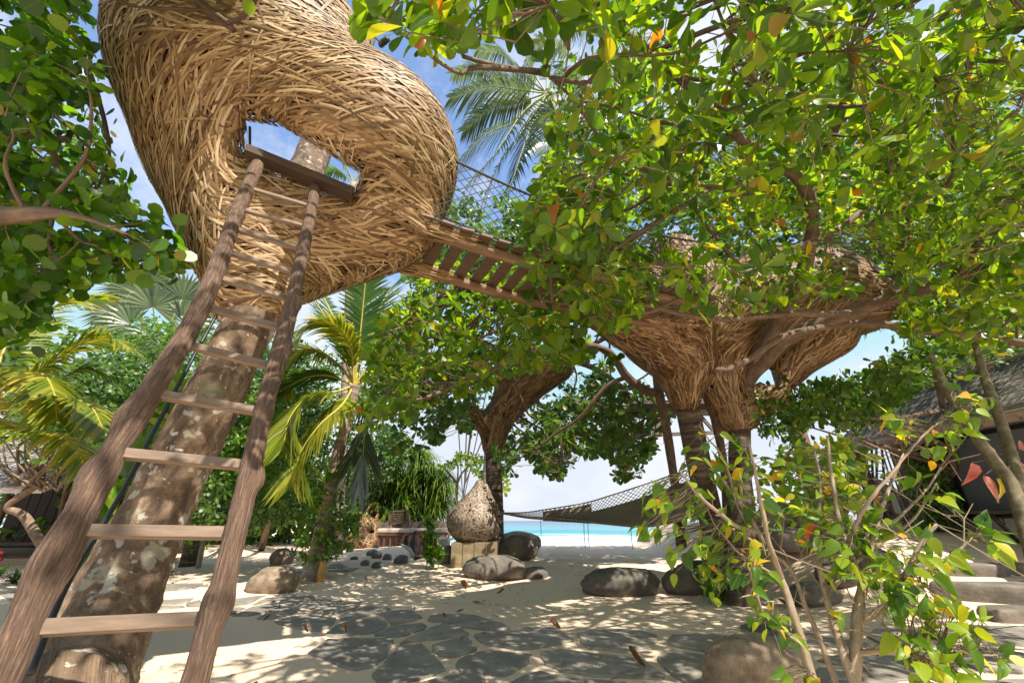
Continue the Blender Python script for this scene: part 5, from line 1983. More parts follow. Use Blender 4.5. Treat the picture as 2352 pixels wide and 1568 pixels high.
def pod4(p):
    f = ellipsoid(p, rb_ + A(0, 0, .45), A(.85, .7, .55))
    return smin(f, capsule(p, rb_ + A(-.2, 0, .6), rb_ + A(-.42, 0, 1.35), .5, .16), .3)


p4 = thing('woven_pod', rb_, 'grey woven pod with a peaked top beside the creeper covered posts', 'pod seat')
weave(p4, pod4, rb_ + A(-1.3, -1.1, -.4), rb_ + A(1.3, 1.1, 2.0), .06, 1500, (.22, .42), (.016, .028), hz_dir, M['weave_grey'], M['weave_core'], 10, 60, 120, .008, cross=.4, segs=6, lift=.5)

# ------------------------------------------------------------------ hammock
hm = thing('hammock', P(1150, 1180, 14.6), 'wide knotted rope hammock with taupe cloth slung from the ringed tree', 'hammock')
HT = [(1148, 1177, 14.7), (1205, 1176, 14.2), (1262, 1168, 13.6), (1340, 1155, 12.9), (1400, 1138, 12.3), (1480, 1112, 11.6), (1560, 1085, 11.0), (1640, 1060, 10.6)]
HB = [(1148, 1179, 14.6), (1205, 1186, 13.9), (1262, 1189, 13.0), (1340, 1196, 12.0), (1400, 1203, 11.3), (1480, 1207, 10.6), (1560, 1196, 10.1), (1640, 1160, 9.9)]
ht = smooth_line([P(*q) for q in HT], 10)
hb = smooth_line([P(*q) for q in HB], 10)
nh = len(ht)


def hp(u, v):
    i = u * (nh - 1)
    a_ = A(*[np.interp(i, range(nh), ht[:, k]) for k in range(3)])
    b_ = A(*[np.interp(i, range(nh), hb[:, k]) for k in range(3)])
    return a_ * (1 - v) + b_ * v - A(0, 0, .18 * math.sin(math.pi * v) * math.sin(math.pi * min(1, u * 1.2)))


for ln, nm in ((ht, 'edge_rope'), (hb, 'edge_rope')):
    mb = MB()
    mb.tube(ln, .017, 6)
    mb.build(nm, M['hammock_cord'], hm)
mb = MB()
NU, NV = 50, 12
for i in range(-NV, NU + 1):
    for sg in (1, -1):
        pts = []
        for j in range(NV + 1):
            uu = (i + (j if sg > 0 else NV - j)) / NU
            if 0 <= uu <= 1:
                pts.append(hp(uu, j / NV))
        if len(pts) > 1:
            mb.tube(pts, .0075, 4, False)
mb.build('net', M['hammock_cord'], hm, kind='stuff')
for u0, u1, v0, v1 in ((.25, .47, .02, 1.12), (.45, 1.0, .22, .97)):
    mb = MB()
    nu, nv = 16, 8
    vs_ = [hp(u0 + (u1 - u0) * i / nu, min(1, v0 + (v1 - v0) * j / nv * (.75 + .25 * math.sin(math.pi * i / nu)))) - A(0, 0, .035 + (.12 * max(0, j / nv - .8) * math.sin(math.pi * i / nu))) for i in range(nu + 1) for j in range(nv + 1)]
    mb.add(vs_, [(i * (nv + 1) + j, i * (nv + 1) + j + 1, (i + 1) * (nv + 1) + j + 1, (i + 1) * (nv + 1) + j) for i in range(nu) for j in range(nv)])
    mb.build('cloth', M['hammock_cloth'], hm)
mb = MB()
for u, l in ((.24, .45), (.43, .62), (.45, .62), (.66, .5), (.85, .4)):
    q = hp(u, 1)
    mb.tube([q, q - A(.01, 0, l * .6), q - A(0, 0, l)], .008, 5)
mb.build('tassel', M['rope'], hm)
mb = MB()
a0 = P(1134, 1178, 15.0)
for k in range(6):
    mb.tube([a0 + A(.34 * math.cos(t), .34 * math.sin(t), .02 * k + .02 * math.sin(3 * t + k)) for t in np.linspace(0, 6.28, 16)], .014, 5)
mb.build('lashing', M['hammock_cord'], hm)

# ------------------------------------------------------------------ lounge by the pool
YB = 21.5


def bx(mb, x0, y0, x1, y1, Y, dep, ins=0):
    a_, b_ = P(x0, y0, Y), P(x1, y1, Y)
    mb.box((a_ + b_) / 2 + A(0, dep, 0), (abs(b_[0] - a_[0]) / 2 - ins, dep, abs(b_[2] - a_[2]) / 2))


sofa = thing('bench_sofa', P(950, 1238, YB), 'long curved outdoor sofa with pale cushions on dark red legs', 'sofa')
sg_ = [(866, 918, 0), (918, 972, .35), (972, 1030, .5)]
for x0, x1, dy in sg_:
    mb = MB()
    bx(mb, x0, 1213, x1 - 1, 1224, YB + dy, .45)
    mb.build('cushion', M['cushion'], sofa, smooth=False, bevel=.06)
    mb = MB()
    bx(mb, x0, 1225, x1 - 1, 1229, YB + dy, .45)
    mb.build('seat_frame', M['red_wood'], sofa, smooth=False)
    for k in range(4):
        xx = x0 + 4 + (x1 - x0 - 10) * k / 3
        mb = MB()
        q = P(xx, 1229, YB + dy + .1)
        g_ = float(ground(q[0], q[1]))
        mb.box(A(q[0], q[1], (q[2] + g_) / 2), (.04, .04, (q[2] - g_) / 2))
        mb.build('leg', M['red_wood'], sofa, smooth=False)
scr = thing('plank_screen', P(950, 1215, YB + 1.6), 'low screen of uneven grey upright planks behind the sofa', 'fence')
for i in range(38):
    x0 = 868 + i * 4.15
    mb = MB()
    q0, q1 = P(x0, 1197 + rng.uniform(-1.5, 2), YB + 1.7), P(x0 + 3.9, 1236, YB + 1.7)
    q1[2] = float(ground(q1[0], q1[1]))
    mb.box((q0 + q1) / 2, ((q1[0] - q0[0]) / 2, .025 + .01 * (i % 2), (q0[2] - q1[2]) / 2))
    mb.build('plank', M['grey_wood'], scr, smooth=False)
lt = thing('side_table', P(905, 1238, YB - .8), 'low dark table standing before the sofa', 'table')
mb = MB()
bx(mb, 950, 1219, 985, 1222, YB - .9, .3)
mb.build('table_top', M['dark_wood'], lt, smooth=False)
for xx in (953, 982):
    mb = MB()
    q = P(xx, 1222, YB - .7)
    g_ = float(ground(q[0], q[1]))
    mb.box(A(q[0], q[1], (q[2] + g_) / 2), (.035, .035, (q[2] - g_) / 2))
    mb.build('leg', M['dark_wood'], lt, smooth=False)
wp = thing('stick_panel', P(918, 1205, YB + 1.2), 'woven stick panel with open gaps standing above the sofa', 'screen')
fr_ = [P(893, 1176, YB + 1.2), P(938, 1172, YB + 1.2), P(938, 1197, YB + 1.2), P(895, 1206, YB + 1.2)]
mb = MB()
for a_, b_ in zip(fr_, fr_[1:] + fr_[:1]):
    mb.tube([a_, b_], .045, 7)
mb.build('frame', M['branch'], wp)
for j in range(7):
    t_ = (j + .5) / 7
    mb = MB()
    mb.tube([fr_[0] * (1 - t_) + fr_[3] * t_, (fr_[0] + fr_[1]) / 2 * (1 - t_) + (fr_[2] + fr_[3]) / 2 * t_ + A(0, 0, rng.uniform(-.05, .05)), fr_[1] * (1 - t_) + fr_[2] * t_], .022, 5)
    mb.build('stick', M['branch'], wp)
for j in range(5):
    t_ = (j + .5) / 5
    mb = MB()
    mb.tube([fr_[0] * (1 - t_) + fr_[1] * t_, fr_[3] * (1 - t_) + fr_[2] * t_ - A(0, 0, .1)], .02, 5)
    mb.build('stick', M['branch'], wp)
for t_ in (.08, .92):
    mb = MB()
    q = fr_[3] * (1 - t_) + fr_[2] * t_
    mb.tube([q, A(q[0], q[1], float(ground(q[0], q[1])))], .05, 7)
    mb.build('post', M['branch'], wp)
sp_ = G(1018, 1254)
st2 = thing('stone_stump', sp_, 'round grey stone stool between the pool and the pod seat', 'stool')
mb = MB()
mb.tube([sp_ - A(0, 0, .1), sp_ + A(0, 0, .30), sp_ + A(0, 0, .36)], [.30, .30, .28], 24)
mb.build('stool', M['concrete'], st2)
m, t, b = mat('pool_water')
b.inputs['Base Color'].default_value = (.02, .03, .03, 1)
b.inputs['Roughness'].default_value = .06
bump(t, b, noise(t, coords(t, (6, 6, 1)), 1.0, 3), .08, .02)
pool_pts = np.array([G(x, y) for x, y in [(868, 1247), (930, 1244), (1030, 1244), (1040, 1252), (1000, 1257), (930, 1255)]])
zp = pool_pts[:, 2].max() + .03
mb = MB()
pp = smooth_line(np.vstack([pool_pts, pool_pts[:1]]), 5)[:-1]
pp[:, 2] = zp
mb.add(pp, [tuple(range(len(pp)))[::-1]])
pw = mb.build('pool_water', m, smooth=False)
tag(pw, 'dark still water of a small pool in front of the sofa', kind='structure')
mb = MB()
mb.tube(np.vstack([pp, pp[:1]]) - A(0, 0, .01), .06, 8)
tag(mb.build('pool_rim', M['concrete']), 'pale stone rim round the small pool', kind='structure')

# ------------------------------------------------------------------ house on the right
hs = thing('beach_house', A(11, 9, 1.2), 'thatched beach house with a big dark shutter in its pale wall', 'house')
WX = 10.75
mb = MB()
mb.box(A(WX + .12, 8.6, 2.25), (.12, 3.4, 1.35))
mb.build('wall', M['plaster'], hs, smooth=False)
mb = MB()
mb.box(A(WX + 2.5, 12.1, 2.25), (2.6, .1, 1.35))
mb.build('wall', M['plaster'], hs, smooth=False)
mb = MB()
mb.box(A(WX - .05, 8.7, 2.28), (.02, 1.90, .80))
sh = mb.build('shutter', M['shutter'], hs, smooth=False)
for c_, h_ in ((A(WX - .07, 10.66, 2.28), (.05, .06, .90)), (A(WX - .07, 6.74, 2.28), (.05, .06, .90)), (A(WX - .07, 8.7, 3.13), (.05, 1.9, .05)), (A(WX - .07, 8.7, 1.43), (.05, 1.9, .05))):
    mb = MB()
    mb.box(c_, h_)
    mb.build('shutter_frame', M['black_metal'], sh, smooth=False)
mb = MB()
for y_ in np.linspace(7.2, 10.7, 12):
    mb.tube([A(WX - .35, y_, 1.22), A(WX - .35, y_, 1.36)], .012, 6)
mb.tube([A(WX - .35, 7.0, 1.36), A(WX - .35, 10.9, 1.36)], .016, 6)
mb.build('low_rail', M['black_metal'], hs)
for (x_, y_, lean, r_) in ((10.2, 11.0, -.15, .17), (10.0, 12.3, -.1, .14), (9.9, 13.0, .1, .10), (10.1, 6.4, 0, .17)):
    mb = MB()
    mb.tube(smooth_line([A(x_, y_, 1.0), A(x_ + lean, y_ + .1, 2.2), A(x_ + lean * 1.6, y_, 3.35)], 8), [r_ * (1 + .1 * math.sin(k)) for k in range(17)], 12, True, .15)
    mb.build('post', M['branch'], hs)
# thatched roof: eave at X 9.55, up to a ridge, rounded at the far gable
EX, EZ, RX, RZ, YE0, YE1 = 9.55, 3.28, 13.2, 5.9, 3.5, 13.3


def roofp(u, v):
    """u along the eave from far (0) to near (1), v up the slope."""
    far = YE1 - .9 * v + .55 * math.sin(math.pi * min(1, v * 1.4)) * 0
    y = far + (YE0 - far) * u
    bulge = .16 * math.sin(math.pi * v)
    edge = -.22 * max(0, 1 - u * 14) ** 2
    return A(EX + (RX - EX) * v, y, EZ + (RZ - EZ) * v + bulge + edge)


nu, nv = 40, 14
mb = MB()
vs_ = [roofp(i / nu, j / nv) for i in range(nu + 1) for j in range(nv + 1)]
lo_ = [roofp(i / nu, j / nv) - A(-.06, 0, .24) for i in range(nu + 1) for j in range(nv + 1)]
n_ = len(vs_)
ix = lambda i, j: i * (nv + 1) + j
fs = [(ix(i, j), ix(i + 1, j), ix(i + 1, j + 1), ix(i, j + 1)) for i in range(nu) for j in range(nv)]
fs += [tuple(n_ + k for k in f[::-1]) for f in fs]
fs += [(ix(i, 0) + n_, ix(i + 1, 0) + n_, ix(i + 1, 0), ix(i, 0)) for i in range(nu)]
fs += [(ix(0, j), ix(0, j + 1), ix(0, j + 1) + n_, ix(0, j) + n_) for j in range(nv)]
mb.add(vs_ + lo_, fs)
rf = mb.build('roof', M['thatch'], hs)
vs_, fs = [], []
for k in range(9000):
    u, v = rng.random(), rng.random()
    l = rng.uniform(.12, .26)
    a_ = roofp(u, v)
    b_ = roofp(min(1, max(0, u + rng.normal(0, .010))), max(0, v - l / 4.5) if v > .03 else 0)
    if v < .05:
        b_ = a_ - A(.10, 0, .22)
    nr = unit(A(-.58, 0, .81))
    wv = A(0, 1, 0) * .006
    h0 = .012 + .02 * rng.random()
    q = len(vs_)
    vs_ += [a_ + nr * .005 - wv, a_ + nr * .005 + wv, b_ + nr * h0 + wv, b_ + nr * h0 - wv]
    fs += [(q, q + 1, q + 2, q + 3)]
mb = MB()
mb.add(vs_, fs)
mb.build('thatch', M['thatch'], rf, kind='stuff')
mb = MB()
for k in range(60):
    u = k / 60
    mb.tube([roofp(u, v) + A(-.02, 0, .04) for v in np.linspace(0, 1, 9)], .008, 4, False)
for k in range(20):
    v = k / 20
    mb.tube([roofp(u, v) + A(-.02, 0, .04) for u in np.linspace(0, 1, 14)], .008, 4, False)
mb.build('roof_net', M['rope'], rf, kind='stuff')
mb = MB()
mb.tube([A(EX - .03, y_, EZ - .10) for y_ in np.linspace(YE1 + .1, YE0, 12)], .055, 10)
mb.build('eave_pole', M['bamboo'], rf)
mb = MB()
mb.tube([roofp(u, .42) + A(-.03, 0, .08) for u in np.linspace(0, 1, 12)], .05, 10)
mb.build('roof_pole', M['bamboo'], rf)
for k in range(26):
    y_ = YE1 - .2 - k * .37
    mb = MB()
    mb.tube([A(EX + .05, y_, EZ - .22), A(EX + 1.4, y_, EZ + .72)], .035, 7)
    mb.build('rafter', M['grey_wood'], hs)
mb = MB()
mb.box(A(9.95, 8.4, 3.36), (.09, 4.8, .10))
mb.build('eave_beam', M['dark_wood'], hs, smooth=False)

wb = thing('wall_box', A(9.6, 12.0, 1.6), 'small white metal box on the post beside the creeper', 'box')
q = P(2068, 1155, 12.0)
mb = MB()
mb.box(q, (.14, .1, .26))
mb.build('case', M['white_box'], wb, smooth=False, bevel=.01)
mb = MB()
mb.box(q - A(0, .115, -.02), (.11, .012, .2))
mb.build('lid', M['white_box'], wb, smooth=False, bevel=.004)

# creepers on the posts
cr = thing('creeper', A(10.0, 11.6, 1.2), 'dark green creeper covering the posts left of the shutter', 'plant')
mb = MB()
for k in range(5):
    mb.tube(smooth_line([A(9.9 + .1 * k, 11.5, 1.1), A(9.8 + .12 * k, 11.5, 2), A(9.9 + .1 * k, 11.6, 3.1)], 6), .02, 5)
mb.build('stem', M['twig'], cr)
tips = scatter(420, (9.0, 10.6, 1.15), (10.6, 12.4, 3.3), [[(2090, 1010), (2140, 1000), (2165, 1080), (2200, 1150), (2200, 1205), (2130, 1215), (2105, 1180), (2085, 1100)]])
pos, d, n, sz = rosettes(tips, unit(rng.normal(0, .6, tips.shape) + A(-.8, -.6, .2)), (5, 8), (.08, .17), (40, 110), .4)
leaves(cr, pos, d, n, sz, T_SIMPLE, M['leaf_hedge'])

# black steel tower / trestle seen against the sky
tw = thing('steel_trestle', P(2010, 1205, 13.6), 'dark steel ladder trestle standing against the sky under the roof corner', 'trestle')
for (x0, y0, x1, y1, Y) in ((1992, 1215, 1990, 985, 13.6), (2010, 1215, 2000, 985, 13.6), (2016, 1215, 2012, 985, 14.1), (2040, 1215, 2022, 985, 14.1)):
    mb = MB()
    mb.tube([P(x0, y0, Y), P(x1, y1, Y)], .035, 6)
    mb.build('rail', M['black_metal'], tw)
for k in range(8):
    y = 1000 + k * 27
    for x0, x1, Y in ((1991, 2006, 13.6), (2013, 2030, 14.1)):
        mb = MB()
        mb.tube([P(x0, y, Y), P(x1, y, Y)], .022, 6)
        mb.build('rung', M['black_metal'], tw)

# bean bag seats
for i, (x0, x1, yt, yb, lab) in enumerate(((1742, 1815, 1205, 1262, 'grey bean bag seat furthest left of the lounge seats'), (1780, 1900, 1182, 1266, 'taupe bean bag lounger in the middle behind the bush'), (1880, 2032, 1183, 1262, 'taupe bean bag lounger nearest the house'))):
    g_ = G((x0 + x1) / 2, yb)
    _, b_, _ = fac((x0 + x1) / 2, yb)
    sc = g_[1] / b_ / FPX
    w, h = (x1 - x0) * sc / 2, (yb - yt) * sc
    bb = thing('bean_bag', g_, lab, 'bean bag', 'bean bag seats on the terrace')
    v, f = ICO4
    for nm, c_, s_, pw_ in (('seat', A(0, .25, h * .28), A(w, .55, h * .33), 3.2), ('backrest', A(-w * .02, .62, h * .58), A(w * .92, .26, h * .48), 3.6)):
        q = np.sign(v) * np.abs(v) ** (2 / pw_)
        q = q / np.max(np.abs(q), axis=0)
        q = q * (1 + .05 * (noise3(v * 2.5 + i, 5) - .5))[:, None]
        mb = MB()
        mb.add(q * s_ + g_ + c_, f)
        mb.build(nm, M['seat_cloth' if i else 'dark_cloth'], bb)
    for sx_ in (-.33, .33):
        mb = MB()
        mb.tube([g_ + A(sx_ * w, .335 - .02 * k + .0, h * (.62 + .1 * k)) for k in range(4)], .012, 5)
        mb.build('seam', M['seat_cloth' if i else 'dark_cloth'], bb)

# table at the right edge
tq = G(2347, 1248)
tb = thing('outdoor_table', tq, 'dark wooden table with splayed legs at the right edge by the house', 'table')
zt = P(2300, 1176, tq[1])[2]
xl = P(2248, 1176, tq[1])[0]
mb = MB()
mb.box(A(xl + .75, tq[1] + .35, zt), (.78, .40, .03))
mb.build('table_top', M['dark_wood'], tb, smooth=False, bevel=.006)
for sx_, sy_ in ((.28, .05), (.28, .65), (1.3, .05), (1.3, .65)):
    mb = MB()
    q = A(xl + sx_, tq[1] + sy_, zt - .03)
    e_ = A(xl + sx_ + (.36 if sx_ < 1 else -.1), tq[1] + sy_, 0)
    e_[2] = float(ground(e_[0], e_[1]))
    mb.tube([q, e_], [.045, .032], 8)
    mb.build('leg', M['black_metal'], tb)

# ------------------------------------------------------------------ wooden platform behind the trunks
pf = thing('wooden_platform', P(1570, 940, 12), 'small timber platform seen between the trunks below the far nest', 'platform')
for nm, x0, y0, x1, y1, Y, th in (('deck_beam', 1440, 940, 1700, 935, 11.6, .06), ('deck_beam', 1470, 925, 1700, 922, 12.6, .06), ('lower_beam', 1452, 1000, 1680, 992, 11.6, .045), ('brace', 1500, 985, 1560, 940, 11.6, .04), ('brace', 1640, 990, 1600, 945, 11.6, .04)):
    mb = MB()
    q0, q1 = P(x0, y0, Y), P(x1, y1, Y)
    a0 = unit(q1 - q0)
    mb.box((q0 + q1) / 2, (np.linalg.norm(q1 - q0) / 2, .04, th), [a0, A(0, 1, 0) - a0 * a0[1], np.cross(a0, A(0, 1, 0))])
    mb.build(nm, M['grey_wood'], pf, smooth=False)
for k in range(12):
    q0, q1 = P(1450 + k * 20, 936, 11.5), P(1468 + k * 20, 936, 11.5)
    mb = MB()
    mb.box(A((q0[0] + q1[0]) / 2, 12.1, q0[2] + .10), ((q1[0] - q0[0]) / 2 * 1.08, .75, .018))
    mb.build('deck_board', M['grey_wood'], pf, smooth=False)

# ------------------------------------------------------------------ slim trunks at the right with red leaves
for q, lab in (([(2420, 1500, 3.7, .075), (2352, 1160, 4.0, .055), (2312, 1010, 4.2, .046), (2285, 930, 4.3, .043), (2262, 868, 4.4, .040), (2240, 790, 4.5, .03)], 'slim knotty green brown trunk, the more upright of the crossing pair at the right edge'),
               ([(2440, 1500, 3.6, .075), (2335, 1140, 3.9, .052), (2285, 1060, 4.0, .047), (2230, 985, 4.1, .043), (2170, 885, 4.25, .040), (2140, 820, 4.3, .03)], 'slim knotty trunk leaning left, crossing the upright one at the right edge')):
    p_, r_ = pix_line(q, 9)
    p_[0, 2] = float(ground(p_[0, 0], p_[0, 1])) - .1
    rt = thing('slim_tree', A(p_[0, 0], p_[0, 1], p_[0, 2]), lab, 'tree')
    mb = MB()
    mb.tube(p_, r_, 12, True, .05)
    V = mb.v[0]
    for k in range(26):
        c_ = V[rng.integers(len(V))]
        V += unit(V - c_ + 1e-4) * (.012 * np.exp(-(np.linalg.norm(V - c_, axis=1) / .025) ** 2))[:, None] * 0
    mb.build('trunk', M['slim_bark'], rt)
    for k in range(16):
        i = rng.integers(6, len(p_) - 2)
        dd = unit(rng.normal(0, 1, 3))
        mb = MB()
        mb.tube([p_[i], p_[i] + dd * r_[i] * 1.28], [.014, .008], 6)
        mb.build('knot', M['slim_bark'], rt)
    tp_ = p_[-6:] + rng.normal(0, .12, (6, 3))
    pos, d, n, sz = rosettes(tp_, unit(rng.normal(0, .5, (6, 3)) + A(0, 0, 1)), (2, 4), (.08, .13))
    leaves(rt, pos, d, n, sz, T_HEART, M['leaf_bush'])
rl_ = thing('red_leaf_plant', G(2430, 1420), 'plant with drooping red and pink leaves in front of the dark shutter', 'plant')
rs = G(2430, 1420)
RLV = [(2232, 1062, 5.0, .20, (-.2, 0, -1), 0), (2258, 1092, 5.0, .24, (.3, -.1, -1), 0), (2288, 1098, 5.0, .19, (.25, -.1, -1), 1), (2300, 1030, 5.1, .24, (1, 0, -.1), 0), (2340, 1030, 5.1, .22, (1, .1, .1), 0), (2320, 1065, 5.0, .28, (1, 0, -.35), 0), (2345, 1085, 4.9, .26, (.9, 0, -.6), 0), (2280, 1040, 5.1, .08, (.4, 0, .8), 0), (2360, 1110, 4.9, .25, (.4, 0, -1), 0)]
hub = P(2345, 1068, 5.0)
mb = MB()
mb.tube(smooth_line([rs, rs * .4 + hub * .6 + A(.15, 0, 0), hub], 6), .014, 6)
for x, y, Y, s_, d_, k in RLV:
    q = P(x, y, Y)
    mb.tube(smooth_line([hub, (hub + q) / 2 + A(0, 0, .05), q], 4), .006, 5, False)
mb.build('stem', M['dark_wood'], rl_)
for x, y, Y, s_, d_, k in RLV:
    leaf_mesh('leaf', P(x, y, Y)[None], leaf_basis(np.array([d_], float), np.array([[.3, -1, .4]])), np.array([s_ * 1.25]), T_HEART, M['leaf_red' if k == 0 else 'leaf_bush'], rl_)

# ------------------------------------------------------------------ hut on the left
hq = thing('thatched_hut', A(-17, 17, 0), 'dark open hut with a grey thatched roof behind the left palm', 'hut')
Yh = 15.0
zf = float(ground(-15.0, Yh)) + .12
xr = P(178, 1200, Yh)[0]
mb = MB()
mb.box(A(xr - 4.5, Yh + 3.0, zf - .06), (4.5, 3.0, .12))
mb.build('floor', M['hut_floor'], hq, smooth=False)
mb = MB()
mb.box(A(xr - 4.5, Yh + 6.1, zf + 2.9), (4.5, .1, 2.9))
mb.build('back_wall', M['hut_inner_shade'], hq, smooth=False)
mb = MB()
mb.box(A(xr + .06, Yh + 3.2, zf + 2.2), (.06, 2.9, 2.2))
mb.build('side_wall', M['hut_inner_shade'], hq, smooth=False)
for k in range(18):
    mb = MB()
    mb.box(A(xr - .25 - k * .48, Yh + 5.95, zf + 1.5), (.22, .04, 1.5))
    mb.build('plank', M['hut_inner_shade'], hq, smooth=False)
for k in range(4):
    mb = MB()
    mb.tube([A(xr - .1 - k * 2.6, Yh + .1, zf), A(xr - .1 - k * 2.6, Yh + .1, zf + 2.6)], .09, 9)
    mb.build('post', M['dark_wood'], hq)
mb = MB()
mb.box(A(xr - 4.5, Yh + 1.6, zf + .42), (3.4, .35, .05))
mb.build('counter', M['dark_wood'], hq, smooth=False)
za = P(90, 1118, Yh)[2]
mb = MB()
za = P(90, 1120, Yh - 2.4)[2]
p0, p1, p2_, p3_ = A(xr - 9.5, Yh - 2.4, za), A(xr + .9, Yh - 2.4, za), A(xr + .2, Yh + 6.6, za + 4.4), A(xr - 9.5, Yh + 6.6, za + 4.4)  # roof drawn out front and back to keep sun off the inside
n_ = A(0, -.04, .14)
mb.add([p0, p1, p2_, p3_, p0 - n_, p1 - n_, p2_ - n_, p3_ - n_], [(0, 1, 2, 3), (7, 6, 5, 4), (0, 4, 5, 1), (1, 5, 6, 2)])
rf = mb.build('roof', M['thatch'], hq, smooth=False)
mb = MB()
vs_, fs = [], []
for k in range(2600):
    u, v = rng.random(), rng.random()
    q = (p0 * (1 - u) + p1 * u) * (1 - v) + (p3_ * (1 - u) + p2_ * u) * v
    dn = unit(p0 - p3_ + (p1 - p0) * rng.normal(0, .02))
    l = rng.uniform(.4, .8)
    nr = unit(A(0, -.55, .83))
    b0 = len(vs_)
    wv = A(.018, 0, 0)
    vs_ += [q - wv, q + wv, q + dn * l + nr * .04 + wv, q + dn * l + nr * .04 - wv]
    fs += [(b0, b0 + 1, b0 + 2, b0 + 3)]
mb.add(vs_, fs)
mb.build('thatch', M['thatch'], rf, kind='stuff')
mb = MB()
for k in range(44):
    u = k / 44
    mb.tube([(p0 * (1 - u) + p1 * u) + A(0, -.03, .05), (p3_ * (1 - u) + p2_ * u) + A(0, -.03, .05)], .011, 4, False)
for k in range(20):
    v = k / 20
    mb.tube([p0 * (1 - v) + p3_ * v + A(0, -.03, .05), p1 * (1 - v) + p2_ * v + A(0, -.03, .05)], .011, 4, False)
mb.build('roof_net', M['rope'], rf, kind='stuff')

# ------------------------------------------------------------------ front bush
STEMS = [
    [(1962, 1640, 2.05, .024), (1966, 1500, 2.08, .022), (1972, 1400, 2.1, .020), (1990, 1310, 2.13, .017), (2010, 1215, 2.18, .013), (2040, 1130, 2.25, .009), (2075, 1040, 2.3, .006)],
    [(1985, 1340, 2.12, .014), (1945, 1250, 2.1, .012), (1915, 1130, 2.15, .009), (1900, 1000, 2.2, .006)],
    [(1895, 1660, 2.0, .018), (1850, 1500, 2.03, .017), (1795, 1330, 2.08, .015), (1740, 1220, 2.12, .012), (1690, 1140, 2.15, .009), (1640, 1080, 2.2, .006)],
    [(1795, 1330, 2.08, .012), (1765, 1240, 2.0, .010), (1745, 1140, 1.98, .008), (1720, 1010, 2.0, .005)],
    [(1970, 1590, 2.05, .017), (1930, 1480, 2.1, .015), (1900, 1380, 2.16, .013), (1875, 1240, 2.22, .010), (1885, 1120, 2.25, .008), (1870, 1030, 2.3, .005)],
    [(1945, 1640, 2.15, .014), (1895, 1500, 2.2, .012), (1850, 1390, 2.25, .010), (1800, 1290, 2.3, .008), (1650, 1195, 2.35, .005)],
    [(1972, 1430, 2.1, .015), (2035, 1390, 2.05, .013), (2075, 1330, 2.0, .011), (2110, 1260, 1.98, .009), (2150, 1205, 1.96, .006)],
    [(2080, 1330, 2.0, .008), (2140, 1300, 2.0, .007), (2200, 1265, 2.0, .005), (2225, 1240, 2.0, .004), (2255, 1225, 2.0, .004)],
    [(1968, 1500, 2.08, .013), (2030, 1495, 2.0, .011), (2100, 1505, 1.95, .009), (2170, 1530, 1.92, .006)],
    [(2010, 1495, 2.02, .010), (2060, 1460, 1.98, .008), (2150, 1470, 1.95, .006), (2230, 1500, 1.95, .004), (2290, 1505, 1.95, .003)],
    [(1885, 1380, 2.16, .008), (1990, 1270, 2.2, .007), (2090, 1200, 2.25, .006), (2150, 1110, 2.3, .004)],
    [(2010, 1215, 2.18, .009), (2060, 1190, 2.2, .007), (2130, 1120, 2.25, .005), (2170, 1060, 2.3, .004)],
    [(1740, 1220, 2.12, .010), (1680, 1200, 2.05, .008), (1600, 1130, 2.0, .006), (1560, 1080, 2.0, .004)],
    [(1945, 1250, 2.1, .010), (1990, 1160, 2.0, .008), (2070, 1060, 1.98, .006), (2130, 990, 2.0, .005), (2200, 945, 2.0, .003)],
    [(1840, 1480, 2.05, .009), (1760, 1420, 2.0, .007), (1735, 1350, 1.98, .005), (1715, 1290, 1.98, .004)],
    [(1795, 1330, 2.08, .008), (1700, 1270, 2.1, .006), (1640, 1200, 2.15, .004), (1610, 1130, 2.2, .003)],
    [(1690, 1140, 2.15, .007), (1660, 1050, 2.1, .005), (1620, 1000, 2.1, .003)],
]
bb_ = P(1950, 1640, 2.05)
bu = thing('garden_bush', A(bb_[0], bb_[1], 0), 'leggy bush with green and yellow heart shaped leaves at the front right', 'bush')
bl = []
for q in STEMS:
    p_, r_ = pix_line(q, 8)
    p_ = p_ + np.stack([.005 * (vnoise(np.arange(len(p_)) * .8 + q[0][0], np.zeros(len(p_)), 31 + k) - .5) for k in range(3)], 1)
    if q[0][1] > 1580:
        g_ = A(p_[0, 0], p_[0, 1], 0.0)
        g_[:2] += (A(bb_[0], bb_[1]) - g_[:2]) * .6
        p_ = np.vstack([smooth_line([g_ - A(0, 0, .08), (g_ + p_[0]) / 2, p_[0]], 5)[:-1], p_])
        r_ = np.concatenate([np.full(len(p_) - len(r_), r_[0] * 1.15), r_])
    bl.append((p_, r_))
    mb = MB()
    mb.tube(p_, r_, 8, True, .12)
    mb.build('stem', M['stem_pale'], bu)
allp = np.concatenate([p for p, r in bl])
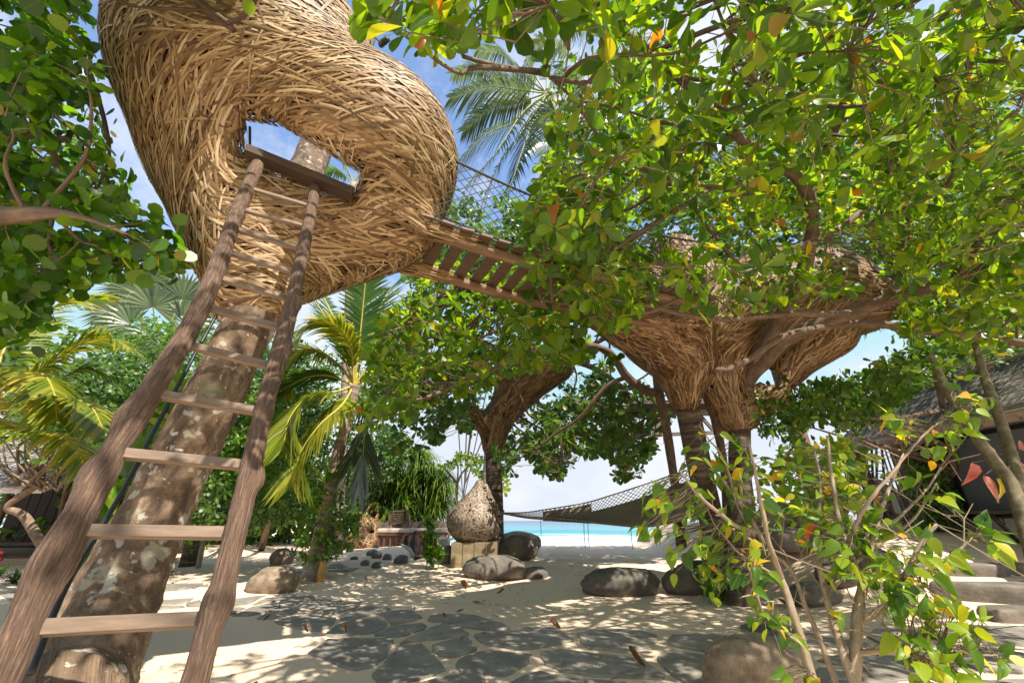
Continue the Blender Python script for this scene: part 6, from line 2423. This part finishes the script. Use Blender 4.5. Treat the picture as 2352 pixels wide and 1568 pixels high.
# leaf groups where the photograph shows them: (x, y, spread px, Y, count)
GROUPS = [(1580, 1060, 28, 2.1, 6), (1640, 1000, 22, 2.1, 4), (1690, 1020, 20, 2.1, 3), (1650, 1080, 30, 2.15, 6), (1530, 1130, 40, 2.1, 12), (1500, 1200, 35, 2.15, 10), (1600, 1150, 45, 2.1, 16), (1560, 1260, 35, 2.2, 12), (1640, 1240, 40, 2.15, 12), (1700, 1130, 35, 2.1, 12), (1730, 1070, 35, 2.1, 12), (1700, 1210, 30, 2.1, 10), (1760, 1160, 35, 2.1, 10),
          (1830, 1060, 45, 2.3, 16), (1880, 1100, 45, 2.3, 16), (1940, 1080, 45, 2.3, 16), (1850, 1150, 45, 2.2, 14), (1930, 1180, 45, 2.2, 16), (1980, 1140, 35, 2.2, 10), (1880, 1220, 40, 2.1, 14), (1960, 1230, 40, 2.1, 14), (2020, 1200, 30, 2.1, 9), (2000, 1290, 50, 2.05, 16), (1930, 1300, 40, 2.05, 12), (2060, 1290, 40, 2.0, 14), (2090, 1340, 45, 2.0, 14), (2040, 1350, 35, 2.0, 10),
          (2150, 1010, 35, 2.1, 12), (2200, 950, 42, 2.0, 16), (2230, 920, 30, 2.0, 8), (2080, 1000, 30, 2.1, 9), (2050, 960, 25, 2.1, 8), (2160, 1140, 18, 2.2, 5), (2130, 1100, 16, 2.2, 4), (2260, 1215, 28, 2.0, 10), (2285, 1250, 20, 2.0, 6), (2190, 1275, 18, 2.0, 6), (2130, 1230, 22, 2.0, 7), (2110, 1290, 22, 2.0, 7), (2150, 1300, 18, 2.0, 6),
          (2180, 1400, 35, 1.95, 14), (2120, 1420, 35, 1.95, 14), (2220, 1430, 25, 1.95, 8), (2090, 1470, 28, 1.95, 8), (2150, 1500, 40, 1.92, 14), (2190, 1545, 35, 1.9, 12), (2110, 1540, 28, 1.92, 9), (2240, 1500, 16, 1.95, 4), (2300, 1505, 22, 1.95, 6), (2040, 1380, 18, 2.05, 5), (1740, 1330, 25, 2.0, 8), (1760, 1400, 28, 2.0, 9), (1790, 1450, 25, 2.0, 7), (1735, 1280, 30, 2.0, 9), (1700, 1310, 22, 2.05, 6), (1860, 1560, 20, 2.0, 6), (1800, 1545, 18, 2.0, 5), (1920, 1410, 14, 2.1, 4), (1650, 1340, 26, 2.3, 7), (1610, 1300, 26, 2.3, 7)]
pos, dd_, tw = [], [], MB()
for x, y, sp, Y, c_ in GROUPS:
    for k in range(int(c_ * 1.4)):
        q = P(x + rng.normal(0, sp * .62), y + rng.normal(0, sp * .62), Y + rng.normal(0, .07))
        s = allp[np.argmin(np.linalg.norm(allp - q, axis=1))]
        pos.append(q)
        o_ = unit(q - s + 1e-6)
        dd_.append(unit(o_ * .6 + rng.normal(0, .45, 3) + A(0, 0, -.45)))
        if np.linalg.norm(q - s) > .02:
            tw.tube([s, (s + q) / 2 + rng.normal(0, .01, 3), q], [.0024, .0018, .0012], 4, False)
tw.build('twig', M['slim_bark'], bu, kind='stuff')
pos, dd_ = np.array(pos), np.array(dd_)
nn = rng.normal(0, .55, pos.shape) + A(-.1, -.55, .75)
leaves(bu, pos, dd_, nn, rng.uniform(.035, .086, len(pos)), T_HEART, M['leaf_bush'])
# bare twigs
mb = MB()
for k in range(60):
    i = rng.integers(len(allp))
    d_ = unit(rng.normal(0, 1, 3) + A(0, 0, .5))
    l = rng.uniform(.06, .26)
    q = allp[i]
    m_ = q + d_ * l * .5 + rng.normal(0, .01, 3)
    e_ = q + d_ * l + rng.normal(0, .03, 3)
    mb.tube([q, m_, e_], [.0035, .003, .0018], 4, False)
    mb.tube([m_, m_ + unit(d_ + rng.normal(0, .7, 3)) * l * .4], [.0022, .0014], 4, False)
mb.build('bare_twig', M['stem_pale'], bu, kind='stuff')

# second, greyer shrub behind it
sb2 = G(1870, 1290)
s2 = bushy('garden_shrub', 'paler shrub with upright bare canes rising behind the front bush', sb2, [[(1760, 1150), (1780, 1080), (1810, 1030), (1880, 1030), (1950, 1010), (1990, 1080), (1980, 1150), (1900, 1180), (1800, 1180)]], (2.0, 4.2, .7), (5.5, 6.4, 2.6), 110, 'leaf_bush', (.08, .16), (4, 7), T_HEART, 0, 71, 1, .03, 'bush', None, 250)
mb = MB()
for k in range(9):
    x = rng.uniform(1790, 1990)
    a_ = P(x, 1270, 5.2)
    b_ = P(x + rng.uniform(-25, 25), rng.uniform(985, 1080), 5.3)
    mb.tube(smooth_line([a_, (a_ + b_) / 2 + rng.normal(0, .06, 3), b_], 5), np.linspace(.016, .007, 11), 5, True, .2)
mb.build('cane', M['twig'], s2, kind='stuff')

# leafy climber at the foot of the big almond tree, with bamboo post
cb = G(1655, 1385)
cl_ = thing('leafy_climber', cb, 'bright broad leaved plant at the foot of the almond trunk', 'plant')
tips = scatter(46, cb + A(-.55, -.5, .0), cb + A(.5, .5, 1.1), [[(1600, 1300), (1640, 1260), (1700, 1290), (1715, 1350), (1690, 1385), (1640, 1385)]])
pos, d, n, sz = rosettes(tips, unit(tips - cb + A(0, -.2, .6)), (5, 8), (.12, .22), (40, 100), .5)
leaves(cl_, pos, d, n, sz, T_HEART, M['leaf_bright'])
mb = MB()
for q in tips[::4]:
    mb.tube(smooth_line([cb, (cb + q) / 2 + A(0, 0, .1), q], 4), .006, 4)
mb.build('stem', M['twig'], cl_)
pq = G(1706, 1385)
bp_ = thing('bamboo_post', pq, 'short upright bamboo post beside the almond trunk', 'post')
mb = MB()
e_ = P(1697, 1310, pq[1])
mb.tube([pq - A(0, 0, .1), pq * .5 + e_ * .5, e_], [.085, .08, .08], 14)
mb.build('cane', M['bamboo_gold'], bp_)
mb = MB()
mb.tube([pq + (e_ - pq) * .05, pq + (e_ - pq) * .14], .09, 14)
mb.build('band', M['concrete'], bp_)

# climbing plant on stakes by the pod
cq = G(994, 1306)
cp_ = thing('climbing_plant', cq, 'narrow climbing plant on three stakes left of the pod seat', 'plant')
for k in range(3):
    mb = MB()
    mb.tube([cq + A(-.16 + .16 * k, 0, -.1), P(985 + 10 * k, 1188 + 25 * k, cq[1])], .015, 6)
    mb.build('stake', M['bamboo'], cp_)
tips = scatter(70, cq + A(-.4, -.25, .15), cq + A(.4, .25, 1.75), [[(976, 1300), (978, 1210), (983, 1186), (992, 1190), (1000, 1230), (1018, 1250), (1016, 1300)]])
pos, d, n, sz = rosettes(tips, unit(rng.normal(0, 1, tips.shape)), (4, 7), (.10, .18), (40, 110), .5)
leaves(cp_, pos, d, n, sz, T_HEART, M['leaf_round'])

# vines round the golden palm, fern, bamboo pipe
vb = G(712, 1326)
vn = thing('palm_vine', vb, 'bright leafy vine growing round the golden palm trunk', 'plant')
tips = scatter(170, vb + A(-.9, -.6, .35), vb + A(1.3, .9, 2.6), [[(670, 1250), (690, 1200), (700, 1130), (740, 1100), (790, 1120), (800, 1180), (830, 1190), (815, 1240), (770, 1290), (740, 1290), (700, 1300), (685, 1280)]])
pos, d, n, sz = rosettes(tips, unit(tips - (vb + A(.2, 0, 1)) + A(0, 0, .5)), (6, 10), (.09, .16), (40, 110), .45)
leaves(vn, pos, d, n, sz, T_SIMPLE, M['leaf_bright'])
mb = MB()
for q in tips[::6]:
    mb.tube(smooth_line([vb, (vb + q) / 2, q], 4), .006, 4)
mb.build('stem', M['twig'], vn)
fc_ = P(748, 1112, 10.9)
fn = thing('nest_fern', fc_, "yellow green bird's nest fern perched on the golden palm trunk", 'fern')
for k in range(20):
    a_ = rng.uniform(0, 6.28)
    el = rng.uniform(.3, 1.2)
    d_ = A(math.cos(a_) * math.cos(el), math.sin(a_) * math.cos(el), math.sin(el))
    leaf_mesh('fern_leaf', fc_[None], leaf_basis(d_[None], A(0, 0, 1)[None] + .01), np.array([rng.uniform(.45, .75)]), leaf_template([.05, .085, .07], [.3, .6, .85], .2, -.35), M['leaf_palm_yellow' if k % 2 else 'leaf_bright'], fn)
bq = G(733, 1335)
bpi = thing('bamboo_pipe', bq, 'short golden bamboo pipe stuck in the sand beside the golden palm', 'pipe')
mb = MB()
mb.tube([bq - A(0, 0, .1), bq + A(.03, 0, .20), bq + A(.05, 0, .40)], .085, 14)
mb.build('cane', M['bamboo_gold'], bpi)


def strap_plant(name, label, base, n, ln, mt, w=.03, cat='plant'):
    rt = thing(name, base, label, cat)
    for k in range(n):
        a_ = rng.uniform(0, 6.28)
        el = rng.uniform(.35, 1.3)
        d_ = A(math.cos(a_) * math.cos(el), math.sin(a_) * math.cos(el), math.sin(el))
        l = rng.uniform(*ln)
        wv = unit(np.cross(d_, A(0, 0, 1))) * w
        vs_, fs = [], []
        for q, ww in ((0, .6), (.3, 1), (.6, .9), (.85, .5)):
            c_ = base + d_ * l * q - A(0, 0, .45 * l * q * q)
            vs_ += [c_ - wv * ww, c_ + wv * ww]
        vs_ += [base + d_ * l - A(0, 0, .55 * l)]
        for i in range(3):
            fs.append((2 * i, 2 * i + 1, 2 * i + 3, 2 * i + 2))
        fs.append((6, 7, 8))
        mb = MB()
        mb.add(vs_, fs)
        mb.build('leaf', M[mt], rt)
    return rt


strap_plant('variegated_plant', 'clump of striped strap leaves beside the pale round boulder', G(668, 1288) + A(0, 0, .05), 46, (.45, .85), 'leaf_palm_grey', .035)
strap_plant('spider_plant', 'low clump of arching variegated leaves at the left edge by the hut', G(30, 1340), 50, (.35, .7), 'leaf_palm_grey', .02)
strap_plant('agave_plant', 'green strap leaved clump below the hut roof at the far left', G(10, 1310) + A(0, .5, .9), 30, (.5, .9), 'leaf_palm', .05)
rf1 = strap_plant('red_flower_plant', 'upright plant with red flowers at the left edge', G(-4, 1325), 16, (.4, .8), 'leaf_bright', .03)
for x, y in ((4, 1268), (2, 1284)):
    v, f = ico(2)
    mb = MB()
    mb.add(v * .05 + P(x, y, G(-4, 1325)[1]), f)
    mb.build('flower', M['flower_red'], rf1)

# broad leaved plant between ladder and leaning trunk
bq = G(290, 1345)
bpl = thing('broad_leaf_plant', bq, 'tall plant with broad glossy leaves between the ladder and the leaning trunk', 'plant')
tips = scatter(60, (-5.4, 4.2, .1), (-2.2, 6.2, 3.0), [[(225, 1290), (260, 1180), (300, 1080), (340, 960), (400, 880), (440, 850), (460, 890), (400, 1010), (330, 1180), (270, 1290)]])
pos, d, n, sz = rosettes(tips, unit(rng.normal(0, .5, tips.shape) + A(0, -.3, .8)), (5, 8), (.22, .40), (45, 100), .45)
leaves(bpl, pos, d, n, sz, T_HEART, M['leaf_bright'])
mb = MB()
for q in tips[::3]:
    mb.tube(smooth_line([A(q[0] * .9 - .3, q[1], 0), (q + A(q[0] * .9 - .3, q[1], 0)) / 2, q], 4), .012, 5)
mb.build('stem', M['twig'], bpl)
v, f = ico(2)
mb = MB()
mb.add(v * .035 + P(353, 1246, 4.3), f)
mb.build('flower', M['flower_red'], bpl)

# posts behind the ladder
for (q, mt, lab, nm) in (([(432, 1300, 0, .26), (448, 1230, 0, .22), (470, 1150, 0, .2), (485, 1080, 0, .2)], 'palm_bark', 'short dark palm trunk between the ladder rails, in the shade', 'palm_tree'),
                         ([(455, 1304, 0, .07), (470, 1230, 0, .07), (487, 1148, 0, .065), (500, 1090, 0, .06)], 'bamboo', 'slanting bamboo prop against the dark palm trunk', 'bamboo_prop')):
    Yq = G(q[0][0], q[0][1])[1]
    p_, r_ = pix_line([(a, b_, Yq, r) for a, b_, _, r in q], 6)
    rt = thing(nm, p_[0], lab, 'tree' if nm == 'palm_tree' else 'post')
    mb = MB()
    mb.tube(p_, r_, 12, True, .05)
    mb.build('trunk' if nm == 'palm_tree' else 'cane', M[mt], rt)
pq = G(375, 1322)
pt_ = thing('plant_pot', pq, 'round clay pot with small pink flowers behind the leaning trunk', 'plant pot')
mb = MB()
mb.tube([pq, pq + A(0, 0, .15), pq + A(0, 0, .36), pq + A(0, 0, .40), pq + A(0, 0, .36)], [.17, .22, .235, .24, .20], 20)
mb.build('pot', M['concrete'], pt_)
tips = pq + A(0, 0, .6) + rng.normal(0, .22, (40, 3))
pos, d, n, sz = rosettes(tips, unit(tips - pq), (5, 8), (.07, .12))
leaves(pt_, pos, d, n, sz, T_SIMPLE, M['leaf_bright'], 200)

# leaning bare frangipani in front of the hut
fb2 = G(120, 1330)
fp = thing('frangipani', fb2, 'bare branching frangipani with few leaves in front of the hut roof', 'tree')
tipsf = []
for k in range(34):
    s_ = P(rng.uniform(40, 140), rng.uniform(1085, 1130), 9.5)
    e_ = P(rng.uniform(-10, 230), rng.uniform(985, 1100), 9.3 + rng.uniform(-.4, .4))
    mb = MB()
    mb.tube(smooth_line([s_, (s_ + e_) / 2 + rng.normal(0, .12, 3), e_], 5), np.linspace(.03, .012, 11), 6, True, .1)
    mb.build('branch', M['twig'], fp)
    tipsf.append(e_)
mb = MB()
p_, r_ = pix_line([(140, 1330, 9.6, .09), (60, 1190, 9.6, .08), (20, 1160, 9.5, .07), (130, 1090, 9.5, .05), (190, 1050, 9.4, .03)], 6)
mb.tube(p_, r_, 9, True, .1)
mb.build('trunk', M['twig'], fp)
tipsf = np.array(tipsf)
pos, d, n, sz = rosettes(tipsf, unit(rng.normal(0, .4, tipsf.shape) + A(0, 0, 1)), (3, 6), (.12, .22))
leaves(fp, pos, d, n, sz, T_ALMOND_LOW, M['leaf_hedge'])

# dry leaves on the sand and stones
DRY = [(1068, 1358, 22), (1097, 1385, 20), (1150, 1367, 16), (926, 1358, 12), (1022, 1425, 13), (1055, 1410, 18), (793, 1458, 17), (701, 1457, 16), (1278, 1449, 26), (1466, 1536, 34), (1573, 1396, 24), (1113, 1460, 14), (951, 1405, 8), (806, 1387, 6), (1806, 1494, 26), (1803, 1392, 20), (610, 1430, 12), (1060, 1478, 8), (330, 1332, 10), (1100, 1333, 12), (1335, 1296, 10), (1480, 1310, 10), (905, 1512, 7), (1182, 1333, 10), (840, 1335, 8), (1246, 1330, 8)]
DRYL = ['upright curled brown leaf on the sand left of the domed boulder', 'folded brown leaf standing on the sand above the long stone', 'flat dark leaf on the sand nearest the low small boulder', 'small dry leaf on the sand patch above the upper left stones', 'small brown leaf on the tip of the stone with the notched top edge', 'thin curled leaf at the upper edge of the stone path',
        'orange brown leaf at the edge of the cracked stone left of the middle', 'orange brown leaf on the lit sand left of the path', '', '', '', 'pale brown leaf on the long flagstone in the middle of the path', 'tiny dark leaf on the sand just above the path near its bend', 'tiny dark leaf on the sand right of the golden palm', '', 'crumpled reddish leaf beside the mossy boulder behind the bush stems',
        'thin dry sliver on the sunlit sand close to the right rail of the ladder', 'tiny dry leaf in the joint between two middle flagstones', 'small dry leaf on the far lit sand by the leaning trunk', 'small brown leaf between the low small boulder and the wide dark boulder', 'small dark leaf on the sand just behind the domed boulder', 'small dark leaf behind the right end of the domed boulder', 'tiny dark leaf on the sand left of the biggest flagstone', 'tiny leaf on the sand beside the low small boulder, on its near side', 'tiny leaf on the sand between the golden palm and the climbing plant', 'tiny leaf on the sand right of the low small boulder']
for i, (x, y, w) in enumerate(DRY):
    q = G(x, y)
    _, b_, _ = fac(x, y)
    sz_ = w * q[1] / b_ / FPX * 1.15
    a_ = rng.uniform(0, 6.28)
    d_ = A(math.cos(a_), math.sin(a_) * .6, rng.uniform(-.02, .12))
    o = leaf_mesh('fallen_leaf', (q + A(0, 0, .03) - d_ * sz_ * .5)[None], leaf_basis(d_[None], A(rng.normal(0, .3), rng.normal(0, .3), 1)[None]), np.array([sz_]), leaf_template([.10, .2, .26, .22, .1], [.1, .3, .55, .78, .92], .75, .35), M['leaf_dry'], None)
    lab = {8: 'curled brown dry leaf on the long stone near the middle of the path', 9: 'large orange dry leaf on the front centre flagstone', 14: 'brown dry leaf at the top of the big front boulder', 10: 'flat brown dry leaf near the bamboo post'}.get(i, (DRYL[i] if i < len(DRYL) else 'tiny curled brown leaf fallen on the far sand'))
    tag(o, lab, 'dry leaf', 'dry leaves fallen on the sand' if i not in (8, 9, 14, 10) else 'large dry leaves')

mb = MB()
for k in range(420):
    x, y = rng.uniform(-3.5, 7.5), rng.uniform(3.6, 13)
    z = float(ground(x, y))
    a_ = rng.uniform(0, 6.28)
    l = rng.uniform(.015, .05)
    d_ = A(math.cos(a_), math.sin(a_), rng.uniform(0, .2))
    if k % 3:
        mb.tube([A(x, y, z + .012) - d_ * l, A(x, y, z + .014) + d_ * l], .0035, 4)
    else:
        w_ = A(-d_[1], d_[0], .3) * l * .45
        c_ = A(x, y, z + .02)
        mb.add([c_ - d_ * l * .8, c_ + w_, c_ + d_ * l, c_ - w_ + A(0, 0, .01)], [(0, 1, 2, 3)])
tag(mb.build('leaf_litter', M['leaf_dry']), 'scattered bits of dry twig and leaf on the sand', kind='stuff')
